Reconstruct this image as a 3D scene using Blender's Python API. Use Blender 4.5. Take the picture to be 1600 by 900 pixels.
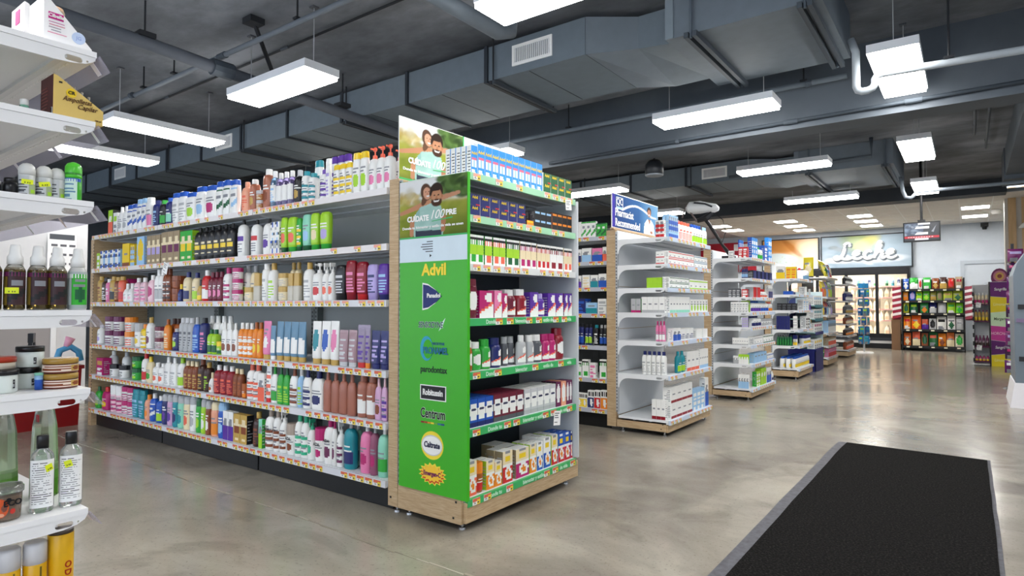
import bpy, bmesh, math, random
import numpy as np
from mathutils import Matrix, Vector
S = bpy.context.scene
for o in list(bpy.data.objects): bpy.data.objects.remove(o)
C = S.collection
R = math.radians
# ---------------------------------------------------------------- camera, world, exposure
cd = bpy.data.cameras.new('camera'); cam = bpy.data.objects.new('camera', cd); C.objects.link(cam)
cd.sensor_width = 36; cd.lens = 966/1600*36; cd.clip_start = .05; cd.clip_end = 100
cam.location = (0, 0, 1.32); cam.rotation_euler = (R(90)+math.atan(27/966), 0, R(36.5)); S.camera = cam
S.view_settings.view_transform = 'Standard'; S.view_settings.look = 'None'
S.view_settings.exposure = 0.84; S.view_settings.gamma = 1.0; S.view_settings.use_curve_mapping = False
W = bpy.data.worlds.new('world'); S.world = W; W.use_nodes = True
W.node_tree.nodes['Background'].inputs[0].default_value = (.75, .85, 1, 1); W.node_tree.nodes['Background'].inputs[1].default_value = 1.7
LAMP = 17.0; TROFFER = 22.0; COOLER = 14.0
# ---------------------------------------------------------------- colours
HEX = dict(lime='a5d82e', white='f1f1ee', blk='16161a', lblue='9cc6ea', blue='1f56b8', navy='1c2466', pink='e77fae', lpink='f0c9d4', gray='b4b6b8', dgray='55585e', mag='b81d6c', peach='f0a888', coral='ee6a4e', copper='b06a50', amber='a8571a', lav='b3a4dc', teal='1a8c9a', purple='5a2e9c', tan='9d8a6c', green='2fa83a', dgreen='155e36', mint='8fd6bc', gold='c4a050', dbrown='3c2018', brown='84421f', maroon='6e1630', cream='ecdcb4', clearg='c9c4b6', dred='8e1226', plum='6a2050', orange='ee8a22', yellow='f2cf22', sblue='5f8aa8', rose='a88890', lavg='94869f', rosebr='a86a58', lilac='d4a8cc', taupe='ab9c90', mintc='34b488', mauve='94506e', silver='c8c9cc', red='cc2226', sky='2f8fe0',
  panelgreen='38ad12', wood='b89c78', steel='d5d8da', dark='2a2c30', charcoal='3a4046', duct='6b767f', tagred='d9684c', tagyel='f0d23c', railgreen='3cae62', skin='c98f6c', hair='33231a', grass='8d9a34', grassd='5c7a26', tree='37521c', treel='b49a4e', skyw='e2e6e8', tee='a9cfc6', jean='3a4152', paleb='cfe0ea', paper='f7f7f5')
_lc = {}
def lin(c):
    if isinstance(c, (tuple, list, np.ndarray)): return tuple(c[:3])
    if c not in _lc:
        h = HEX.get(c, c); v = [int(h[i:i+2], 16)/255 for i in (0, 2, 4)]
        _lc[c] = tuple(x/12.92 if x <= .04045 else ((x+.055)/1.055)**2.4 for x in v)
    return _lc[c]
# ---------------------------------------------------------------- materials
def newmat(n):
    m = bpy.data.materials.new(n); m.use_nodes = True; nt = m.node_tree
    return m, nt, nt.nodes['Principled BSDF']
def attrmat(n, rough=.4, spec=.5, metal=0, trans=0, bump=0, vary=.06):
    m, nt, b = newmat(n); N, L = nt.nodes, nt.links
    a = N.new('ShaderNodeAttribute'); a.attribute_name = 'Col'
    tc = N.new('ShaderNodeTexCoord'); no = N.new('ShaderNodeTexNoise'); no.inputs['Scale'].default_value = 9; no.inputs['Detail'].default_value = 3
    L.new(tc.outputs['Object'], no.inputs['Vector'])
    mr = N.new('ShaderNodeMapRange'); mr.inputs[3].default_value = 1-vary; mr.inputs[4].default_value = 1+vary; L.new(no.outputs['Fac'], mr.inputs[0])
    mx = N.new('ShaderNodeVectorMath'); mx.operation = 'SCALE'; L.new(a.outputs['Color'], mx.inputs[0]); L.new(mr.outputs[0], mx.inputs['Scale'])
    L.new(mx.outputs[0], b.inputs['Base Color'])
    b.inputs['Roughness'].default_value = rough; b.inputs['Specular IOR Level'].default_value = spec; b.inputs['Metallic'].default_value = metal
    b.inputs['Transmission Weight'].default_value = trans
    return m
GLOSS = attrmat('printed_plastic', .3); PAPER = attrmat('printed_card', .5, .4); COAT = attrmat('powder_coat', .42, .4, vary=.03)
PRINT = attrmat('poster_film', .6, .15, vary=.01); CLEARM = attrmat('clear_plastic', .08, .5, 0, .82); FOIL = attrmat('foil_film', .22, .6); DUCTM = attrmat('painted_duct', .62, .3, vary=.12)
CHROME = attrmat('metal', .25, .5, .9)
def emat(n, col, st):
    m, nt, b = newmat(n); nt.nodes.remove(b); e = nt.nodes.new('ShaderNodeEmission'); e.inputs[0].default_value = (*col, 1); e.inputs[1].default_value = st
    nt.links.new(e.outputs[0], nt.nodes['Material Output'].inputs[0]); return m
LAMPM = emat('lamp_diffuser', (1, .985, .96), LAMP); TROFM = emat('troffer_diffuser', (1, .98, .95), TROFFER); COOLM = emat('cooler_light', (1, .9, .74), COOLER)
m, nt, b = newmat('tv_screen'); a = nt.nodes.new('ShaderNodeAttribute'); a.attribute_name = 'Col'; nt.links.new(a.outputs['Color'], b.inputs['Emission Color']); b.inputs['Emission Strength'].default_value = .9; b.inputs['Base Color'].default_value = (.02, .02, .02, 1); SCREEN = m
m, nt, b = newmat('thin_glass'); nt.nodes.remove(b); t = nt.nodes.new('ShaderNodeBsdfTransparent'); g = nt.nodes.new('ShaderNodeBsdfGlossy'); g.inputs['Roughness'].default_value = .03; x = nt.nodes.new('ShaderNodeMixShader'); x.inputs[0].default_value = .05
nt.links.new(t.outputs[0], x.inputs[1]); nt.links.new(g.outputs[0], x.inputs[2]); nt.links.new(x.outputs[0], nt.nodes['Material Output'].inputs[0]); GLASS = m
m, nt, b = newmat('clear_rail'); nt.nodes.remove(b); t = nt.nodes.new('ShaderNodeBsdfTransparent'); t.inputs[0].default_value = (.9, .89, .94, 1); g = nt.nodes.new('ShaderNodeBsdfPrincipled'); g.inputs['Base Color'].default_value = (.6, .58, .66, 1); g.inputs['Roughness'].default_value = .15; x = nt.nodes.new('ShaderNodeMixShader'); x.inputs[0].default_value = .3
nt.links.new(t.outputs[0], x.inputs[1]); nt.links.new(g.outputs[0], x.inputs[2]); nt.links.new(x.outputs[0], nt.nodes['Material Output'].inputs[0]); RAILCLEAR = m
def noisemat(n, cols, scale, rough, detail=8, stretch=(1, 1, 1), bump=0, spec=.4, coord='Object', r2=None, dist=0):
    m, nt, b = newmat(n); N, L = nt.nodes, nt.links
    tc = N.new('ShaderNodeTexCoord'); mp = N.new('ShaderNodeMapping'); mp.inputs['Scale'].default_value = stretch; L.new(tc.outputs[coord], mp.inputs[0])
    no = N.new('ShaderNodeTexNoise'); no.inputs['Scale'].default_value = scale; no.inputs['Detail'].default_value = detail; no.inputs['Roughness'].default_value = .62; no.inputs['Distortion'].default_value = dist; L.new(mp.outputs[0], no.inputs['Vector'])
    cr = N.new('ShaderNodeValToRGB'); el = cr.color_ramp.elements
    while len(el) < len(cols): el.new(.5)
    for i, (p, c) in enumerate(cols): el[i].position = p; el[i].color = (*lin(c), 1)
    L.new(no.outputs['Fac'], cr.inputs[0]); L.new(cr.outputs[0], b.inputs['Base Color'])
    b.inputs['Roughness'].default_value = rough; b.inputs['Specular IOR Level'].default_value = spec
    if bump:
        bp = N.new('ShaderNodeBump'); bp.inputs['Strength'].default_value = bump; bp.inputs['Distance'].default_value = .01; L.new(no.outputs['Fac'], bp.inputs['Height']); L.new(bp.outputs[0], b.inputs['Normal'])
    return m
WOODM = noisemat('wood_laminate', [(.3, 'a88c68'), (.5, 'bca17d'), (.7, 'cbb391')], 3, .5, 6, (3, 3, 40))
WOODH = noisemat('wood_laminate_flat', [(.3, 'a88c68'), (.5, 'bca17d'), (.7, 'cbb391')], 3, .5, 6, (4, 4, 60))
CEILM = noisemat('ceiling_concrete', [(.34, '474b50'), (.5, '686c72'), (.66, '8a8e95')], .6, .75, 9, (1, 1.7, 1), .25)
BEAMM = noisemat('painted_beam', [(.3, '474e56'), (.6, '575f67')], .8, .6, 7)
RUGM = noisemat('rug_pile', [(.34, '040404'), (.5, '0f0e0d'), (.66, '2e2b29')], 85, .95, 5, (1, 1, 1), 1.0, .1)
RUGB = noisemat('rug_rubber_edge', [(.3, '3a3a40'), (.7, '56565e')], 25, .6, 4)
TILEM = noisemat('ceiling_tile_board', [(.35, 'e0dcd4'), (.65, 'ece8e1')], 60, .9, 4)
WALLM = noisemat('painted_wall', [(.3, 'd3dce6'), (.7, 'dde5ee')], 3, .6, 5)
SLATM = noisemat('slat_wood', [(.3, 'c09c6c'), (.55, 'd4b080'), (.75, 'e0c298')], 2.5, .5, 6, (6, 6, .6))
# polished concrete floor
m, nt, b = newmat('polished_concrete'); N, L = nt.nodes, nt.links
tc = N.new('ShaderNodeTexCoord')
def nz(scale, det, dist=0, rg=.6, st=None):
    n = N.new('ShaderNodeTexNoise'); n.inputs['Scale'].default_value = scale; n.inputs['Detail'].default_value = det; n.inputs['Distortion'].default_value = dist; n.inputs['Roughness'].default_value = rg
    if st:
        mp = N.new('ShaderNodeMapping'); mp.inputs['Scale'].default_value = st; L.new(tc.outputs['Object'], mp.inputs[0]); L.new(mp.outputs[0], n.inputs['Vector'])
    else: L.new(tc.outputs['Object'], n.inputs['Vector'])
    return n
def ramp(src, cols):
    cr = N.new('ShaderNodeValToRGB'); el = cr.color_ramp.elements
    while len(el) < len(cols): el.new(.5)
    for i, (p, c) in enumerate(cols): el[i].position = p; el[i].color = (*lin(c), 1)
    L.new(src, cr.inputs[0]); return cr
def mix(f, a, b_, mode='MIX'):
    x = N.new('ShaderNodeMix'); x.data_type = 'RGBA'; x.blend_type = mode
    if isinstance(f, float): x.inputs[0].default_value = f
    else: L.new(f, x.inputs[0])
    L.new(a, x.inputs[6]); L.new(b_, x.inputs[7]); return x.outputs[2]
big = ramp(nz(.42, 7, .9, .5).outputs['Fac'], [(.3, '625a50'), (.44, '7b7368'), (.49, '8d8679'), (.52, 'a29b8d'), (.7, 'bab3a4')])
med = ramp(nz(1.3, 10, .6, .66, (1, 1.6, 1)).outputs['Fac'], [(.3, '6f685d'), (.5, '8d867b'), (.7, 'a8a193')])
spk = ramp(nz(55, 4).outputs['Fac'], [(.3, '948d84'), (.42, 'ffffff'), (1, 'ffffff')])
blot = ramp(nz(1.1, 6, 2.0, .55).outputs['Fac'], [(.54, '000000'), (.64, 'ffffff')])
dark = N.new('ShaderNodeRGB'); dark.outputs[0].default_value = (*lin('8c8474'), 1)
c1 = mix(.5, big.outputs[0], med.outputs[0]); c2 = mix(.45, c1, spk.outputs[0], 'MULTIPLY')
mm = N.new('ShaderNodeMath'); mm.operation = 'MULTIPLY'; mm.inputs[1].default_value = .26; L.new(blot.outputs[0], mm.inputs[0])
c3 = mix(mm.outputs[0], c2, dark.outputs[0], 'MULTIPLY'); L.new(c3, b.inputs['Base Color'])
rr = N.new('ShaderNodeMapRange'); rr.inputs[3].default_value = .1; rr.inputs[4].default_value = .27; L.new(nz(1.6, 8, .5).outputs['Fac'], rr.inputs[0]); L.new(rr.outputs[0], b.inputs['Roughness'])
b.inputs['Specular IOR Level'].default_value = .5
bp = N.new('ShaderNodeBump'); bp.inputs['Strength'].default_value = .035; bp.inputs['Distance'].default_value = .004; L.new(nz(3, 5).outputs['Fac'], bp.inputs['Height']); L.new(bp.outputs[0], b.inputs['Normal'])
FLOORM = m
# ---------------------------------------------------------------- mesh builder
class MB:
    def __init__(s, off=(0, 0, 0)): s.v = []; s.f = []; s.c = []; s.m = []; s.off = off
    def poly(s, pts, col, mat=0):
        n = len(s.v); s.v += [(p[0]-s.off[0], p[1]-s.off[1], p[2]-s.off[2]) for p in pts]; s.f.append(tuple(range(n, n+len(pts)))); s.c.append(lin(col)); s.m.append(mat)
    def box(s, x0, x1, y0, y1, z0, z1, col, mat=0):
        if x0 > x1: x0, x1 = x1, x0
        if y0 > y1: y0, y1 = y1, y0
        if z0 > z1: z0, z1 = z1, z0
        p = [(x, y, z) for x in (x0, x1) for y in (y0, y1) for z in (z0, z1)]
        n = len(s.v); s.v += [(q[0]-s.off[0], q[1]-s.off[1], q[2]-s.off[2]) for q in p]
        cols = col if isinstance(col, dict) else {}
        for k, f in (('-x', (0, 1, 3, 2)), ('+x', (4, 6, 7, 5)), ('-y', (0, 4, 5, 1)), ('+y', (2, 3, 7, 6)), ('-z', (0, 2, 6, 4)), ('+z', (1, 5, 7, 3))):
            s.f.append(tuple(n+i for i in f)); s.c.append(lin(cols.get(k, cols.get('', 'white')) if cols else col)); s.m.append(mat)
    def loft(s, rings, cols, mat=0, close=True):   # rings: list of lists of points
        n = len(s.v); k = len(rings[0])
        for r in rings: s.v += [(p[0]-s.off[0], p[1]-s.off[1], p[2]-s.off[2]) for p in r]
        for i in range(len(rings)-1):
            c = lin(cols[min(i, len(cols)-1)] if isinstance(cols, list) else cols)
            for j in range(k):
                a = n+i*k+j; b = n+i*k+(j+1) % k; s.f.append((a, b, b+k, a+k)); s.c.append(c); s.m.append(mat)
        if close:
            s.f.append(tuple(n+j for j in range(k))[::-1]); s.c.append(lin(cols[0] if isinstance(cols, list) else cols)); s.m.append(mat)
            e = n+(len(rings)-1)*k; s.f.append(tuple(e+j for j in range(k))); s.c.append(lin(cols[-1] if isinstance(cols, list) else cols)); s.m.append(mat)
    def tube(s, path, r, col, n=8, mat=0):
        P = [Vector(p) for p in path]; rings = []
        for i, p in enumerate(P):
            t = (P[min(i+1, len(P)-1)]-P[max(i-1, 0)]).normalized(); u = t.cross(Vector((0, 0, 1)))
            if u.length < 1e-3: u = t.cross(Vector((0, 1, 0)))
            u.normalize(); w = t.cross(u); rr = r[i] if isinstance(r, (list, tuple)) else r
            rings.append([p+rr*(math.cos(a)*u+math.sin(a)*w) for a in [2*math.pi*j/n for j in range(n)]])
        s.loft(rings, col, mat)
    def mesh(s, name, mats, smooth=False):
        me = bpy.data.meshes.new(name); me.from_pydata(s.v, [], s.f); me.update()
        cnt = np.array([len(f) for f in s.f]); arr = np.repeat(np.array([(*c, 1.0) for c in s.c], dtype=np.float32), cnt, axis=0)
        at = me.attributes.new('Col', 'FLOAT_COLOR', 'CORNER'); at.data.foreach_set('color', arr.ravel())
        for q in (mats if isinstance(mats, (list, tuple)) else [mats]): me.materials.append(q)
        me.polygons.foreach_set('material_index', s.m)
        if smooth: me.polygons.foreach_set('use_smooth', [True]*len(s.f))
        me.validate(); return me
def obj(name, me, parent=None, loc=(0, 0, 0), rz=0):
    o = bpy.data.objects.new(name, me); C.objects.link(o); o.location = loc; o.rotation_euler = (0, 0, rz)
    if parent is not None: o.parent = parent
    return o
def tag(o, label=None, cat=None, group=None, kind=None):
    if label: o['label'] = label
    if cat: o['category'] = cat
    if group: o['group'] = group
    if kind: o['kind'] = kind
    return o
def thing(name, label, cat, loc=(0, 0, 0), group=None, rz=0):
    o = bpy.data.objects.new(name, None); C.objects.link(o); o.location = loc; o.rotation_euler = (0, 0, rz); o.empty_display_size = .1
    return tag(o, label, cat, group)
def boxpart(name, parent, dims, col, mat=COAT, off=(0, 0, 0)):
    mb = MB(off); mb.box(*dims, col); return obj(name, mb.mesh(name, mat), parent)
def struct(name, me): return tag(obj(name, me), kind='structure')
_tx = {}
def text_mesh(body, size, col, mat=PAPER, bold=0.0, shear=0.0, align='CENTER', wide=1.0, thick=.0008):
    k = (body, size, col, mat.name, bold, shear, align, wide)
    if k not in _tx:
        cu = bpy.data.curves.new('t', 'FONT'); cu.body = body; cu.size = size; cu.offset = bold*size; cu.shear = shear; cu.align_x = align; cu.align_y = 'CENTER'; cu.resolution_u = 3; cu.extrude = thick
        ob = bpy.data.objects.new('t', cu); C.objects.link(ob); me = bpy.data.meshes.new_from_object(ob); bpy.data.objects.remove(ob)
        n = len(me.vertices); co = np.empty(n*3, np.float32); me.vertices.foreach_get('co', co); co = co.reshape(-1, 3)
        me.vertices.foreach_set('co', np.stack([co[:, 0]*wide, -co[:, 2], co[:, 1]], 1).ravel())
        at = me.attributes.new('Col', 'FLOAT_COLOR', 'CORNER'); at.data.foreach_set('color', np.tile(np.array([*lin(col), 1], np.float32), len(me.loops)))
        me.materials.clear(); me.materials.append(mat); me.name = 'lettering'; _tx[k] = me
    return _tx[k]
def text(parent, name, body, size, col, loc, rz=0, **kw): return obj(name, text_mesh(body, size, col, **kw), parent, loc, rz)
# ---------------------------------------------------------------- flat print painter: coloured grid mesh standing in the xz plane, front towards -y
class Paint:
    def __init__(s, nx, ny):
        s.nx, s.ny = nx, ny; s.u, s.v = np.meshgrid(np.linspace(0, 1, nx+1), np.linspace(0, 1, ny+1)); s.a = np.zeros((ny+1, nx+1, 3)); s.rng = np.random.RandomState(7)
    def put(s, m, col): m = np.clip(m, 0, 1)[..., None]; s.a = s.a*(1-m)+np.array(lin(col))*m
    def fill(s, col): s.a[:] = lin(col)
    def grad(s, c0, c1, t): t = np.clip(t, 0, 1)[..., None]; s.a = np.array(lin(c0))*(1-t)+np.array(lin(c1))*t
    def ell(s, cx, cy, rx, ry, col, rot=0, soft=.08, al=1.0):
        c, n = math.cos(rot), math.sin(rot); x, y = s.u-cx, s.v-cy; d = np.hypot((x*c+y*n)/rx, (-x*n+y*c)/ry); s.put(al*np.clip((1-d)/soft+.5, 0, 1), col)
    def poly(s, pts, col, al=1.0):
        m = np.zeros(s.u.shape, bool); n = len(pts)
        for i in range(n):
            (x0, y0), (x1, y1) = pts[i], pts[(i+1) % n]
            if y0 == y1: continue
            cr = ((y0 > s.v) != (y1 > s.v)) & (s.u < (x1-x0)*(s.v-y0)/(y1-y0)+x0); m ^= cr
        s.put(m*al, col)
    def limb(s, x0, y0, x1, y1, r0, r1, col, asp=1.0):
        dx, dy = x1-x0, (y1-y0)*asp; t = np.clip(((s.u-x0)*dx+(s.v-y0)*asp*dy)/(dx*dx+dy*dy), 0, 1); d = np.hypot(s.u-x0-t*dx, (s.v-y0)*asp-t*dy); r = r0+(r1-r0)*t; s.put(np.clip((r-d)/(.12*r)+.5, 0, 1), col)
    def blobs(s, n, x0, x1, y0, y1, r, cols, al=.6):
        for i in range(n): s.ell(s.rng.uniform(x0, x1), s.rng.uniform(y0, y1), r*s.rng.uniform(.5, 1.3), r*s.rng.uniform(.5, 1.3), cols[i % len(cols)], s.rng.uniform(0, 3), .6, al)
    def mesh(s, name, w, h, mat=None):
        mat = mat or PRINT; nx, ny = s.nx, s.ny; co = np.stack([s.u*w, np.zeros_like(s.u), s.v*h], -1).reshape(-1, 3); i = np.arange(ny)[:, None]*(nx+1)+np.arange(nx)[None]
        f = np.stack([i, i+1, i+nx+2, i+nx+1], -1).reshape(-1, 4)
        me = bpy.data.meshes.new(name); me.from_pydata(co.tolist(), [], f.tolist()); me.update()
        at = me.attributes.new('Col', 'FLOAT_COLOR', 'POINT'); at.data.foreach_set('color', np.concatenate([s.a.reshape(-1, 3), np.ones((len(co), 1))], 1).astype(np.float32).ravel())
        me.materials.append(mat); return me
# mapping (u along the shelf, v into the unit, z)
class Fr:
    def __init__(s, ax, fr): s.ax, s.fr = ax, fr
    def box(s, mb, u0, u1, v0, v1, z0, z1, col, mat=0):
        if s.ax == 'Y': mb.box(u0, u1, s.fr+v0, s.fr+v1, z0, z1, col, mat)
        elif s.ax == '+Y': mb.box(u0, u1, s.fr-v0, s.fr-v1, z0, z1, col, mat)
        else: mb.box(s.fr-v0, s.fr-v1, u0, u1, z0, z1, col, mat)
    def p(s, u, v, z): return (u, s.fr+v, z) if s.ax == 'Y' else (u, s.fr-v, z) if s.ax == '+Y' else (s.fr-v, u, z)
    def rz(s): return 0 if s.ax == 'Y' else R(180) if s.ax == '+Y' else R(90)
# ---------------------------------------------------------------- products
NSEG = 14
def ring(z, rx, ry, e=2.0, n=NSEG, x0=0, y0=0):
    r = []
    for j in range(n):
        a = 2*math.pi*(j+.5)/n; c, s_ = math.cos(a), math.sin(a)
        r.append((x0+rx*math.copysign(abs(c)**(2/e), c), y0+ry*math.copysign(abs(s_)**(2/e), s_), z))
    return r
def pcell(pat, u, v, rng, body, lab, cap):
    """colour of one printed cell of a label (u across, v up) or None for the body colour"""
    dark_body = body in ('blk', 'navy', 'maroon', 'dred', 'dbrown', 'brown', 'blue', 'teal', 'purple', 'plum', 'mag', 'green', 'dgreen', 'dgray', 'amber', 'copper', 'sblue', 'red', 'lime', 'orange', 'rose', 'lavg', 'gray', 'tan', 'rosebr')
    ink = '8c8e95' if not dark_body else 'white'
    line = int(v*16) % 2 == 0 and .12 < u < .55+.4*rng[int(v*16) % 16]
    if pat == 'txt': return lab if (line and v < .62) or (.7 < v < .8 and .18 < u < .82) else None
    if pat == 'half': return lab if v < .48 else (ink if .68 < v < .74 and .2 < u < .8 else (ink if line and .5 < v < .64 else None))
    if pat == 'band': return lab if (v < .13 or .3 < v < .46 or .62 < v < .78) else (ink if line else None)
    if pat == 'fig':
        if (u-.5)**2/.1+(v-.34)**2/.05 < 1: return lab
        return ink if (.76 < v < .84 and .2 < u < .8) or (line and .56 < v < .7) else None
    if pat == 'wave':
        if v < .22+.35*u and v > .05+.3*u: return lab
        return lab if v > .92 else (ink if .62 < v < .72 and .2 < u < .8 else None)
    if pat == 'strip': return lab if v < .13 or (.8 < v < .86) else ('8c8e95' if (.5 < v < .56 and .2 < u < .7) or (.3 < v < .34 and .2 < u < .5) else None)
    if pat == 'panel': return (lab if .36 < v < .6 and .1 < u < .9 else ('cream' if (.7 < v < .8 and .2 < u < .8) or (.1 < v < .2 and .25 < u < .75) or (.62 < v < .65) else None))
    if pat == 'oval': return lab if (u-.5)**2/.16+(v-.52)**2/.13 < 1 else None
    if pat == 'logo': return lab if .58 < v < .82 and .12 < u < .88 else (ink if line and v < .5 else None)
    if pat == 'mix': return ['white', lab if lab != '-' else 'blue', 'blue', 'lblue', 'white', 'dgray'][int(rng[int(u*3) % 16]*7+v*5+rng[int(v*5)]*4) % 6]
    if pat == 'corner':
        if (u-.66)**2+((v-.74)*1.3)**2 < .062: return 'white'
        return 'white' if v < .16+.36*u else ('coral' if v < .24+.38*u else None)
    if pat == 'capsule': return 'white' if ((u-.5)/.44)**4+((v-.52)/.3)**4 < 1 and not (.6 < v < .66 and .2 < u < .8) else (cap if v < .16 else ('dgray' if ((u-.5)/.44)**4+((v-.52)/.3)**4 < 1 else None))
    if pat == 'caps':
        if v > .82: return 'blk' if .86 < v < .93 else 'white'
        if v > .66: return lab if (int(u*7)+int(v*14)) % 2 else 'white'
        if v > .3: return 'lime' if body == 'green' else body
        return lab if abs(u-.55) < .3 and v > .08 else 'white'
    if pat == 'advil':
        if body == 'sky':
            if .24 < v < .56 and .12 < u < .88: return 'd86a8a' if v > .5 else ('white' if (u < .42 or u > .58) else 'lblue')
            return 'white' if v < .16 and line else ('lblue' if .58 < v < .62 else None)
        if .44 < v < .5: return lab
        return 'lblue' if .14 < v < .34 and line else ('red' if v < .08 and u > .6 else None)
    if pat == 'emer':
        if v > .62: return 'yellow' if .7 < v < .8 and .2 < u < .8 else (ink if v > .88 and .2 < u < .8 else None)
        if ((u-.6)/.36)**2+((v-.28)/.2)**2 < 1: return 'orange' if ((u-.6)/.2)**2+((v-.28)/.1)**2 < 1 else 'white'
        return lab if v < .5 else 'white'
    if pat == 'taub':
        if v > .62: return 'blk' if .7 < v < .88 and int(u*9) % 3 else 'white'
        return 'white' if ((u-.6)/.22)**2+((v-.3)/.24)**2 < 1 else lab
    return None
def rngof(k):
    r = random.Random(k); return [r.random() for _ in range(16)]
def printed_face(mb, fn, nu, nv, pat, key, body, lab, cap, mat=0):
    """grid of printed cells; fn(u, v) gives the point"""
    rg = rngof(key)
    n = len(mb.v); mb.v += [fn(i/nu, j/nv) for j in range(nv+1) for i in range(nu+1)]
    for j in range(nv):
        for i in range(nu):
            c = pcell(pat, (i+.5)/nu, (j+.5)/nv, rg, body, lab, cap) if lab != '-' else None
            a = n+j*(nu+1)+i; mb.f.append((a, a+1, a+nu+2, a+nu+1)); mb.c.append(lin(c if c and c != '-' else body)); mb.m.append(mat)
# (body rings as (z, factor)), cap (z0, z1, f0, f1), superellipse exponent, label (z0, z1)
PROF = {
 'sham': ([(0, .9), (.03, 1), (.58, 1), (.7, .92), (.77, .72), (.8, .55)], (.79, 1, .56, .48), 2.6, (.08, .6)),
 'big': ([(0, .8), (.02, .86), (.5, 1), (.8, .93), (.84, .88)], (.84, 1, .9, .84), 3.0, (.08, .76)),
 'inv': ([(0, .8), (.14, .84), (.15, .9), (.7, 1), (.9, .96), (.97, .85), (1, .6)], None, 2.6, (.2, .82)),
 'slim': ([(0, .92), (.02, 1), (.76, 1), (.83, .85), (.85, .6)], (.85, 1, .62, .6), 2.0, (.1, .7)),
 'cyl': ([(0, .93), (.02, 1), (.68, 1), (.77, .82), (.82, .46)], (.8, 1, .48, .46), 2.0, (.08, .64)),
 'round': ([(0, .9), (.04, 1), (.5, 1), (.66, .7), (.72, .4)], (.7, 1, .45, .42), 2.0, (.08, .48)),
 'fat': ([(0, .92), (.02, 1), (.68, 1), (.77, .93), (.84, .66), (.87, .3)], (.86, 1, .34, .28), 2.2, (.12, .64)),
 'clear': ([(0, .9), (.03, 1), (.66, 1), (.78, .75), (.83, .4)], (.82, 1, .5, .48), 2.2, (.15, .6)),
 'pump': ([(0, .93), (.02, 1), (.6, 1), (.7, .88), (.74, .4)], (.73, .82, .46, .42), 2.4, (.08, .58)),
 'spray': ([(0, .93), (.02, 1), (.6, 1), (.7, .7), (.74, .36)], (.73, .83, .42, .4), 2.0, (.1, .58)),
 'aero': ([(0, .96), (.02, 1), (.74, 1), (.76, .95)], (.76, 1, .97, .8), 2.0, (.06, .7)),
 'pill': ([(0, .92), (.03, 1), (.66, 1), (.74, .9), (.78, .7)], (.77, 1, .78, .78), 2.0, (.08, .64)),
 'jar': ([(0, .86), (.03, .93), (.64, 1), (.66, .96)], (.64, 1, 1.03, 1.03), 2.0, (.08, .6)),
 'wide': ([(0, .92), (.02, 1), (.72, 1), (.8, .82), (.84, .6)], (.83, 1, .66, .64), 2.4, (.1, .66)),
 'perf': ([(0, .95), (.02, 1), (.5, 1), (.54, .9)], (.54, 1, .85, .82), 5.0, None),
}
_pm = {}
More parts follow.
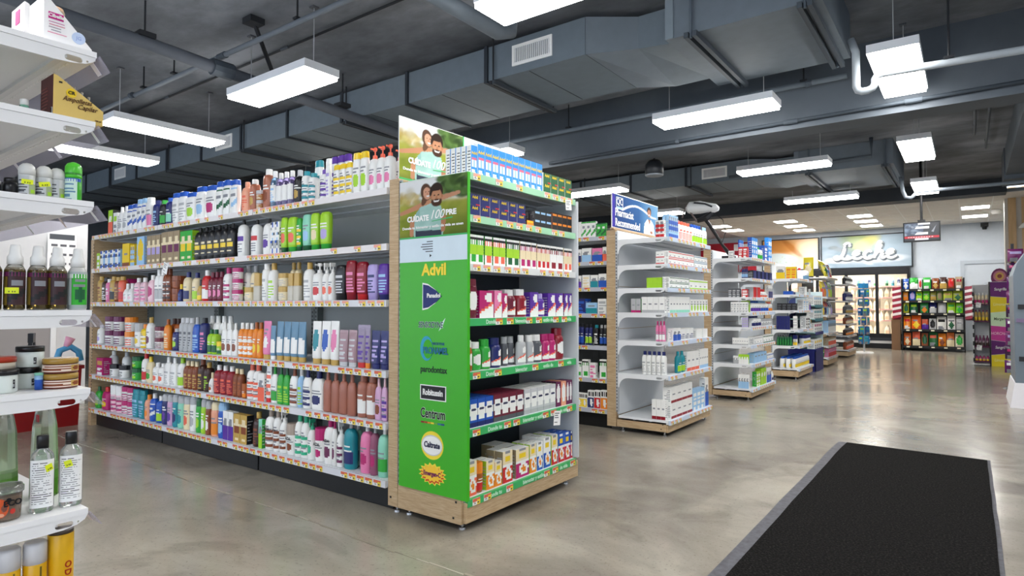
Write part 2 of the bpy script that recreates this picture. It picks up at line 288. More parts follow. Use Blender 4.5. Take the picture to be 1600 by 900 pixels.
def product_meshes(kind, w, d, h, body, cap, lab, pat, txt):
    k = (kind, w, d, h, body, cap, lab, pat, txt)
    if k in _pm: return _pm[k]
    parts = []; a, b = w/2, d/2
    if kind == 'box':
        mb = MB(); top = 'white' if body in ('white', 'silver', 'cream') else body
        side = cap if cap not in ('white', '-') and body not in ('white',) else body
        if pat in ('advil',): side = 'white'
        mb.box(-a, a, -b, b, 0, h, {'': side, '+z': top, '-x': side, '+x': side})
        del mb.f[2], mb.c[2], mb.m[2]
        nu, nv = (8, 12) if h > w else (10, 8)
        printed_face(mb, lambda u, v: (-a+u*w, -b, v*h), nu, nv, pat, hash_(k), body, lab, cap)
        # small print on both sides
        rg = rngof(hash_(k)+1); n = 7
        for sx in (-1, 1):
            for i in range(n):
                z = h*(.12+.76*i/n); l = b*(.3+1.2*rg[i])
                x = sx*(a+.0004); y0, y1 = -b*.75, -b*.75+l
                mb.poly([(x, y0, z), (x, y1, z), (x, y1, z+h*.035), (x, y0, z+h*.035)][::sx], 'gray' if side != 'white' else 'dgray')
        parts.append(('body', mb.mesh('carton', PAPER)))
        # tuck flap on the top edge
        mf = MB(); mf.box(-a*.96, a*.96, -b-.0006, -b*.2, h, h+.0007, top); parts.append(('flap', mf.mesh('flap', PAPER)))
        if pat == 'advil': parts.append(('brand_print', None, ('Advil', min(.43*w, .4*h), 'yellow', (0, -b-.001, h*.74))))
        if txt: parts.append(('brand_print', None, (txt, min(.14*w, .1*h), 'navy', (0, -b-.001, h*.62))))
    elif kind == 'tube':
        mb = MB(); rings = [ring(h*.12, a*.86, b*.9), ring(h*.15, a*.95, b), ring(h*.45, a, b*.8), ring(h*.8, a, b*.35), ring(h*.95, a, b*.08), ring(h, a, b*.06)]
        mb.loft(rings, body); parts.append(('body', mb.mesh('tube', FOIL if body in ('rose', 'lavg') else GLOSS)))
        mc = MB(); mc.loft([ring(0, a*.8, b*.86), ring(h*.12, a*.84, b*.9)], cap); parts.append(('cap', mc.mesh('cap', GLOSS)))
        ml = MB()
        def f(u, v):
            z = .2+.7*v; ryz = float(np.interp(z, [.15, .45, .8, .95, 1], [b, .8*b, .35*b, .08*b, .06*b])); e = ryz*math.sqrt(max(.0, 1-(.9*(2*u-1))**2)); return (a*.87*(2*u-1), -e-.0016, z*h)
        printed_face(ml, f, 8, 14, pat, hash_(k), body, lab, cap); parts.append(('label', ml.mesh('label', GLOSS)))
    else:
        prof, cp, e, lz = PROF[kind]; mb = MB()
        cols = body
        if kind == 'inv': cols = [cap, cap]+[body]*5
        mat = CLEARM if kind == 'clear' else GLOSS
        mb.loft([ring(z*h, f*a, f*b, e) for z, f in prof], cols, close=True)
        bodyme = mb.mesh('bottle', mat); sm = [len(p.vertices) == 4 for p in bodyme.polygons]; bodyme.polygons.foreach_set('use_smooth', sm)
        parts.append(('body', bodyme))
        if cp:
            z0, z1, f0, f1 = cp; mc = MB(); r0 = min(a, b) if kind not in ('big', 'jar', 'aero', 'perf') else None
            rx0, ry0 = (f0*a, f0*b) if r0 is None else (f0*max(r0, .62*a), f0*r0)
            rx1, ry1 = (f1*a, f1*b) if r0 is None else (f1*max(r0, .62*a), f1*r0)
            if kind == 'aero': rr = [ring(z0*h, rx0, ry0), ring((z0*.4+z1*.6)*h, rx0, ry0), ring((z1*.93+z0*.07)*h, rx1, ry1), ring(z1*h, rx1*.6, ry1*.6)]
            else: rr = [ring(z0*h, rx0, ry0, e if kind in ('big', 'perf') else 2), ring((z1-.012)*h, rx1, ry1, e if kind in ('big', 'perf') else 2), ring(z1*h, rx1*.9, ry1*.9, e if kind in ('big', 'perf') else 2)]
            mc.loft(rr, cap); nm = 'lid' if kind == 'jar' else 'collar' if kind in ('pump', 'spray') else 'cap'
            if kind in ('pump', 'spray'):
                rs = .07*w; zc = .82*h
                mc.loft([ring(zc, rs, rs, n=8), ring(.93*h, rs, rs, n=8)], cap); nm = 'pump_head' if kind == 'pump' else 'spray_head'
                if kind == 'pump':
                    mc.loft([ring(.92*h, .22*w, .16*w, n=8), ring(.97*h, .24*w, .17*w, n=8), ring(h, .16*w, .12*w, n=8)], cap); mc.box(-.05*w, .05*w, -b*1.02, 0, .935*h, .97*h, cap)
                else:
                    mc.box(-.09*w, .09*w, -.42*w, .25*w, .9*h, h, cap); mc.box(-.05*w, .05*w, -.4*w, -.3*w, .8*h, .9*h, cap)
            parts.append((nm, mc.mesh(nm, GLOSS)))
        if lz and lab != '-':
            ml = MB()
            def rad(z):
                for (za, fa), (zb, fb) in zip(prof, prof[1:]):
                    if za <= z <= zb: return fa+(fb-fa)*(z-za)/max(1e-6, zb-za)
                return 1
            def f(u, v):
                z = lz[0]+(lz[1]-lz[0])*v; t = (u-.5)*2*R(64); s_, c = math.sin(t), math.cos(t); q = rad(z)*1.015
                return (q*a*math.copysign(abs(s_)**(2/e), s_), -q*b*abs(c)**(2/e)-.0012, z*h)
            bg = {'clear': 'white', 'pill': body}.get(kind, body)
            printed_face(ml, f, 9, 16, pat, hash_(k), bg, lab, cap); parts.append(('label', ml.mesh('label', GLOSS)))
        if txt: parts.append(('brand_print', None, (txt, .32*w, 'blk', (0, -b*1.02-.003, h*.52))))
    _pm[k] = parts; return parts
def hash_(k):
    h = 7
    for ch in str(k): h = (h*31+ord(ch)) % 1000003
    return h
def put_product(name, label, cat, group, spec, locs, rz, jitter=0, detail=True):
    parts = product_meshes(*spec); kind = spec[0]; rnd = random.Random(hash_(label))
    for i, p in enumerate(locs):
        jz = rnd.uniform(-jitter, jitter)
        o = obj(name, parts[0][1], None, (p[0], p[1], p[2]+.001), rz+jz); tag(o, label, cat, group)
        if not detail: continue
        for q in parts[1:]:
            if q[1] is not None: obj(q[0], q[1], o)
            else:
                s, sz, col, at = q[2]; obj(q[0], text_mesh(s, sz, col, bold=.02, thick=.0003), o, at)
# ---------------------------------------------------------------- room shell
YB, YF, XL, XR, ZC, ZD = 22.4, -4.0, -18.0, 5.0, 3.96, 3.70
mb = MB(); mb.box(XL, XR, YF, YB, -.1, 0, 'gray'); floor = struct('floor', mb.mesh('floor', FLOORM))
# saw-cut joint with crumbled filler running along the aisle
mb = MB(); rn = random.Random(3); x = XL+4
while x < -.9:
    l = rn.uniform(.05, .16); y = 2.33+.012*math.sin(x*3)+rn.uniform(-.004, .004); w_ = rn.uniform(.003, .009); mb.box(x, x+l*1.01, y-w_, y+w_, .0, .0018, rn.choice(['8f8778', 'a0978a', '857d70', 'aaa294'])); x += l
obj('floor_joint', mb.mesh('floor_joint', attrmat('joint_filler', .8, .2)), floor)['kind'] = 'stuff'
mb = MB(); mb.box(XL, XR, YF, 16.9, ZC, ZC+.1, 'gray'); struct('ceiling', mb.mesh('ceiling', CEILM))
for n, dd in (('wall_back', (XL, XR, YB, YB+.1, 0, ZC)), ('wall_left', (XL-.1, XL, YF, YB, 0, ZC)), ('wall_right', (XR, XR+.1, YF, YB, 0, ZC)), ('wall_front', (XL, XR, YF-.1, YF, 3.1, ZC))):
    mb = MB(); mb.box(*dd, 'white'); struct(n, mb.mesh(n, BEAMM if n == 'wall_left' else WALLM))
# glazed shop front behind the camera: sill, posts and panes
mb = MB(); mb.box(XL, XR, YF-.1, YF, 0, .25, '4a4e54')
for i in range(10): x = XL+i*2.0; mb.box(x-.04, x+.04, YF-.1, YF, .25, 3.1, '3a3e44')
wn = struct('window_1', mb.mesh('window_1', COAT))
for i in range(9): mb = MB(); mb.box(XL+i*2+.04, XL+i*2+1.96, YF-.055, YF-.045, .25, 3.1, 'white'); obj('pane', mb.mesh('pane', GLASS), wn)
mb = MB(); mb.box(-2.2, 1.6, YB-.015, YB, 0, .1, '9aa4ae'); struct('baseboard_back', mb.mesh('baseboard_back', COAT))
# concrete beams and dark header in front of the dropped ceiling
for y0, y1, z0 in ((7.05, 7.4, 3.2),):
    mb = MB(); mb.box(XL, XR, y0, y1, z0, ZC, 'gray'); struct('beam', mb.mesh('beam', BEAMM))
mb = MB(); mb.box(XL, .655, 16.25, 16.75, 3.66, ZC+.1, 'gray'); hd = struct('header_beam', mb.mesh('header_beam', noisemat('dark_header', [(.3, '2b3036'), (.7, '3a4047')], 1, .6)))
mb = MB(); mb.box(.52, 1.0, 2.0, 13.3, 3.5, ZC, 'gray'); struct('beam', mb.mesh('beam', BEAMM))
# dropped ceiling: grid of separate tiles
mb = MB(); mb.box(XL, XR, 16.75, YB, ZD+.03, ZD+.1, 'gray'); dc = struct('ceiling', mb.mesh('ceiling', COAT))
TX = [-6.05+.62*i for i in range(14)]; TYS = [16.95+.62*j for j in range(9)]
trof = {(6, 2), (6, 5), (6, 8), (2, 2), (2, 5), (2, 8), (9, 2), (9, 5), (5, 8)}
trof = [(-2.25, 18.55), (-2.25, 20.15), (-2.25, 21.4), (-4.35, 18.55), (-4.35, 20.15), (-4.35, 21.4), (-.1, 18.5), (-.1, 20.4), (-5.8, 18.55), (-5.8, 20.15)]
tm = MB(); tm.box(-.305, .305, -.305, .305, 0, .018, 'white'); tme = tm.mesh('ceiling_tile', TILEM)
def istrof(x, y): return any(abs(x-a) < .32 and abs(y-b_) < .32 for a, b_ in TROF)
TROF = []
for a, b_ in trof:
    i = min(range(14), key=lambda k: abs(TX[k]-a)); j = min(range(9), key=lambda k: abs(TYS[k]-b_)); TROF.append((TX[i], TYS[j]))
for x in TX:
    for y in TYS:
        if not istrof(x, y): obj('ceiling_tile', tme, dc, (x, y, ZD+.004))
mb = MB()
for x in TX+[TX[-1]+.62]: mb.box(x-.318, x-.302, 16.75, YB, ZD, ZD+.012, 'white')
for y in TYS+[TYS[-1]+.62]:
    if y-.31 < YB: mb.box(TX[0]-.31, TX[-1]+.31, y-.318, y-.302, ZD, ZD+.012, 'white')
obj('ceiling_grid', mb.mesh('ceiling_grid', COAT), dc)
ZN = ['row nearest the header', 'middle row', 'row nearest the back wall']
for (x, y) in TROF:
    col = 'above the chips rack' if x > -1 else 'over the milk coolers' if x > -3 else 'left of the milk banner' if x > -5 else 'above the bread banner'
    t = thing('troffer_light', 'square recessed ceiling panel light %s, %s' % (col, ZN[0 if y < 19 else 1 if y < 21 else 2]), 'ceiling light', (x, y, ZD), 'recessed square ceiling lights')
    mb = MB(); [mb.box(*q, .006, .02, 'white') for q in ((-.3, .3, -.3, -.27), (-.3, .3, .27, .3), (-.3, -.27, -.27, .27), (.27, .3, -.27, .27))]; obj('frame', mb.mesh('frame', COAT), t)
    mb = MB(); mb.box(-.27, .27, -.27, .27, .008, .014, 'white'); obj('diffuser', mb.mesh('diffuser', TROFM), t)
# ---------------------------------------------------------------- suspended lamps
mh = MB(); mh.box(-.625, .625, -.18, .18, .03, .1, 'e9ebee'); lamp_h = mh.mesh('housing', COAT)
md = MB(); md.box(-.61, .61, -.168, .168, 0, .03, 'white'); md.box(-.6255, -.6, -.165, .165, 0.0, .03, 'white'); lamp_d = md.mesh('diffuser', LAMPM)
def wire(zt):
    m_ = MB(); m_.tube([(0, 0, .1), (0, 0, zt-3.32)], .004, 'gray', 6); return m_.mesh('suspension_wire', COAT)
lamp_w2 = wire(3.558); mw = MB(); mw.tube([(0, 0, .1), (0, 0, ZC-3.32)], .004, 'gray', 6); mw.box(-.03, .03, -.03, .03, ZC-3.32-.012, ZC-3.32, 'dgray'); lamp_w = mw.mesh('suspension_wire', COAT)
def lamp(x, y, rz, label):
    t = thing('pendant_lamp', label, 'lamp', (x, y, 3.32), 'long white pendant lamps', rz)
    obj('housing', lamp_h, t); obj('diffuser', lamp_d, t)
    for s_ in (-.5, .5): obj('suspension_wire', lamp_w2 if 12.9 < y < 13 and -3 < x < -2 else lamp_w, t, (s_, 0, 0))
LAMPS = [(-5.12, 3.3, 0, 'long white pendant lamp over the middle of the long gondola'), (-2.02, 3.32, 0, 'long white pendant lamp cut off by the upper edge, over the green endcap'),
 (-2.14, 6.5, 0, 'long white pendant lamp above the endcap with the blue sign'), (-5.35, 6.5, 0, 'white pendant lamp half hidden behind the boxes on the green endcap'),
 (-2.18, 9.68, 0, 'long white pendant lamp between the concrete beam and second duct grille'), (-5.4, 9.75, 0, 'white pendant lamp end showing left of the blue pharmacist sign'),
 (-2.25, 12.95, 0, 'thin white pendant lamp lowest above the dropped ceiling edge'), (-5.6, 12.95, 0, 'far white pendant lamp peeking above the blue sign'),
 (-.46, 6.3, R(90), 'square looking pendant lamp crossed by the white drain pipe'), (-.52, 9.6, R(90), 'pendant lamp seen end on behind the concrete beam'), (-.58, 12.75, R(90), 'smallest end on pendant lamp, above the hanging screen'),
 (-7.55, 3.38, R(90), 'long white pendant lamp beside the yellow wedge box'), (-9.35, 3.4, R(90), 'white pendant lamp over the far end of the long gondola'),
 (-8.8, 6.5, 0, 'pendant lamp of the second row hidden behind the long gondola'), (-8.8, 9.75, 0, 'pendant lamp of the third row far left'),
 (-5.12, .1, 0, 'pendant lamp of the row behind the camera, far'), (-2.02, .1, 0, 'pendant lamp of the row behind the camera, near'), (1.6, .1, 0, 'pendant lamp of the row behind the camera by the entrance'), (-.46, 3.1, R(90), 'end on pendant lamp above the black rug'), (-2.02, -3.1, 0, 'pendant lamp near the front wall'), (1.6, -3.1, 0, 'pendant lamp near the front wall by the entrance'), (1.9, 3.2, 0, 'pendant lamp right of the rug'), (1.9, 9.7, 0, 'pendant lamp right of the far counter')]
for a in LAMPS: lamp(*a)
# ---------------------------------------------------------------- ducts
def ductbox(t, name, x0, x1, y0, y1, z0, z1, col='duct'):
    mb = MB(t.location); mb.box(x0, x1, y0, y1, z0, z1, col); return obj(name, mb.mesh(name, DUCTM), t)
def grille(t, x, y, z, w=.46, h=.2, slats=18):
    mb = MB(t.location); f = .03; y1 = y-.012
    for q in ((x-w/2, x+w/2, z-h/2, z-h/2+f), (x-w/2, x+w/2, z+h/2-f, z+h/2), (x-w/2, x-w/2+f, z-h/2+f, z+h/2-f), (x+w/2-f, x+w/2, z-h/2+f, z+h/2-f)): mb.box(q[0], q[1], y1, y, q[2], q[3], 'white')
    g = obj('grille', mb.mesh('grille', COAT), t)
    mb = MB(t.location); mb.box(x-w/2+f, x+w/2-f, y-.003, y-.001, z-h/2+f, z+h/2-f, 'dgray'); obj('grille_back', mb.mesh('grille_back', COAT), g)
    sm = MB(); sw = (w-2*f)/slats; sm.box(-sw*.27, sw*.27, -.004, .004, -h/2+f, h/2-f, 'e6e8ea'); sme = sm.mesh('slat', COAT)
    for i in range(slats): obj('slat', sme, g, (x-w/2+f+(i+.5)*sw-t.location[0], y-.008-t.location[1], z-t.location[2]))
def hanger(t, x, y0, y1, z):
    mb = MB(t.location); mb.box(x-.035, x-.005, y0-.05, y1+.05, z-.04, z-.002, 'dark'); mb.box(x+.005, x+.035, y0-.05, y1+.05, z-.04, z-.002, '3c434a')
    for y in (y0-.025, y1+.025): mb.tube([(x, y, z-.04), (x, y, ZC)], .009, 'dark', 6)
    return obj('hanger', mb.mesh('hanger', DUCTM), t)
def duct(label, Y0, Y1, x_end, first, gr, zb=3.56, plen=None):
    t = thing('air_duct', label, 'duct', (x_end, Y0, zb))
    x = x_end; k = 0; zt = 3.9
    while x > XL+.3:
        x1 = max(x-1.13, XL+.05); ductbox(t, 'duct_section', x1+.004, x-.004, Y0, Y1, zb, zt)
        mb = MB(t.location)   # flange round the joint
        for q in ((Y0-.022, Y0, zb-.022, zt+.01), (Y1, Y1+.022, zb-.022, zt+.01), (Y0, Y1, zb-.022, zb)): mb.box(x1-.02, x1+.02, q[0], q[1], q[2], q[3], '2f353c')
        obj('flange', mb.mesh('flange', DUCTM), t); 
        if k % 2 == 0: hanger(t, x1+.1, Y0, Y1, zb-.022)
        mb = MB(t.location); mb.box(x1+.5, x1+.506, Y0+.02, Y1-.02, zb-.003, zb, '3c434a'); obj('seam', mb.mesh('seam', DUCTM), t)
        x = x1; k += 1
    for gx in gr: grille(t, gx, Y0, 3.735)
    # widening transition and plenum box
    a, b_, yb0, yb1, pz = plen
    m2 = MB(t.location); m2.loft([[(x_end, Y0, zb), (x_end, Y1, zb), (x_end, Y1, zt), (x_end, Y0, zt)], [(x_end+.38, Y0+.28, zb+.05), (x_end+.38, Y1+.1, zb-.04), (x_end+.38, Y1+.1, zt), (x_end+.38, Y0+.28, zt)], [(a, Y0+.28, zb+.02), (a, Y1+.25, zb+.02), (a, Y1+.25, zt), (a, Y0+.28, zt)]], ['737d87', 'duct'])
    obj('transition', m2.mesh('transition', DUCTM), t)
    ductbox(t, 'plenum', a, b_, yb0, yb1, pz, ZC-.005, '6b757f')
    mb = MB(t.location); mb.box(a, a+.07, yb0-.012, yb0, pz, ZC-.01, '7c8791'); obj('corner_strip', mb.mesh('corner_strip', DUCTM), t)
    for xx in (a+.18, b_-.16):
        mb = MB(t.location)
        for o_ in (0, .07): mb.box(xx+o_, xx+.035+o_, yb0-.06, yb1+.06, pz-.05, pz-.004, '474f57')
        for yy in (yb0-.03, yb1+.03): mb.tube([(xx+.05, yy, pz-.05), (xx+.05, yy, ZC)], .012, '59636d', 6)
        obj('support_channel', mb.mesh('support_channel', DUCTM), t)
    return t
duct('long grey air duct with white grilles ending in a big plenum box', 4.78, 5.83, -2.72, 0, [-3.3, -8.85, -12.45], plen=(-2.03, -.83, 4.93, 6.28, 3.56))
duct('second grey air duct behind the concrete beam', 11.2, 12.25, -3.1, 0, [-3.7], plen=(-2.38, -.93, 11.35, 13.4, 3.56))
# ---------------------------------------------------------------- pipes
def pipe(name, label, path, r, col='5a626a', hang=(), cat='pipe', fit=()):
    t = thing(name, label, cat, path[0]); mb = MB(path[0]); mb.tube(path, r, col, 12); me = mb.mesh('pipe_run', DUCTM, True); obj('pipe_run', me, t)
    for p in hang:
        mb = MB(path[0]); mb.tube([(p[0], p[1], p[2]+r), (p[0], p[1], ZC)], .008, 'dark', 6)
        mb.loft([ring(p[2]-.0, r*1.25, r*1.25, 2, 10, p[0], p[1]), ring(p[2]+r*1.6, r*.5, r*.5, 2, 10, p[0], p[1])], 'dark') if False else mb.box(p[0]-r*1.15, p[0]+r*1.15, p[1]-r*1.15, p[1]+r*1.15, p[2]+r*.8, p[2]+r*1.5, 'dark')
        obj('pipe_hanger', mb.mesh('pipe_hanger', DUCTM), t)
    for p, l, ax in fit:
        mb = MB(path[0]); d = Vector(ax)*l; mb.tube([Vector(p)-d, Vector(p)+d], r*1.35, '4b535b', 10); obj('coupling', mb.mesh('coupling', DUCTM), t)
    return t
pipe('sprinkler_main', 'thick grey sprinkler main running above the long gondola towards the duct', [(-5.7, .6, 3.63), (-5.7, 2.4, 3.59), (-5.7, 5.6, 3.455), (-5.7, 5.98, 3.45)], .058, '5b6068', [(-5.7, 2.36, 3.585), (-5.7, 4.46, 3.525)], fit=[((-5.7, 3.05, 3.57), .1, (0, 1, 0)), ((-5.7, 3.75, 3.55), .1, (0, 1, 0))])
pipe('sprinkler_branch', 'thin grey sprinkler branch pipe crossing above the first pendant lamp', [(-12.5, 3.02, 3.7), (-5.7, 3.05, 3.7), (-.4, 3.08, 3.7)], .024, '6a7178', [(-7.3, 3.02, 3.7), (-4.5, 3.05, 3.7), (-6.6, 3.02, 3.7)], fit=[((-7.6, 3.02, 3.7), .03, (1, 0, 0)), ((-5.7, 3.05, 3.7), .06, (1, 0, 0))])
pipe('conduit', 'thin dark conduit with junction boxes along the concrete ceiling', [(-12.5, 3.6, 3.93), (-6.0, 3.62, 3.93), (.3, 3.64, 3.93)], .012, '24272b', fit=[((-8.05, 3.61, 3.93), .05, (1, 0, 0)), ((-5.55, 3.62, 3.93), .06, (1, 0, 0))])
t = pipe('drain_pipe', 'pale insulated drain pipe with a U shaped trap beside the square lamp', [(-.79, 6.0, 3.62), (-.753, 6.0, 3.5), (-.753, 6.0, 3.2), (-.74, 6.0, 3.165), (-.71, 6.0, 3.15), (-.665, 6.0, 3.15), (-.63, 6.0, 3.165), (-.613, 6.0, 3.2), (-.613, 6.0, 3.235), (-.595, 6.0, 3.265), (-.55, 6.0, 3.27), (.18, 6.0, 3.25), (2.4, 6.0, 3.19)], .031, 'aab2b8', [(-.1, 6.0, 3.258)])
pipe('wall_pipe', 'grey pipe running along the top of the concrete beam face', [(-12.5, 6.93, 3.62), (-.95, 6.93, 3.62)], .028, '6b757e', [(-4.2, 6.93, 3.62), (-1.35, 6.93, 3.62)], fit=[((-1.3, 6.93, 3.62), .03, (1, 0, 0))])
pipe('beam_conduit', 'dark conduit running along the lower face of the concrete beam', [(-4.56, 7.02, 3.25), (-.44, 7.02, 3.285), (1.2, 7.02, 3.3)], .02, '3f474f', fit=[((-1.5, 7.02, 3.275), .07, (1, 0, 0)), ((-.4, 7.02, 3.285), .07, (1, 0, 0)), ((-2.75, 7.02, 3.265), .02, (1, 0, 0))])
pipe('far_pipe', 'thin grey pipe on the second plenum box side', [(-3.4, 11.1, 3.6), (-1.2, 11.1, 3.66), (-1.2, 11.1, 3.95)], .03, '555e67')
pipe('far_drain_pipe', 'far grey drain pipe with a small trap under the second plenum box', [(-.93, 12.62, 3.55), (-.9, 12.62, 3.3), (-.86, 12.62, 3.19), (-.78, 12.62, 3.17), (-.73, 12.62, 3.22), (-.7, 12.62, 3.27), (.4, 12.62, 3.27), (1.6, 12.62, 3.28)], .03, '7a828a')
for i, (x, y, x2, y2) in enumerate([(.25, 9.0, .25, 12.6), (.1, 8.7, .1, 11.5)]): pipe('conduit', ['slim grey conduit right of the end on lamp', 'second slim conduit above the end on lamp'][i], [(x, y, 3.88), (x2, y2, 3.88)], .018, '565d64', [(x, y+.5, 3.88), (x2, y2-.5, 3.88)])
pipe('lamp_conduit', 'pair of short conduits above the square pendant lamp', [(-.22, 4.2, 3.9), (-.22, 6.2, 3.9)], .02, '565d64')
pipe('sprinkler_main', 'thick grey pipe ending beside the lamp over the green endcap', [(-3.06, 1.0, 3.56), (-3.06, 3.95, 3.55), (-3.06, 4.1, 3.6), (-3.06, 4.15, 3.95)], .062, '6a737c')
# brackets holding the sprinkler main and a ceiling speaker/camera on the beam conduit
t = thing('brace', 'dark diagonal seismic brace beside the first pendant lamp', 'brace', (-5.35, 3.3, 3.6)); mb = MB(t.location); mb.tube([(-5.58, 3.5, 3.66), (-5.25, 3.1, 3.93)], .022, 'dark', 6); obj('rod', mb.mesh('rod', DUCTM), t); mb = MB(t.location); mb.box(-5.32, -5.18, 3.03, 3.17, 3.9, 3.955, 'dark'); obj('bracket', mb.mesh('bracket', DUCTM), t)
t = thing('ceiling_speaker', 'black drum shaped speaker hanging below the concrete beam', 'speaker', (-3.3, 7.6, 3.02))
mb = MB(); mb.loft([ring(0, .1, .1), ring(.03, .12, .12), ring(.14, .12, .12), ring(.2, .07, .07)], '23262a'); obj('body', mb.mesh('body', COAT, True), t)
mb = MB(); mb.loft([ring(-.004, .11, .11), ring(.012, .122, .122)], '8c9299'); obj('rim', mb.mesh('rim', COAT), t)
mb = MB(); mb.tube([(0, 0, .18), (0, 0, .93)], .012, 'dark', 6); obj('drop_rod', mb.mesh('drop_rod', COAT), t)
# ---------------------------------------------------------------- rug
t = thing('floor_mat', 'large black pile entrance mat with grey rubber border', 'mat', (-.46, 4.6, 0))
rugA, rugB, rugY = (-1.04, 6.72), (.12, 6.66), 2.2
mb = MB(t.location); rn = random.Random(5); pts = [(-1.05, rugY)]+[(-1.05+rn.uniform(-.002, .003), rugY+(6.72-rugY)*k/14) for k in range(1, 14)]+[rugA]; 
rgt = [(.13, rugY)]+[(.12+rn.uniform(-.002, .002), rugY+(6.66-rugY)*k/14) for k in range(1, 14)]+[rugB]
for (a, b_) in zip(zip(pts, rgt), list(zip(pts, rgt))[1:]):
    (l0, r0), (l1, r1) = a, b_
    mb.poly([(*l0, .004), (*r0, .004), (*r1, .004), (*l1, .004)], 'dgray'); mb.poly([(*l0, 0), (*l0, .004), (*l1, .004), (*l1, 0)], 'dgray'); mb.poly([(*r0, 0), (*r1, 0), (*r1, .004), (*r0, .004)], 'dgray')
mb.poly([(*rugA, 0), (*rugA, .004), (*rugB, .004), (*rugB, 0)], 'dgray')
obj('rubber_border', mb.mesh('rubber_border', RUGB), t)
mb = MB(t.location); ins = [(p[0]+.075, p[1]) for p in pts]; ins[-1] = (rugA[0]+.075, rugA[1]-.03); ri = [(p[0]-.022, p[1]) for p in rgt]; ri[-1] = (rugB[0]-.022, rugB[1]-.03)
mb.loft([[(*a, .004) for a in ins]+[(*b_, .004) for b_ in ri[::-1]], [(*a, .011) for a in ins]+[(*b_, .011) for b_ in ri[::-1]]], 'blk'); obj('pile', mb.mesh('pile', RUGM), t)
# ---------------------------------------------------------------- shelving
def tag_mesh(kind):
    mb = MB(); w, h = .068, .038
    mb.box(-w/2, w/2, -.0015, .0015, -h/2, h/2, 'white'); y = -.0018
    mb.poly([(-w/2, y, 0), (w/2, y, 0), (w/2, y, h/2), (-w/2, y, h/2)], 'tagred' if kind else 'e9a493')
    mb.poly([(.004, y-.0002, -h/2), (w/2, y-.0002, -h/2), (w/2, y-.0002, .22*h), (.004, y-.0002, .22*h)], 'tagyel')
    for x0, x1, z0, z1 in ((-.024, -.006, -.012, -.008), (-.024, -.01, -.005, -.002), (.009, .024, -.012, -.003)): mb.poly([(x0, y-.0004, z0), (x1, y-.0004, z0), (x1, y-.0004, z1), (x0, y-.0004, z1)], 'dgray')
    return mb.mesh('price_tag', PAPER)
TAGS = [tag_mesh(0), tag_mesh(1)]
def rail_tags(parent, F, us, v, z, root, which=1):
    for u in us:
        p = F.p(u, v, z); obj('price_tag', TAGS[which], parent, (p[0]-root.location[0], p[1]-root.location[1], p[2]-root.location[2]), F.rz())
def spaced(u0, u1, step, skip, seed):
    r = random.Random(seed); u = u0+.04; o = []
    while u < u1-.03:
        if r.random() > skip: o.append(u)
        u += step*r.uniform(.95, 1.2)
    return o
def plate(mb, F, u0, u1, z, D, th=.05, back=.15, hole=True, col='e9ebed', hs=1.0):
    """shelf end plate with rounded nose, back fillet and slotted hole; built in (v, z), thick from u0 to u1"""
    out = [(.0, z), (D, z), (D, z-back)]
    for k in range(7): a = math.pi/2*k/6; rr = back-th; out.append((D-.012-rr+rr*math.cos(a), z-back+rr*math.sin(a)))
    out += [(.09, z-th), (.05, z-th+.002), (.022, z-th*.72), (.006, z-th*.4)]
    loops = [out]
    if hole: loops += [[(.08*hs+.02*hs*s_+.0115*hs*math.cos(a), z-.55*th+.0115*hs*math.sin(a)) for s_, a in [(1, R(-90+30*k)) for k in range(7)]+[(-1, R(90+30*k)) for k in range(7)]], [(.032*hs+.0045*hs*math.cos(R(45*k)), z-.5*th+.0045*hs*math.sin(R(45*k))) for k in range(8)]]
    bm = bmesh.new(); eds = []
    for lp in loops:
        vs = [bm.verts.new((v, zz, 0)) for v, zz in lp]; eds += [bm.edges.new((vs[i], vs[(i+1) % len(vs)])) for i in range(len(vs))]
    bmesh.ops.triangle_fill(bm, edges=eds, use_beauty=True); bm.verts.ensure_lookup_table()
    P0 = [v.co.copy() for v in bm.verts]; idx = {v: i for i, v in enumerate(bm.verts)}; fs = [[idx[v] for v in f.verts] for f in bm.faces]; be = [[idx[v] for v in e.verts] for e in bm.edges if len(e.link_faces) == 1]; bm.free()
    for u in (u0, u1):
        for f in fs: mb.poly([F.p(u, P0[i].x, P0[i].y) for i in f], col)
    for a, b_ in be: mb.poly([F.p(u0, P0[a].x, P0[a].y), F.p(u1, P0[a].x, P0[a].y), F.p(u1, P0[b_].x, P0[b_].y), F.p(u0, P0[b_].x, P0[b_].y)], col)
def shelf(root, F, u0, u1, z, D, railc, plates=(), perf=False):
    mb = MB(root.location); F.box(mb, u0, u1, -.012, D, z-.024, z, 'e6e9ec'); F.box(mb, u0, u1, -.012, .012, z-.04, z-.024, 'd5d9dd')
    for a in (.33, .66): F.box(mb, u0+.01, u1-.01, D*a, D*a+.02, z-.034, z-.024, 'c8ccd0')
    s_ = obj('shelf', mb.mesh('shelf', COAT), root)
    mb = MB(root.location); F.box(mb, u0+.002, u1-.002, -.034, -.014, z-.045, z-.001, railc); r = obj('price_rail', mb.mesh('price_rail', COAT), s_)
    for (a, b_) in plates:
        mb = MB(root.location); plate(mb, F, a, b_, z-.0, D); obj('end_plate', mb.mesh('end_plate', COAT), s_)
    return s_
def slots(root, F, u0, u1, v, z0, z1, step=.035):
    mb = MB(root.location); z = z0
    while z < z1: F.box(mb, u0, u1, v-.0012, v, z, z+.018, '1c1e21'); z += step
    o = obj('slots', mb.mesh('slots', COAT), root); o['kind'] = 'stuff'
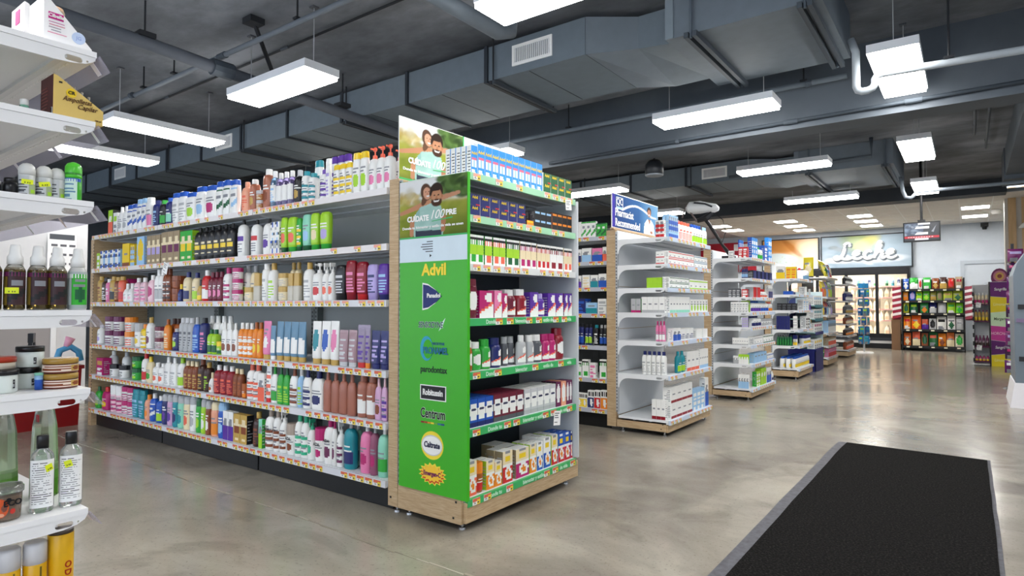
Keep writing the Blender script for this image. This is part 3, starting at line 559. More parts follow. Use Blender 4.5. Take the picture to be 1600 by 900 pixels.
# ---- long gondola: three bays
FA = Fr('Y', 2.75); AZ = [2.085, 1.72, 1.355, .898, .565, .198]
BAYS = [(-4.575, -3.015, 'bay of the long bottle gondola next to the green endcap'), (-6.215, -4.585, 'middle bay of the long bottle gondola'), (-7.78, -6.225, 'far bay of the long bottle gondola beside the red bin')]
for bi, (u0, u1, lab) in enumerate(BAYS):
    t = thing('gondola_bay', lab, 'shelving', ((u0+u1)/2, 2.75, 0), 'bays of the long gondola'); lo = t.location
    for k in range(5):
        z0, z1 = .13+k*.4, .13+k*.4+.394; mb = MB(lo); mb.box(u0+.02, u1-.02, 3.36, 3.375, z0, z1, 'a9aeac'); obj('back_panel', mb.mesh('back_panel', COAT), t)
    mb = MB(lo); mb.box(u0+.005, u1-.005, 2.79, 2.81, .004, .15, '131416'); obj('kick_board', mb.mesh('kick_board', COAT), t)
    for ux in (u0+.02, u1-.02):
        mb = MB(lo); mb.box(ux-.02, ux+.02, 3.3, 3.359, .0, 2.12, '7c8381'); obj('upright_post', mb.mesh('upright_post', COAT), t); slots(t, FA, ux-.006, ux+.006, .5495, .2, 2.1)
    for si, z in enumerate(AZ):
        s_ = shelf(t, FA, u0, u1, z, .6 if si < 5 else .6, 'dcdde3' if si > 1 else 'e6e2e2', [(u0+.004, u0+.009), (u1-.009, u1-.004)])
        if bi == 0: us = spaced(u0, u1, .085, .1, si*7) if si > 1 else ([u for u in spaced(u0, u0+.8, .085, 0, si)] if si == 0 else spaced(u0, u0+.55, .07, 0, 1)+[-3.55, -3.3, -3.1])
        else: us = spaced(u0, u1, .075, .12+.3*(si < 2), si*5+bi)
        rail_tags(s_, FA, us, -.0365, z-.023, t, 1 if si > 2 else 0)
    if bi == 2:
        mb = MB(lo); mb.box(-7.87, -7.785, 2.74, 3.36, 0, 2.05, 'wood'); obj('end_board', mb.mesh('end_board', WOODM), t); slots(t, Fr('Y', 2.74), -7.8, -7.786, 0, .3, 2.0)
# hanging shelf talker cards
def card(name, label, p, rz, w=.05, h=.085, tilt=.15):
    mb = MB(); mb.box(-w/2, w/2, -.0008, .0008, -h, 0, 'paper'); 
    for i, (z, l) in enumerate(((-.2, .7), (-.35, .5), (-.5, .6), (-.82, .45))): mb.poly([(-w*.4, -.0012, z*h), (-w*.4+l*w, -.0012, z*h), (-w*.4+l*w, -.0012, (z+.06)*h), (-w*.4, -.0012, (z+.06)*h)], 'dgray')
    o = obj(name, mb.mesh('card', PAPER), None, p, rz); o.rotation_euler = (0, tilt, rz); tag(o, label, 'sign')
card('shelf_card', 'white price card hanging from the second shelf of the long gondola', (-6.02, 2.712, 1.715), 0, .09, .1, .35)
card('shelf_card', 'white price card clipped to the top shelf end of the green endcap', (-2.345, 3.86, 2.09), R(90), .08, .075, -.1)
card('shelf_card', 'white price card hanging from the sixth shelf of the green endcap', (-2.352, 3.72, .575), R(90), .085, .1, .12)
# ---- green endcap
t = thing('endcap_display', 'wood based endcap with green brand side panel and remedies', 'display shelf', (-2.65, 3.38, 0), None); lo = t.location; FB = Fr('X', -2.40)
mb = MB(lo); mb.box(-3.01, -2.925, 2.735, 4.03, .045, 2.132, 'wood'); up = obj('wooden_upright', mb.mesh('wooden_upright', WOODM), t)
mb = MB(lo); mb.box(-2.924, -2.9, 2.738, 2.75, .19, 2.12, '8a8e90'); obj('slotted_post', mb.mesh('slotted_post', COAT), t); slots(t, Fr('Y', 2.738), -2.918, -2.906, 0, .2, 2.1)
mb = MB(lo); mb.box(-2.895, -2.875, 2.79, 3.98, .16, 2.12, '3b4349'); obj('back_panel', mb.mesh('back_panel', COAT), t)
mb = MB(lo); mb.box(-2.898, -2.335, 2.722, 2.745, .192, 2.098, 'panelgreen'); pan = obj('side_panel', mb.mesh('side_panel', attrmat('vinyl_print', .38, .5, vary=.02)), t)
mb = MB(lo); mb.box(-2.9, -2.36, 4.01, 4.03, .19, 2.1, 'c3c8cc'); obj('side_panel', mb.mesh('side_panel', COAT), t)
mb = MB(lo); mb.box(-2.92, -2.392, 2.735, 2.757, .045, .19, 'wood'); obj('base_board', mb.mesh('base_board', WOODH), t)
mb = MB(lo); mb.box(-2.39, -2.37, 2.752, 4.03, .05, .165, 'wood'); obj('base_board', mb.mesh('base_board', WOODH), t)
mb = MB(lo); mb.box(-2.9, -2.41, 2.8, 3.98, .03, .14, '101113'); obj('plinth', mb.mesh('plinth', COAT), t)
for x, y in ((-2.97, 2.78), (-2.87, 2.79), (-2.43, 2.79), (-2.43, 3.95)):
    mb = MB(lo); mb.loft([ring(0, .022, .022, 2, 10, x, y), ring(.012, .02, .02, 2, 10, x, y), ring(.016, .008, .008, 2, 10, x, y), ring(.05, .008, .008, 2, 10, x, y)], 'silver'); obj('foot', mb.mesh('foot', CHROME), t)
for x, z in ((-2.985, .1), (-2.43, .17), (-2.45, .075)):
    mb = MB(lo); mb.box(x-.006, x+.006, 2.732, 2.735, z-.006, z+.006, '1a1a1a'); obj('bolt', mb.mesh('bolt', COAT), t)
BZ = [2.113, 1.86, 1.568, 1.242, .925, .588, .185]
for si, z in enumerate(BZ):
    s_ = shelf(t, FB, 2.765, 4.0, z, .47, ['9fd3ae', '9fd3ae', 'd9dcdc', 'railgreen', 'railgreen', 'railgreen', 'railgreen'][si], [])
    us = spaced(2.8, 3.98, .1, .18, si+40)
    if si >= 3:
        words = ['Donde', 'bienestar', 'estilo de', 'vida'] if si < 5 else ['Donde tu', 'bienestar y estilo', 'de vida'] ; sp = [2.98, 3.3, 3.62, 3.9] if len(words) == 4 else [3.02, 3.44, 3.82]
        for w_, u in zip(words, sp):
            p = FB.p(u, -.0355, z-.024); text(s_, 'rail_lettering', w_, .036, 'c8ecd2', (p[0]-lo[0], p[1]-lo[1], p[2]-lo[2]), R(90), bold=.02)
        us = [u for u in us if min(abs(u-q) for q in sp) > .065]
    rail_tags(s_, FB, us, -.0365, z-.023, t, 1 if si > 2 else 0)
# prints on the green panel
PY = 2.7205
def pt(name, body, size, col, x, z, **kw): return text(pan, name, body, size, col, (x-lo[0], PY-lo[1], z-lo[2]), **kw)
def pflat(name, pts, col, dy=0, mat=PAPER):
    mb = MB(lo); n = len(pts); a = [(p[0], PY+.001-dy, p[1]) for p in pts]; b_ = [(p[0], PY-.0004-dy, p[1]) for p in pts]; mb.loft([a, b_], col); return obj(name, mb.mesh(name, mat), pan)
def ell(cx, cz, rx, rz_, n=28, ph=0): return [(cx+rx*math.cos(2*math.pi*k/n+ph), cz+rz_*math.sin(2*math.pi*k/n+ph)) for k in range(n)]
pt('brand_lettering', 'Advil', .098, 'f6d83a', -2.6, 1.533, bold=.035)
tri = lambda s_, dx=0: [(-2.69+dx, 1.374-.075*s_), (-2.645+dx, 1.374-.068*s_), (-2.58+dx, 1.374-.035*s_), (-2.535+dx, 1.374), (-2.58+dx, 1.374+.035*s_), (-2.645+dx, 1.374+.068*s_), (-2.69+dx, 1.374+.075*s_)]
pflat('logo_badge', tri(1.12, -.006), 'white'); pflat('logo_badge', tri(.98), '1a2a6c', .001); pt('brand_lettering', 'Panadol', .036, 'white', -2.6, 1.378, bold=.03).location.y -= .003
pt('brand_lettering', 'SENSODYNE', .05, 'e4f2e4', -2.628, 1.2, wide=.72, shear=.1, bold=.045).location.y += .0006; pt('brand_lettering', 'SENSODYNE', .05, '1c3f4e', -2.628, 1.2, wide=.72, shear=.1, bold=.02); pflat('logo_swoosh', [(-2.56, 1.165), (-2.53, 1.19), (-2.505, 1.245), (-2.54, 1.21), (-2.548, 1.185)], 'd6ede6')
pflat('logo_swoosh', ell(-2.66, 1.058, .052, .075), '2f9fc0'); pflat('logo_swoosh', ell(-2.648, 1.055, .04, .058), 'panelgreen', .0008); pt('brand_lettering', 'PRONAMEL', .056, '1f6f96', -2.585, 1.045, wide=.72, bold=.025).location.y -= .003; pt('brand_lettering', 'SENSODYNE', .022, '1f5f86', -2.575, 1.088, bold=.02)
pt('brand_lettering', 'parodontax', .054, '14301c', -2.602, .931, bold=.02, wide=.86)
pflat('logo_plate', [(-2.712, .747), (-2.498, .747), (-2.498, .838), (-2.712, .838)], 'white'); pflat('logo_plate', [(-2.705, .753), (-2.505, .753), (-2.505, .832), (-2.705, .832)], 'blk', .0008); pt('brand_lettering', 'Robitussin', .05, 'white', -2.605, .793, bold=.03, wide=.8).location.y -= .003
pt('brand_lettering', 'Centrum', .082, 'e8f4e4', -2.606, .665, bold=.045, wide=.68).location.y += .0006; pt('brand_lettering', 'Centrum', .082, 'blk', -2.606, .665, bold=.025, wide=.68)
for k, c in enumerate(['8e1226', 'b0402a', 'd98a2a', 'e8cf3a', '6aa84a', '2f7f9a', '2a3f8a']): pflat('colour_bar', [(-2.705+k*.028, .606), (-2.68+k*.028, .606), (-2.68+k*.028, .616), (-2.705+k*.028, .616)], c)
pflat('logo_oval', ell(-2.61, .478, .092, .085), 'f0d83a'); pflat('logo_oval', ell(-2.612, .478, .086, .062), 'c9ccd0', .0008); pflat('logo_oval', ell(-2.61, .478, .08, .055), 'white', .0016); pt('brand_lettering', 'Caltrate', .048, '2a2c4a', -2.61, .48, bold=.03, wide=.82, shear=.1).location.y -= .004
st = []
for k in range(32): a = 2*math.pi*k/32; q = 1.0 if k % 2 else .78; st.append((-2.608+.115*q*math.cos(a), .307+.068*q*math.sin(a)))
pflat('logo_burst', st, 'f5e04a'); pflat('logo_burst', [(-2.608+(x+2.608)*.88, .304+(z-.307)*.82) for x, z in st], 'c8401e', .0008); pflat('logo_burst', [(-2.608+(x+2.608)*.84, .311+(z-.307)*.76) for x, z in st], 'f7c83a', .0016); pt('brand_lettering', 'Emergen-C', .038, '7a2a5a', -2.608, .309, bold=.03, wide=.82).location.y -= .004
pflat('white_band', [(-2.897, 1.587), (-2.336, 1.587), (-2.336, 1.735), (-2.897, 1.735)], 'paleb')
for k, (l, z) in enumerate(((.05, 1.705), (.09, 1.69), (.1, 1.675), (.085, 1.66), (.06, 1.645))): pflat('small_print', [(-2.61-l, z), (-2.61, z), (-2.61, z+.006), (-2.61-l, z+.006)], '5a6068', .001)
pflat('arrow_mark', [(-2.635, 1.612), (-2.62, 1.622), (-2.635, 1.632)], 'blk', .001)
def family():
    P = Paint(110, 84); P.grad('dfe3e4', 'eef0f0', P.v); P.put(np.clip((.66-P.v)*9, 0, 1), 'c2b06a')
    P.blobs(40, -.05, .3, .6, .76, .06, ['c8b070', 'd8c890', 'a89048', 'b8a050'], .5); P.ell(.16, .78, .07, .1, 'c9c2a4', 0, .8, .6)
    P.blobs(70, .58, 1.05, .66, 1.02, .07, ['tree', '4a6a2e', '5c7d3c', '2c431c', '6d8a48'], .75); P.blobs(30, .35, .6, .62, .82, .05, ['a9a070', '8c9a5a', 'b8b48a'], .5)
    P.put(np.clip((.6-P.v)*12, 0, 1), 'grass'); P.blobs(60, 0, 1, 0, .58, .1, ['grass', 'a3ab3e', '77862a', 'b6b650'], .35); P.put(np.clip((.5-P.v)*2.2, 0, .8)*np.clip(P.u*1.3, 0, 1), '5f7324'); P.put(np.clip((.12-P.v)*4, 0, .5), '46541e')
    P.limb(.44, .58, .02, .44, .045, .026, 'skin', .8); P.limb(.56, .62, .88, .69, .04, .024, 'c58f70', .8)
    P.poly([(.2, .1), (.22, .36), (.32, .52), (.5, .57), (.63, .5), (.68, .3), (.66, 0), (.24, 0)], 'tee'); P.poly([(.22, .36), (.32, .52), (.3, .3), (.2, .22)], '93bdb4'); P.poly([(.25, 0), (.25, .12), (.64, .1), (.64, 0)], 'jean'); P.blobs(14, .3, .62, .12, .5, .05, ['9cc6bd', 'b8dad3'], .4)
    P.limb(.2, .3, .19, .06, .036, .03, 'skin', .8); P.limb(.67, .3, .66, .1, .036, .03, 'b98060', .8)
    P.ell(.41, .77, .082, .15, '5c4030', .1); P.ell(.385, .64, .04, .1, '6a4a36', -.3); P.ell(.425, .745, .058, .105, 'd9a284', .12); P.ell(.44, .7, .03, .012, 'white'); P.ell(.405, .77, .012, .008, '3a2418'); P.ell(.45, .775, .012, .008, '3a2418'); P.ell(.43, .735, .012, .02, 'c98a6c', .2, .5)
    P.ell(.56, .74, .1, .17, 'hair', -.05); P.ell(.565, .66, .078, .15, 'c28a68', 0); P.ell(.565, .585, .078, .085, '4a3022'); P.ell(.565, .66, .066, .07, 'c8926e', 0, .2); P.ell(.565, .6, .04, .026, 'white'); P.ell(.565, .618, .046, .014, '4a3022'); P.ell(.535, .69, .014, .009, '2a1810'); P.ell(.595, .69, .014, .009, '2a1810'); P.ell(.535, .708, .02, .006, 'hair'); P.ell(.595, .708, .02, .006, 'hair'); P.ell(.566, .655, .014, .028, 'b87c58', 0, .5); P.ell(.56, .82, .088, .055, 'hair'); P.ell(.485, .67, .014, .03, 'b87c58'); P.ell(.645, .67, .014, .03, 'b87c58')
    return P
FAM = family(); FAM.a *= .8
def family_texts(par, w, h, lx, ly, lz, rz=0, scale=1):
    c, s_ = math.cos(rz), math.sin(rz)
    def at(u, v, d): return (lx+c*u*w+s_*d, ly+s_*u*w-c*d, lz+v*h)
    for body, u, v, tw, th_, kw in (('CUÍDATE', .29, .32, .33, .125, dict(bold=.045)), ('100', .57, .36, .2, .15, dict(shear=.35)), ('PRE', .778, .375, .15, .095, dict(bold=.045)), ('Donde tu bienestar y estilo de vida se unen', .5, .17, .9, .06, dict(bold=.025))):
        me = text_mesh(body, .1, 'white', **kw); bb = [q[0] for q in (v_.co for v_ in me.vertices)]; bz = [v_.co.z for v_ in me.vertices]
        o = obj('slogan_lettering', me, par, at(u, v, .0025), rz); o.scale = (tw*w/(max(bb)-min(bb)), 1, th_*h/(max(bz)-min(bz)))
    mb = MB(); mb.loft([[(0, 0, 0), (.3*w, 0, .03*h), (.3*w, 0, .05*h), (0, 0, .012*h)], [(0, -.001, 0), (.3*w, -.001, .03*h), (.3*w, -.001, .05*h), (0, -.001, .012*h)]], 'railgreen'); obj('underline', mb.mesh('underline', PAPER), par, at(.5, .25, .0015), rz)
o = obj('poster_print', FAM.mesh('poster_print', .562, .358), pan, (-2.898-lo[0], 2.7195-lo[1], 1.738-lo[2])); family_texts(pan, .562, .36, -2.898-lo[0], 2.7195-lo[1], 1.738-lo[2])
pflat('green_stripe', [(-2.897, 1.733), (-2.336, 1.733), (-2.336, 1.743), (-2.897, 1.743)], 'railgreen', .0016)
# header board on top, facing the main aisle
th = thing('header_sign', 'tall photo board of man carrying girl on top of the green endcap', 'sign', (-2.93, 2.742, 2.133)); 
mb = MB(); mb.box(-.008, -.001, 0, 1.25, .0, .41, 'white'); obj('board', mb.mesh('board', PAPER), th)
obj('poster_print', FAM.mesh('poster_print', .62, .40), th, (.001, .0, .006), R(90)); family_texts(th, .62, .4, .001, 0, .006, R(90))
mb = MB(); mb.box(-.001, .003, .619, .63, .0, .41, 'railgreen'); mb.box(-.001, .0035, 0, 1.25, 0, .012, 'railgreen'); obj('green_stripe', mb.mesh('green_stripe', PAPER), th)
for k in range(4):
    mb = MB(); mb.box(0, .0015, .7, .7+.2-.03*(k % 2), .38-k*.018, .386-k*.018, '9aa6c0'); obj('small_print', mb.mesh('small_print', PAPER), th)
# ---- white endcaps
def endcap(label, Y0, Y1, zs, Xf, xb, base, post=True, tone='e4e7ea'):
    t = thing('endcap_shelf', label, 'display shelf', ((Xf+xb)/2, (Y0+Y1)/2, 0), 'white open endcaps along the aisle'); lo = t.location; F = Fr('X', Xf-.03); D = Xf-.03-(xb)-.012
    mb = MB(lo); mb.box(xb-.115, xb-.012, Y0-.01, Y1+.02, .045, 2.12, 'wood'); obj('wooden_upright', mb.mesh('wooden_upright', WOODM), t)
    mb = MB(lo); mb.box(xb-.011, xb+.012, Y0-.008, Y0+.02, .2, 2.1, 'b9bdc1'); obj('slotted_post', mb.mesh('slotted_post', COAT), t); slots(t, Fr('Y', Y0-.008), xb-.005, xb+.004, 0, .2, 2.08)
    zz = [.165]+[z for z in (.62, 1.07, 1.52, 1.97) if z < zs[0]-.05]+[zs[0], 2.118]
    for a, b_ in zip(zz, zz[1:]):
        mb = MB(lo); mb.box(xb-.011, xb+.001, Y0+.022, Y1-.005, a+.003, b_-.003, tone); obj('back_panel', mb.mesh('back_panel', COAT), t)
    for si, z in enumerate(zs):
        last = si == len(zs)-1
        s_ = shelf(t, F, Y0, Y1, z, D, 'cfdcee', [] if last else [(Y0-.006, Y0-.001), (Y1+.001, Y1+.006)])
        rail_tags(s_, F, spaced(Y0, Y1, .1, .25, si+int(Y0*7)), -.0365, z-.023, t, 0)
    z = zs[-1]
    mb = MB(lo); mb.box(xb, Xf-.035, Y0-.012, Y0+.01, .05, z-.042, 'wood'); obj('base_board', mb.mesh('base_board', WOODH), t)
    mb = MB(lo); mb.box(Xf-.04, Xf-.02, Y0-.004, Y1, .045, z-.05, 'wood'); obj('base_board', mb.mesh('base_board', WOODH), t)
    mb = MB(lo); mb.box(xb, Xf-.07, Y0+.03, Y1-.04, .03, z-.05, '111214'); obj('plinth', mb.mesh('plinth', COAT), t)
    for x, y in ((xb+.05, Y0+.03), (Xf-.07, Y0+.03), (Xf-.07, Y1-.05)):
        mb = MB(lo); mb.loft([ring(0, .02, .02, 2, 8, x, y), ring(.01, .02, .02, 2, 8, x, y), ring(.014, .008, .008, 2, 8, x, y), ring(.05, .008, .008, 2, 8, x, y)], 'silver'); obj('foot', mb.mesh('foot', CHROME), t)
    for x, zb in ((Xf-.07, .12), (Xf-.09, .075)):
        mb = MB(lo); mb.box(x-.005, x+.005, Y0-.014, Y0-.012, zb-.005, zb+.005, '1a1a1a'); obj('bolt', mb.mesh('bolt', COAT), t)
    return t
endcap('white open endcap of medicines under the blue pharmacist sign', 5.92, 7.16, [2.013, 1.74, 1.498, 1.244, .953, .61, .164], -2.42, -3.0, .16)
endcap('white open endcap with eight shelves and a wooden base, beyond the blue sign', 8.84, 10.1, [1.987, 1.70, 1.434, 1.223, 1.014, .765, .502, .163], -2.42, -2.97, .16)
endcap('white open endcap with bottled water on its wooden base', 11.85, 13.08, [1.80, 1.513, 1.229, .882, .595, .19], -2.44, -2.9, .18)
# shelving run seen in the gap behind the green endcap
t = thing('gondola_bay', 'dark shelving run glimpsed in the gap beside the green endcap', 'shelving', (-3.9, 6.0, 0)); lo = t.location; FH = Fr('Y', 5.98)
mb = MB(lo); mb.box(-4.7, -3.125, 6.55, 6.57, .1, 2.1, '3a3d40'); obj('back_panel', mb.mesh('back_panel', COAT), t)
mb = MB(lo); mb.box(-4.7, -3.12, 6.0, 6.02, 0, .15, '0e0f10'); obj('kick_board', mb.mesh('kick_board', COAT), t)
for si, z in enumerate([2.069, 1.80, 1.516, 1.229, .881, .527, .2]):
    s_ = shelf(t, FH, -4.7, -3.125, z, .55, 'b9bcc8'); rail_tags(s_, FH, spaced(-3.62, -3.12, .09, .1, si+3), -.0365, z-.023, t, 1)
# blue pharmacist sign
P = Paint(120, 46); P.grad('143470', '27608f', P.u*.9+.1*P.v); P.put(np.clip((P.u-.55)*1.6, 0, .75), '7fb0d6'); P.put(np.clip((.06-P.u)*60, 0, 1), '3a2f96')
for k in range(60): a = k/59; P.ell(.2+.75*a, .58+.26*math.sin(math.pi*min(1, a*1.15))*(1-.35*a)+.0, .02, .028, 'e8f0f8', 0, .6, .8)
P.ell(.79, .76, .05, .14, '2e2320'); P.ell(.79, .7, .04, .12, 'a9745a'); P.ell(.79, .64, .02, .02, 'white'); P.poly([(.66, 0), (.68, .34), (.75, .5), (.83, .5), (.9, .34), (.92, 0)], 'f0f3f6'); P.poly([(.76, .5), (.82, .5), (.8, .3)], '9a6a50'); P.poly([(.8, .34), (.78, .1), (.81, 0), (.82, .2)], 'c9d3dc'); P.ell(.84, .08, .03, .05, 'a9745a')
t = thing('header_sign', 'blue pharmacist sign board with woman in white coat above the endcap', 'sign', (-3.06, 5.93, 2.133)); mb = MB(); mb.box(-.008, -.001, 0, 1.22, .02, .4, 'white'); obj('board', mb.mesh('board', PAPER), t)
obj('sign_print', P.mesh('sign_print', 1.2, .36), t, (.001, .01, .03), R(90))
mb = MB(); mb.box(-.02, .02, 0, 1.22, 0, .02, 'wood'); obj('stand_strip', mb.mesh('stand_strip', WOODH), t)
for b_, z in (('Pharmacist', .195), ('Recommended', .085)): obj('sign_lettering', text_mesh(b_, .12, 'white', bold=.012, align='LEFT', wide=.86), t, (.0035, .07, z), R(90))
mb = MB(); [mb.box(.001, .004, y0, y1, z0, z1, 'white') for y0, y1, z0, z1 in ((.1, .26, .235, .24), (.1, .26, .36, .366), (.1, .106, .235, .366), (.254, .26, .235, .366))]; mb.box(.001, .003, .11, .25, .242, .262, '9fc0dc'); obj('logo_frame', mb.mesh('logo_frame', PAPER), t)
obj('sign_lettering', text_mesh('QC', .1, 'white', bold=.005), t, (.0035, .18, .315), R(90))
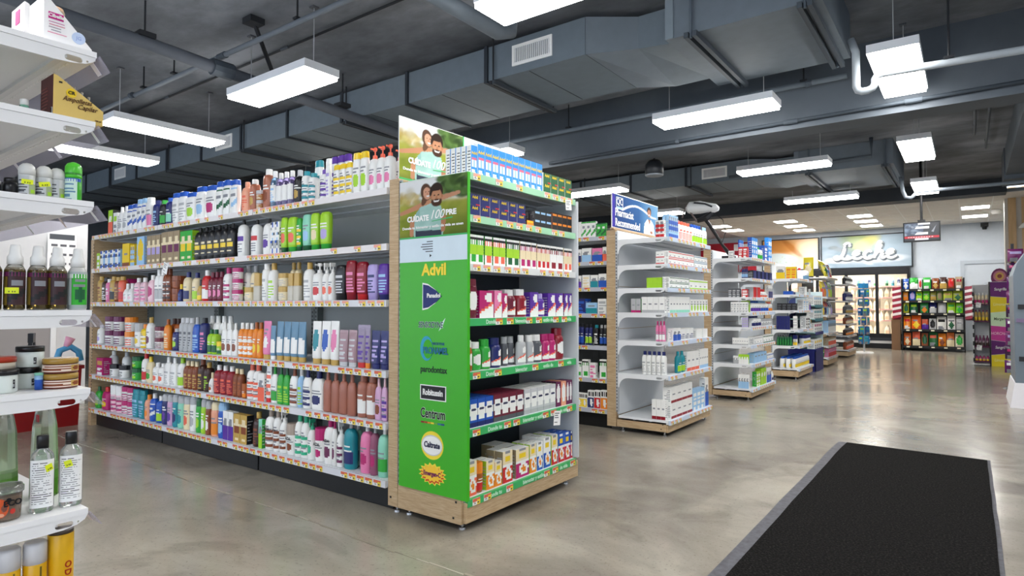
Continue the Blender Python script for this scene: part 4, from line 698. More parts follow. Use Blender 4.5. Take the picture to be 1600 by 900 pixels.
TABLE="""A1|box|0.112|0.069|0.253|lime|blk|coral|half||0|carton|box|lime green carton with coral print, @|-7.394,2.785,2.085
A1|box|0.093|0.058|0.214|white|blk|lime|logo||0|carton|box|white carton with lime green print, @|-7.272,2.779,2.085
A1|sham|0.105|0.058|0.268|white|white|gray|fig||0|shampoo_bottle|bottle|white shampoo bottle, @|-7.168,2.779,2.085;-7.059,2.779,2.085
A1|big|0.108|0.060|0.266|white|blue|blue|wave||0|flat_shampoo_bottle|bottle|white flat bottle with blue cap and blue label, @|-6.947,2.78,2.085;-6.836,2.78,2.085
A1|big|0.100|0.055|0.303|white|lblue|blue|wave||0|flat_shampoo_bottle|bottle|white flat bottle with light blue cap, @|-6.726,2.778,2.085;-6.623,2.778,2.085
A1|big|0.114|0.063|0.300|white|white|pink|half||0|flat_shampoo_bottle|bottle|white flat bottle and pink label, @|-6.51,2.781,2.085
A1|slim|0.100|0.085|0.261|navy|navy|lblue|txt||0|slim_bottle|bottle|navy slim bottle, @|-6.38,2.792,2.085
A1|slim|0.100|0.085|0.247|blk|green|green|half||0|slim_bottle|bottle|black slim bottle with green cap, @|-6.242,2.792,2.085
A1|slim|0.100|0.085|0.258|navy|blue|mint|half||0|slim_bottle|bottle|navy slim bottle with blue cap, @|-6.115,2.792,2.085
A1|big|0.132|0.072|0.284|white|blue|gray|txt||0|flat_shampoo_bottle|bottle|white flat bottle with blue cap and grey label, @|-5.973,2.786,2.085;-5.837,2.786,2.085
A1|big|0.154|0.085|0.260|white|blue|lime|fig||0|flat_shampoo_bottle|bottle|white flat bottle with blue cap and lime green label, @|-5.684,2.792,2.085
A1|big|0.154|0.085|0.293|white|blue|lblue|fig||0|flat_shampoo_bottle|bottle|white flat bottle, beside the white flat bottle, @|-5.513,2.792,2.085
A1|big|0.160|0.085|0.284|white|blue|mag|fig||0|flat_shampoo_bottle|bottle|white flat bottle with blue cap and magenta label, @|-5.335,2.792,2.085
A1|big|0.111|0.061|0.298|white|blue|dgreen|wave||0|flat_shampoo_bottle|bottle|white flat bottle with blue cap and dark green label, @|-5.179,2.781,2.085;-5.065,2.781,2.085
A1|big|0.112|0.061|0.287|white|blue|lblue|wave||0|flat_shampoo_bottle|bottle|white flat bottle, beside the peach round bottle, @|-4.945,2.781,2.085
A1|cyl|0.100|0.085|0.252|peach|peach|coral|txt||0|lotion_bottle|bottle|peach round bottle, @|-4.785,2.792,2.085
A1|slim|0.082|0.082|0.259|copper|white|gold|fig||0|slim_bottle|bottle|copper slim bottle with white cap and gold label, @|-4.671,2.791,2.085
A1|jar|0.085|0.085|0.077|amber|silver|gold|band||0|cream_jar|jar|amber wide jar with silver lid, @|-4.576,2.792,2.085;-4.576,2.792,2.163
A1|slim|0.100|0.085|0.317|copper|white|brown|fig||0|slim_bottle|bottle|copper slim bottle with white cap and brown label, @|-4.474,2.792,2.085
A1|clear|0.072|0.072|0.289|lblue|white|lblue|txt||0|clear_bottle|bottle|light blue see-through bottle with white cap, @|-4.379,2.786,2.085
A1|clear|0.072|0.072|0.264|lav|white|white|txt||0|clear_bottle|bottle|lavender see-through bottle with white cap, @|-4.3,2.786,2.085;-4.226,2.786,2.085;-4.151,2.786,2.085
A1|cyl|0.086|0.085|0.257|blk|silver|gold|fig||0|lotion_bottle|bottle|black round bottle with silver cap, @|-4.062,2.792,2.085
A1|slim|0.076|0.076|0.235|white|teal|teal|band||0|slim_bottle|bottle|white slim bottle, beside the white slim bottle, @|-3.97,2.788,2.085
A1|slim|0.079|0.079|0.210|white|teal|teal|band||0|slim_bottle|bottle|white slim bottle, beside the white flat bottle, @|-3.886,2.789,2.085
A1|big|0.087|0.048|0.323|white|teal|teal|txt||0|flat_shampoo_bottle|bottle|white flat bottle with teal cap, @|-3.923,2.864,2.085
A1|slim|0.072|0.072|0.216|white|purple|purple|band||0|slim_bottle|bottle|white slim bottle with purple cap, @|-3.748,2.786,2.085
A1|big|0.053|0.029|0.285|white|white|lav|txt||0|flat_shampoo_bottle|bottle|white flat bottle and lavender label, @|-3.68,2.765,2.085
A1|big|0.072|0.040|0.326|white|purple|purple|txt||0|flat_shampoo_bottle|bottle|white flat bottle with purple cap, @|-3.744,2.87,2.085;-3.67,2.87,2.085;-3.596,2.87,2.085
A1|big|0.068|0.037|0.226|white|yellow|yellow|band||0|flat_shampoo_bottle|bottle|white flat bottle with yellow cap and yellow label, @|-3.588,2.769,2.085;-3.519,2.769,2.085;-3.449,2.769,2.085
A1|big|0.076|0.042|0.280|white|yellow|lime|fig||0|flat_shampoo_bottle|bottle|white flat bottle with yellow cap and lime green label, @|-3.371,2.771,2.085;-3.294,2.771,2.085
A1|pump|0.073|0.073|0.297|white|coral|pink|fig||0|pump_bottle|bottle|white pump bottle with coral cap and pink label, @|-3.211,2.786,2.085;-3.135,2.786,2.085;-3.06,2.786,2.085
A1|pump|0.073|0.073|0.310|white|coral|lpink|fig||0|pump_bottle|bottle|white pump bottle with coral cap and pale pink label, @|-3.142,2.947,2.085
A2|box|0.083|0.051|0.171|lime|yellow|white|logo||0|carton|box|lime green carton with white print, @|-7.697,2.776,1.72
A2|box|0.126|0.078|0.189|lblue|white|blue|mix||0|carton|box|light blue carton with blue print, @|-7.581,2.789,1.72;-7.452,2.789,1.72;-7.322,2.789,1.72;-7.193,2.789,1.72
A2|box|0.160|0.085|0.235|yellow|yellow|brown|strip||0|carton|box|yellow carton with brown print, @|-6.997,2.792,1.72
A2|box|0.047|0.030|0.213|yellow|white|lblue|band||0|carton|box|yellow carton with light blue print, @|-6.866,2.765,1.72;-6.818,2.765,1.72
A2|box|0.160|0.085|0.285|lblue|white|yellow|oval||0|carton|box|light blue carton with yellow print, @|-6.657,2.792,1.72
A2|box|0.092|0.057|0.279|tan|tan|lav|panel||0|carton|box|tan carton with lavender print, @|-6.473,2.779,1.72;-6.378,2.779,1.72;-6.283,2.779,1.72
A2|box|0.117|0.072|0.293|tan|tan|plum|panel||0|carton|box|tan carton with plum print, @|-6.155,2.786,1.72;-6.035,2.786,1.72;-5.914,2.786,1.72
A2|box|0.110|0.068|0.277|green|lime|yellow|panel||0|carton|box|green carton with yellow print, @|-5.785,2.784,1.72;-5.672,2.784,1.72
A2|fat|0.106|0.085|0.294|blk|blk|yellow|panel||0|large_bottle|bottle|black litre bottle, @|-5.549,2.792,1.72;-5.44,2.792,1.72;-5.33,2.792,1.72;-5.221,2.792,1.72;-5.111,2.792,1.72;-5.002,2.792,1.72;-5.549,2.884,1.72;-5.44,2.884,1.72;-5.33,2.884,1.72;-5.221,2.884,1.72;-5.111,2.884,1.72;-5.002,2.884,1.72
A2|fat|0.110|0.085|0.308|white|blk|purple|logo||0|large_bottle|bottle|white litre bottle, beside the white litre bottle, @|-4.834,2.792,1.72
A2|fat|0.110|0.085|0.292|white|blk|red|logo||0|large_bottle|bottle|white litre bottle with black cap and red label, @|-4.634,2.792,1.72
A2|fat|0.110|0.085|0.287|white|blk|purple|fig||0|large_bottle|bottle|white litre bottle, beside the white carton, @|-4.461,2.792,1.72
A2|box|0.059|0.036|0.246|white|blk|gray|mix||0|carton|box|white carton with grey print, @|-4.355,2.768,1.72;-4.294,2.768,1.72
A2|inv|0.077|0.043|0.272|lime|dgreen|coral|fig||0|glossy_shampoo_bottle|bottle|lime green glossy shampoo bottle with dark green cap, @|-4.22,2.771,1.72
A2|inv|0.107|0.059|0.268|lime|green|coral|fig||0|glossy_shampoo_bottle|bottle|lime green glossy shampoo bottle with green cap and coral label, @|-4.121,2.78,1.72
A2|inv|0.062|0.034|0.251|green|dgreen|yellow|band||0|glossy_shampoo_bottle|bottle|green glossy shampoo bottle with dark green cap, @|-4.025,2.767,1.72
A2|inv|0.091|0.050|0.272|mint|dgreen|lblue|fig||0|glossy_shampoo_bottle|bottle|mint glossy shampoo bottle with dark green cap, @|-3.938,2.775,1.72
A2|inv|0.089|0.049|0.273|lime|green|cream|fig||0|glossy_shampoo_bottle|bottle|lime green glossy shampoo bottle with green cap and cream label, @|-3.838,2.774,1.72
A2|inv|0.111|0.061|0.272|lime|green|lav|fig||0|glossy_shampoo_bottle|bottle|lime green glossy shampoo bottle with green cap and lavender label, @|-3.724,2.781,1.72
A3|slim|0.100|0.085|0.281|gold|gold|brown|txt||0|slim_bottle|bottle|gold slim bottle and brown label, @|-7.689,2.792,1.355
A3|slim|0.099|0.085|0.264|dbrown|blk|white|txt||0|slim_bottle|bottle|dark brown slim bottle with black cap, @|-7.569,2.792,1.355
A3|slim|0.073|0.073|0.247|pink|white|white|txt||0|slim_bottle|bottle|pink slim bottle with white cap, @|-7.472,2.786,1.355
A3|slim|0.100|0.085|0.272|gold|gold|blk|half||0|slim_bottle|bottle|gold slim bottle and black label, @|-7.365,2.792,1.355
A3|slim|0.086|0.085|0.262|brown|gold|gold|txt||0|slim_bottle|bottle|brown slim bottle with gold cap, @|-7.251,2.792,1.355
A3|slim|0.099|0.085|0.266|coral|gold|red|half||0|slim_bottle|bottle|coral slim bottle with gold cap, @|-7.148,2.792,1.355
A3|box|0.160|0.085|0.244|mag|mag|pink|logo||0|carton|box|magenta carton with pink print, @|-7.211,2.882,1.355
A3|round|0.100|0.085|0.189|white|white|lpink|fig||0|small_bottle|bottle|white small bottle, @|-7.028,2.792,1.355;-6.921,2.792,1.355
A3|cyl|0.100|0.085|0.241|lpink|white|pink|band||0|lotion_bottle|bottle|pale pink round bottle with white cap and pink label, @|-6.775,2.792,1.355;-6.634,2.792,1.355
A3|cyl|0.100|0.085|0.260|lpink|white|mag|oval||0|lotion_bottle|bottle|pale pink round bottle with white cap and magenta label, @|-6.462,2.792,1.355
A3|cyl|0.081|0.081|0.310|white|white|gray|half||0|lotion_bottle|bottle|white round bottle, @|-6.327,2.79,1.355;-6.244,2.79,1.355
A3|cyl|0.069|0.069|0.311|brown|brown|dbrown|band||0|lotion_bottle|bottle|brown round bottle, @|-6.16,2.784,1.355;-6.089,2.784,1.355
A3|jar|0.115|0.120|0.120|brown|brown|amber|txt||0|cream_jar|jar|brown wide jar, @|-5.972,2.81,1.355;-5.972,2.81,1.475
A3|round|0.059|0.059|0.159|navy|yellow|blue|txt||0|small_bottle|bottle|navy small bottle with yellow cap, @|-5.86,2.78,1.355
A3|cyl|0.100|0.085|0.268|cream|navy|navy|half||0|lotion_bottle|bottle|cream round bottle with navy cap and navy label, @|-5.752,2.792,1.355
A3|cyl|0.090|0.085|0.257|cream|navy|lime|half||0|lotion_bottle|bottle|cream round bottle with navy cap and lime green label, @|-5.593,2.792,1.355
A3|round|0.066|0.066|0.192|gold|blk|yellow|half||0|small_bottle|bottle|gold small bottle with black cap, @|-5.507,2.783,1.355
A3|cyl|0.100|0.085|0.274|red|white|white|half||0|lotion_bottle|bottle|red round bottle with white cap, @|-5.414,2.792,1.355
A3|cyl|0.073|0.073|0.252|maroon|maroon|pink|fig||0|lotion_bottle|bottle|maroon round bottle, @|-5.307,2.786,1.355;-5.233,2.786,1.355;-5.158,2.786,1.355
A3|cyl|0.100|0.085|0.284|white|mag|mag|band||0|lotion_bottle|bottle|white round bottle with magenta cap, @|-5.059,2.792,1.355
A3|jar|0.115|0.076|0.091|white|mag|mag|band||0|cream_jar|jar|white wide jar with magenta lid, @|-4.913,2.788,1.355;-4.913,2.788,1.447;-4.913,2.788,1.538
A3|cyl|0.100|0.085|0.298|white|gray|lime|fig||0|lotion_bottle|bottle|white round bottle with grey cap, @|-4.892,2.873,1.355
A3|jar|0.115|0.086|0.110|cream|gold|gray|txt||0|cream_jar|jar|cream wide jar, beside the cream round bottle, @|-4.723,2.793,1.355
A3|cyl|0.084|0.084|0.295|cream|gray|yellow|half||0|lotion_bottle|bottle|cream round bottle with grey cap, @|-4.795,2.882,1.355
A3|perf|0.085|0.047|0.221|clearg|gold|-|-||0|perfume_bottle|bottle|gold capped glass bottle, beside the white slim bottle, @|-4.58,2.773,1.355
A3|slim|0.074|0.074|0.293|white|white|gray|txt||0|slim_bottle|bottle|white slim bottle, @|-4.48,2.787,1.355
A3|cyl|0.094|0.085|0.295|white|gold|lime|txt||0|lotion_bottle|bottle|white round bottle with gold cap and lime green label, @|-4.39,2.792,1.355
A3|jar|0.115|0.096|0.105|cream|gold|gray|txt||0|cream_jar|jar|cream wide jar, beside the clear gold capped glass bottle, @|-4.25,2.798,1.355;-4.25,2.798,1.461
A3|perf|0.073|0.040|0.205|clearg|gold|-|-||0|perfume_bottle|bottle|gold capped glass bottle, beside the cream round bottle, @|-4.122,2.77,1.355;-4.047,2.77,1.355
A3|cyl|0.065|0.065|0.299|cream|gold|gray|txt||0|lotion_bottle|bottle|cream round bottle with gold cap, @|-4.264,2.883,1.355;-4.197,2.883,1.355
A3|cyl|0.100|0.085|0.281|white|gold|gray|txt||0|lotion_bottle|bottle|white round bottle with gold cap and grey label, @|-3.929,2.792,1.355
A3|pump|0.100|0.085|0.271|white|white|red|fig||0|pump_bottle|bottle|white pump bottle, @|-3.81,2.792,1.355
A3|spray|0.065|0.065|0.266|white|white|coral|fig||0|spray_bottle|bottle|white spray bottle, @|-3.714,2.783,1.355;-3.646,2.783,1.355
A3|inv|0.109|0.060|0.247|blk|blk|silver|txt||0|glossy_shampoo_bottle|bottle|black glossy shampoo bottle, @|-3.545,2.78,1.355
A3|inv|0.099|0.055|0.273|dred|dred|pink|txt||0|glossy_shampoo_bottle|bottle|dark red glossy shampoo bottle, @|-3.431,2.777,1.355
A3|inv|0.102|0.056|0.260|dred|red|pink|txt||0|glossy_shampoo_bottle|bottle|dark red glossy shampoo bottle with red cap, @|-3.317,2.778,1.355
A3|inv|0.102|0.056|0.238|lav|lav|navy|txt||0|glossy_shampoo_bottle|bottle|lavender glossy shampoo bottle, @|-3.208,2.778,1.355
A3|inv|0.102|0.056|0.238|purple|navy|lblue|txt||0|glossy_shampoo_bottle|bottle|purple glossy shampoo bottle with navy cap, @|-3.1,2.778,1.355
A4|cyl|0.100|0.085|0.205|white|white|lav|fig||0|lotion_bottle|bottle|white round bottle and lavender label, @|-7.672,2.792,0.898
A4|jar|0.115|0.120|0.150|white|plum|plum|band||0|cream_jar|jar|white wide jar with plum lid, @|-7.475,2.81,0.898;-7.475,2.81,1.048;-7.254,2.81,0.898;-7.254,2.81,1.048
A4|jar|0.115|0.120|0.149|white|orange|coral|band||0|cream_jar|jar|white wide jar with orange lid, @|-6.979,2.81,0.898;-6.979,2.81,1.047
A4|jar|0.115|0.120|0.242|white|gray|yellow|fig||0|cream_jar|jar|white wide jar with grey lid, @|-6.746,2.81,0.898
A4|cyl|0.100|0.085|0.232|yellow|orange|white|band||0|lotion_bottle|bottle|yellow round bottle with orange cap, @|-6.609,2.792,0.898
A4|cyl|0.100|0.085|0.303|white|gold|plum|fig||0|lotion_bottle|bottle|white round bottle with gold cap, @|-6.486,2.792,0.898
A4|jar|0.115|0.120|0.107|white|maroon|maroon|band||0|cream_jar|jar|white wide jar with maroon lid, @|-6.306,2.81,0.898;-6.306,2.81,1.005
A4|cyl|0.100|0.066|0.289|orange|amber|cream|txt||0|lotion_bottle|bottle|orange round bottle with amber cap and cream label, @|-6.115,2.783,0.898
A4|cyl|0.078|0.078|0.294|amber|dbrown|orange|txt||0|lotion_bottle|bottle|amber round bottle with dark brown cap, @|-6.155,2.859,0.898;-6.075,2.859,0.898
A4|slim|0.100|0.085|0.203|navy|gray|lime|fig||0|slim_bottle|bottle|navy slim bottle with grey cap, @|-5.944,2.792,0.898
A4|slim|0.079|0.079|0.306|gray|silver|dgray|txt||0|slim_bottle|bottle|grey slim bottle with silver cap, @|-5.825,2.79,0.898;-5.744,2.79,0.898;-5.662,2.79,0.898
A4|sham|0.111|0.061|0.314|blue|gray|lblue|txt||0|shampoo_bottle|bottle|blue shampoo bottle with grey cap, @|-5.558,2.781,0.898
A4|slim|0.100|0.076|0.310|navy|blk|pink|txt||0|slim_bottle|bottle|navy slim bottle with black cap, @|-5.439,2.788,0.898
A4|cyl|0.099|0.085|0.327|white|white|gray|txt||0|lotion_bottle|bottle|white round bottle and grey label, @|-5.472,2.873,0.898;-5.371,2.873,0.898;-5.269,2.873,0.898;-5.167,2.873,0.898
A4|cyl|0.073|0.073|0.212|lime|dgreen|dgreen|half||0|lotion_bottle|bottle|lime green round bottle with dark green cap, @|-5.318,2.787,0.898;-5.242,2.787,0.898
A4|jar|0.076|0.076|0.112|lime|yellow|dgreen|half||0|cream_jar|jar|lime green wide jar with yellow lid, @|-5.16,2.788,0.898
A4|sham|0.080|0.044|0.272|white|white|brown|fig||0|shampoo_bottle|bottle|white shampoo bottle, @|-5.069,2.772,0.898;-4.986,2.772,0.898;-4.904,2.772,0.898
A4|cyl|0.068|0.068|0.277|orange|white|white|band||0|lotion_bottle|bottle|orange round bottle with white cap, @|-4.818,2.784,0.898;-4.748,2.784,0.898;-4.678,2.784,0.898
A4|cyl|0.062|0.062|0.285|orange|amber|yellow|fig||0|lotion_bottle|bottle|orange round bottle with amber cap and yellow label, @|-4.606,2.781,0.898;-4.542,2.781,0.898
A4|tube|0.104|0.057|0.297|pink|gold|white|fig||0|squeeze_tube|tube|pink squeeze tube with gold cap, @|-4.447,2.778,0.898
A4|tube|0.067|0.037|0.263|sblue|white|white|half||0|squeeze_tube|tube|steel blue squeeze tube with white cap, @|-4.355,2.769,0.898
A4|tube|0.091|0.050|0.297|sblue|gold|white|half||0|squeeze_tube|tube|steel blue squeeze tube with gold cap, @|-4.269,2.775,0.898;-4.175,2.775,0.898;-4.082,2.775,0.898;-3.989,2.775,0.898
A4|tube|0.095|0.052|0.306|white|gold|teal|oval||0|squeeze_tube|tube|white squeeze tube with gold cap and teal label, @|-3.812,2.776,0.898
A4|tube|0.096|0.053|0.308|white|gold|blue|oval||0|squeeze_tube|tube|white squeeze tube with gold cap and blue label, @|-3.705,2.776,0.898
A4|tube|0.090|0.050|0.310|white|gold|pink|oval||0|squeeze_tube|tube|white squeeze tube with gold cap and pink label, @|-3.606,2.775,0.898
A4|tube|0.091|0.050|0.249|rose|silver|silver|txt||0|squeeze_tube|tube|rose grey squeeze tube, beside the rose grey squeeze tube, @|-3.509,2.775,0.898
A4|tube|0.092|0.051|0.251|rose|silver|silver|txt||0|squeeze_tube|tube|rose grey squeeze tube, beside the lavender grey squeeze tube, @|-3.411,2.775,0.898
A4|tube|0.083|0.046|0.288|lavg|red|purple|txt||0|squeeze_tube|tube|lavender grey squeeze tube with red cap, @|-3.317,2.773,0.898
A4|tube|0.050|0.028|0.289|lavg|orange|purple|txt||0|squeeze_tube|tube|lavender grey squeeze tube with orange cap, @|-3.245,2.764,0.898
A4|tube|0.083|0.046|0.254|navy|navy|lav|txt||0|squeeze_tube|tube|navy squeeze tube, @|-3.173,2.773,0.898;-3.087,2.773,0.898
A5|box|0.160|0.085|0.180|mag|mag|gold|logo||0|carton|box|magenta carton with gold print, @|-7.608,2.792,0.565
A5|cyl|0.100|0.085|0.252|white|white|lime|fig||0|lotion_bottle|bottle|white round bottle and lime green label, @|-7.586,2.882,0.565
A5|jar|0.115|0.096|0.128|white|blk|blk|txt||0|cream_jar|jar|white wide jar with black lid, @|-7.332,2.798,0.565;-7.093,2.798,0.565
A5|cyl|0.100|0.085|0.251|white|gray|gray|txt||0|lotion_bottle|bottle|white round bottle with grey cap, @|-7.283,2.893,0.565
A5|jar|0.115|0.120|0.117|green|dgreen|lime|fig||0|cream_jar|jar|green wide jar with dark green lid, @|-6.792,2.81,0.565;-6.792,2.81,0.683
A5|cyl|0.082|0.082|0.276|white|red|red|half||0|lotion_bottle|bottle|white round bottle with red cap, @|-6.577,2.791,0.565
A5|sham|0.121|0.066|0.251|cream|yellow|green|fig||0|shampoo_bottle|bottle|cream shampoo bottle with yellow cap, @|-6.459,2.783,0.565
A5|cyl|0.100|0.085|0.199|white|white|coral|fig||0|lotion_bottle|bottle|white round bottle and coral label, @|-6.331,2.792,0.565;-6.215,2.792,0.565
A5|sham|0.120|0.066|0.266|white|white|gray|txt||0|shampoo_bottle|bottle|white shampoo bottle, @|-6.088,2.783,0.565;-5.965,2.783,0.565
A5|cyl|0.100|0.085|0.270|white|lime|lime|half||0|lotion_bottle|bottle|white round bottle with lime green cap, @|-5.836,2.792,0.565
A5|cyl|0.078|0.078|0.251|brown|cream|gold|txt||0|lotion_bottle|bottle|brown round bottle with cream cap and gold label, @|-5.729,2.789,0.565;-5.649,2.789,0.565;-5.569,2.789,0.565
A5|cyl|0.100|0.085|0.277|dbrown|brown|gold|txt||0|lotion_bottle|bottle|dark brown round bottle with brown cap, @|-5.467,2.792,0.565
A5|cyl|0.085|0.085|0.255|dbrown|gold|lime|txt||0|lotion_bottle|bottle|dark brown round bottle with gold cap, @|-5.362,2.792,0.565
A5|round|0.063|0.063|0.172|white|cream|amber|fig||0|small_bottle|bottle|white small bottle with cream cap, @|-5.28,2.781,0.565
A5|cyl|0.100|0.085|0.243|dred|white|coral|txt||0|lotion_bottle|bottle|dark red round bottle with white cap, @|-5.19,2.792,0.565;-5.087,2.792,0.565;-4.984,2.792,0.565
A5|cyl|0.067|0.067|0.230|brown|cream|amber|txt||0|lotion_bottle|bottle|brown round bottle with cream cap and amber label, @|-4.893,2.783,0.565;-4.824,2.783,0.565
A5|jar|0.056|0.056|0.118|amber|amber|orange|half||0|cream_jar|jar|amber wide jar, @|-4.756,2.778,0.565
A5|cyl|0.088|0.085|0.281|white|coral|coral|band||0|lotion_bottle|bottle|white round bottle with coral cap, @|-4.677,2.792,0.565;-4.587,2.792,0.565
A5|box|0.087|0.054|0.218|white|red|coral|half||0|carton|box|white carton with coral print, @|-4.492,2.777,0.565
A5|tube|0.068|0.038|0.281|white|red|coral|band||0|squeeze_tube|tube|white squeeze tube with red cap, @|-4.407,2.769,0.565
A5|sham|0.075|0.041|0.277|white|green|green|half||0|shampoo_bottle|bottle|white shampoo bottle with green cap, @|-4.329,2.771,0.565
A5|sham|0.075|0.041|0.281|green|dgreen|lime|txt||0|shampoo_bottle|bottle|green shampoo bottle with dark green cap, @|-4.247,2.771,0.565;-4.169,2.771,0.565
A5|sham|0.090|0.050|0.281|white|brown|brown|band||0|shampoo_bottle|bottle|white shampoo bottle with brown cap, @|-4.08,2.775,0.565
A5|cyl|0.058|0.058|0.281|lblue|white|lime|txt||0|lotion_bottle|bottle|light blue round bottle with white cap, @|-3.999,2.779,0.565
A5|sham|0.094|0.052|0.281|white|navy|navy|band||0|shampoo_bottle|bottle|white shampoo bottle, beside the white shampoo bottle, @|-3.917,2.776,0.565
A5|sham|0.128|0.070|0.281|white|navy|navy|fig||0|shampoo_bottle|bottle|white shampoo bottle, beside the rosy brown shampoo bottle, @|-3.795,2.785,0.565
A5|sham|0.085|0.047|0.281|rosebr|rosebr|-|-||0|shampoo_bottle|bottle|rosy brown shampoo bottle, @|-3.678,2.773,0.565;-3.59,2.773,0.565;-3.502,2.773,0.565;-3.414,2.773,0.565
A5|slim|0.090|0.085|0.280|rosebr|rosebr|white|half||0|slim_bottle|bottle|rosy brown slim bottle, @|-3.314,2.792,0.565;-3.221,2.792,0.565
A5|sham|0.061|0.033|0.272|lilac|lpink|brown|fig||0|shampoo_bottle|bottle|lilac shampoo bottle with pale pink cap and brown label, @|-3.137,2.767,0.565
A5|sham|0.051|0.028|0.276|lilac|lpink|purple|band||0|shampoo_bottle|bottle|lilac shampoo bottle with pale pink cap and purple label, @|-3.076,2.764,0.565
A6|sham|0.116|0.064|0.232|green|dgreen|lime|fig||0|shampoo_bottle|bottle|green shampoo bottle with dark green cap, @|-7.68,2.782,0.198
A6|sham|0.160|0.085|0.241|mag|red|yellow|fig||0|shampoo_bottle|bottle|magenta shampoo bottle with red cap, @|-7.49,2.792,0.198
A6|jar|0.115|0.120|0.281|lpink|white|mag|band||0|cream_jar|jar|pale pink wide jar with white lid, @|-7.301,2.81,0.198;-7.165,2.81,0.198
A6|jar|0.115|0.120|0.141|white|mag|mag|band||0|cream_jar|jar|white wide jar, beside the teal flat bottle, @|-7.024,2.81,0.198;-7.024,2.81,0.34;-6.895,2.81,0.198;-6.895,2.81,0.34
A6|big|0.133|0.073|0.278|teal|teal|lblue|txt||0|flat_shampoo_bottle|bottle|teal flat bottle, @|-6.755,2.787,0.198;-6.617,2.787,0.198
A6|cyl|0.088|0.085|0.244|peach|orange|orange|fig||0|lotion_bottle|bottle|peach round bottle with orange cap, @|-6.497,2.792,0.198
A6|cyl|0.100|0.085|0.266|blue|white|white|wave||0|lotion_bottle|bottle|blue round bottle with white cap and white label, @|-6.383,2.792,0.198
A6|cyl|0.100|0.085|0.253|blue|white|lime|half||0|lotion_bottle|bottle|blue round bottle with white cap and lime green label, @|-6.249,2.792,0.198
A6|aero|0.094|0.085|0.287|navy|gray|purple|fig||0|spray_can|spray can|navy spray can with grey cap, @|-6.128,2.792,0.198
A6|aero|0.092|0.085|0.290|lilac|gray|purple|fig||0|spray_can|spray can|lilac spray can with grey cap, @|-6.025,2.792,0.198
A6|aero|0.090|0.085|0.298|teal|gray|navy|fig||0|spray_can|spray can|teal spray can with grey cap, @|-5.925,2.792,0.198
A6|aero|0.100|0.085|0.296|mint|gray|teal|fig||0|spray_can|spray can|mint spray can with grey cap, @|-5.821,2.792,0.198
A6|aero|0.100|0.085|0.299|cream|gray|coral|fig||0|spray_can|spray can|cream spray can with grey cap, @|-5.71,2.792,0.198
A6|aero|0.100|0.085|0.309|white|gray|gray|fig||0|spray_can|spray can|white spray can with grey cap, @|-5.596,2.792,0.198
A6|aero|0.082|0.082|0.301|green|dgreen|lime|fig||0|spray_can|spray can|green spray can with dark green cap, @|-5.493,2.791,0.198
A6|aero|0.075|0.075|0.304|lime|gray|white|fig||0|spray_can|spray can|lime green spray can with grey cap, @|-5.406,2.788,0.198
A6|aero|0.069|0.069|0.294|brown|gray|white|fig||0|spray_can|spray can|brown spray can with grey cap, @|-5.326,2.784,0.198
A6|aero|0.100|0.085|0.292|peach|cream|orange|half||0|spray_can|spray can|peach spray can with cream cap, @|-5.226,2.792,0.198
A6|aero|0.100|0.085|0.298|blue|lblue|lblue|fig||0|spray_can|spray can|blue spray can with light blue cap, @|-5.11,2.792,0.198
A6|box|0.078|0.048|0.237|white|white|purple|half||0|carton|box|white carton with purple print, @|-5.013,2.774,0.198;-4.932,2.774,0.198
A6|box|0.098|0.061|0.230|gold|blk|brown|panel||0|carton|box|gold carton with brown print, @|-4.837,2.78,0.198;-4.735,2.78,0.198
A6|cyl|0.098|0.085|0.271|dbrown|gold|brown|txt||0|lotion_bottle|bottle|dark brown round bottle with gold cap, @|-4.578,2.792,0.198
A6|box|0.048|0.030|0.225|mint|green|lime|half||0|carton|box|mint carton with lime green print, @|-4.494,2.765,0.198
A6|cyl|0.100|0.085|0.309|white|taupe|brown|band|ADA|0|lotion_bottle|bottle|white round bottle, beside the mint carton, @|-4.405,2.792,0.198
A6|cyl|0.075|0.075|0.314|white|taupe|brown|band|ADA|0|lotion_bottle|bottle|white round bottle with taupe cap, first from the upright, @|-4.303,2.787,0.198
A6|spray|0.077|0.077|0.315|white|white|brown|band||0|spray_bottle|bottle|white spray bottle and brown label, @|-4.22,2.789,0.198
A6|jar|0.103|0.103|0.232|white|taupe|brown|fig|ADA|0|cream_jar|jar|white wide jar with taupe lid, @|-4.123,2.802,0.198
A6|cyl|0.075|0.075|0.315|white|mintc|mintc|band||0|lotion_bottle|bottle|white round bottle with mint green cap, @|-4.023,2.787,0.198;-3.946,2.787,0.198
A6|spray|0.067|0.067|0.293|white|mintc|mintc|fig||0|spray_bottle|bottle|white spray bottle with mint green cap, @|-3.869,2.784,0.198
A6|jar|0.105|0.105|0.239|white|mag|mag|fig|ADA|0|cream_jar|jar|white wide jar, beside the white round bottle, @|-3.776,2.803,0.198
A6|cyl|0.099|0.085|0.315|white|mag|plum|fig|ADA|0|lotion_bottle|bottle|white round bottle, beside the white wide jar, @|-3.667,2.792,0.198
A6|cyl|0.038|0.038|0.315|white|mag|plum|fig||0|lotion_bottle|bottle|white round bottle with magenta cap, first from the upright, @|-3.593,2.769,0.198
A6|spray|0.061|0.061|0.307|white|white|plum|band||0|spray_bottle|bottle|white spray bottle and plum label, @|-3.538,2.781,0.198
A6|fat|0.106|0.085|0.315|teal|gray|navy|half||0|large_bottle|bottle|teal litre bottle with grey cap, @|-3.445,2.792,0.198
A6|fat|0.060|0.060|0.288|mint|white|navy|half||0|large_bottle|bottle|mint litre bottle with white cap and navy label, @|-3.467,2.87,0.198
A6|fat|0.101|0.085|0.315|pink|white|mag|fig||0|large_bottle|bottle|pink litre bottle with white cap, @|-3.275,2.792,0.198
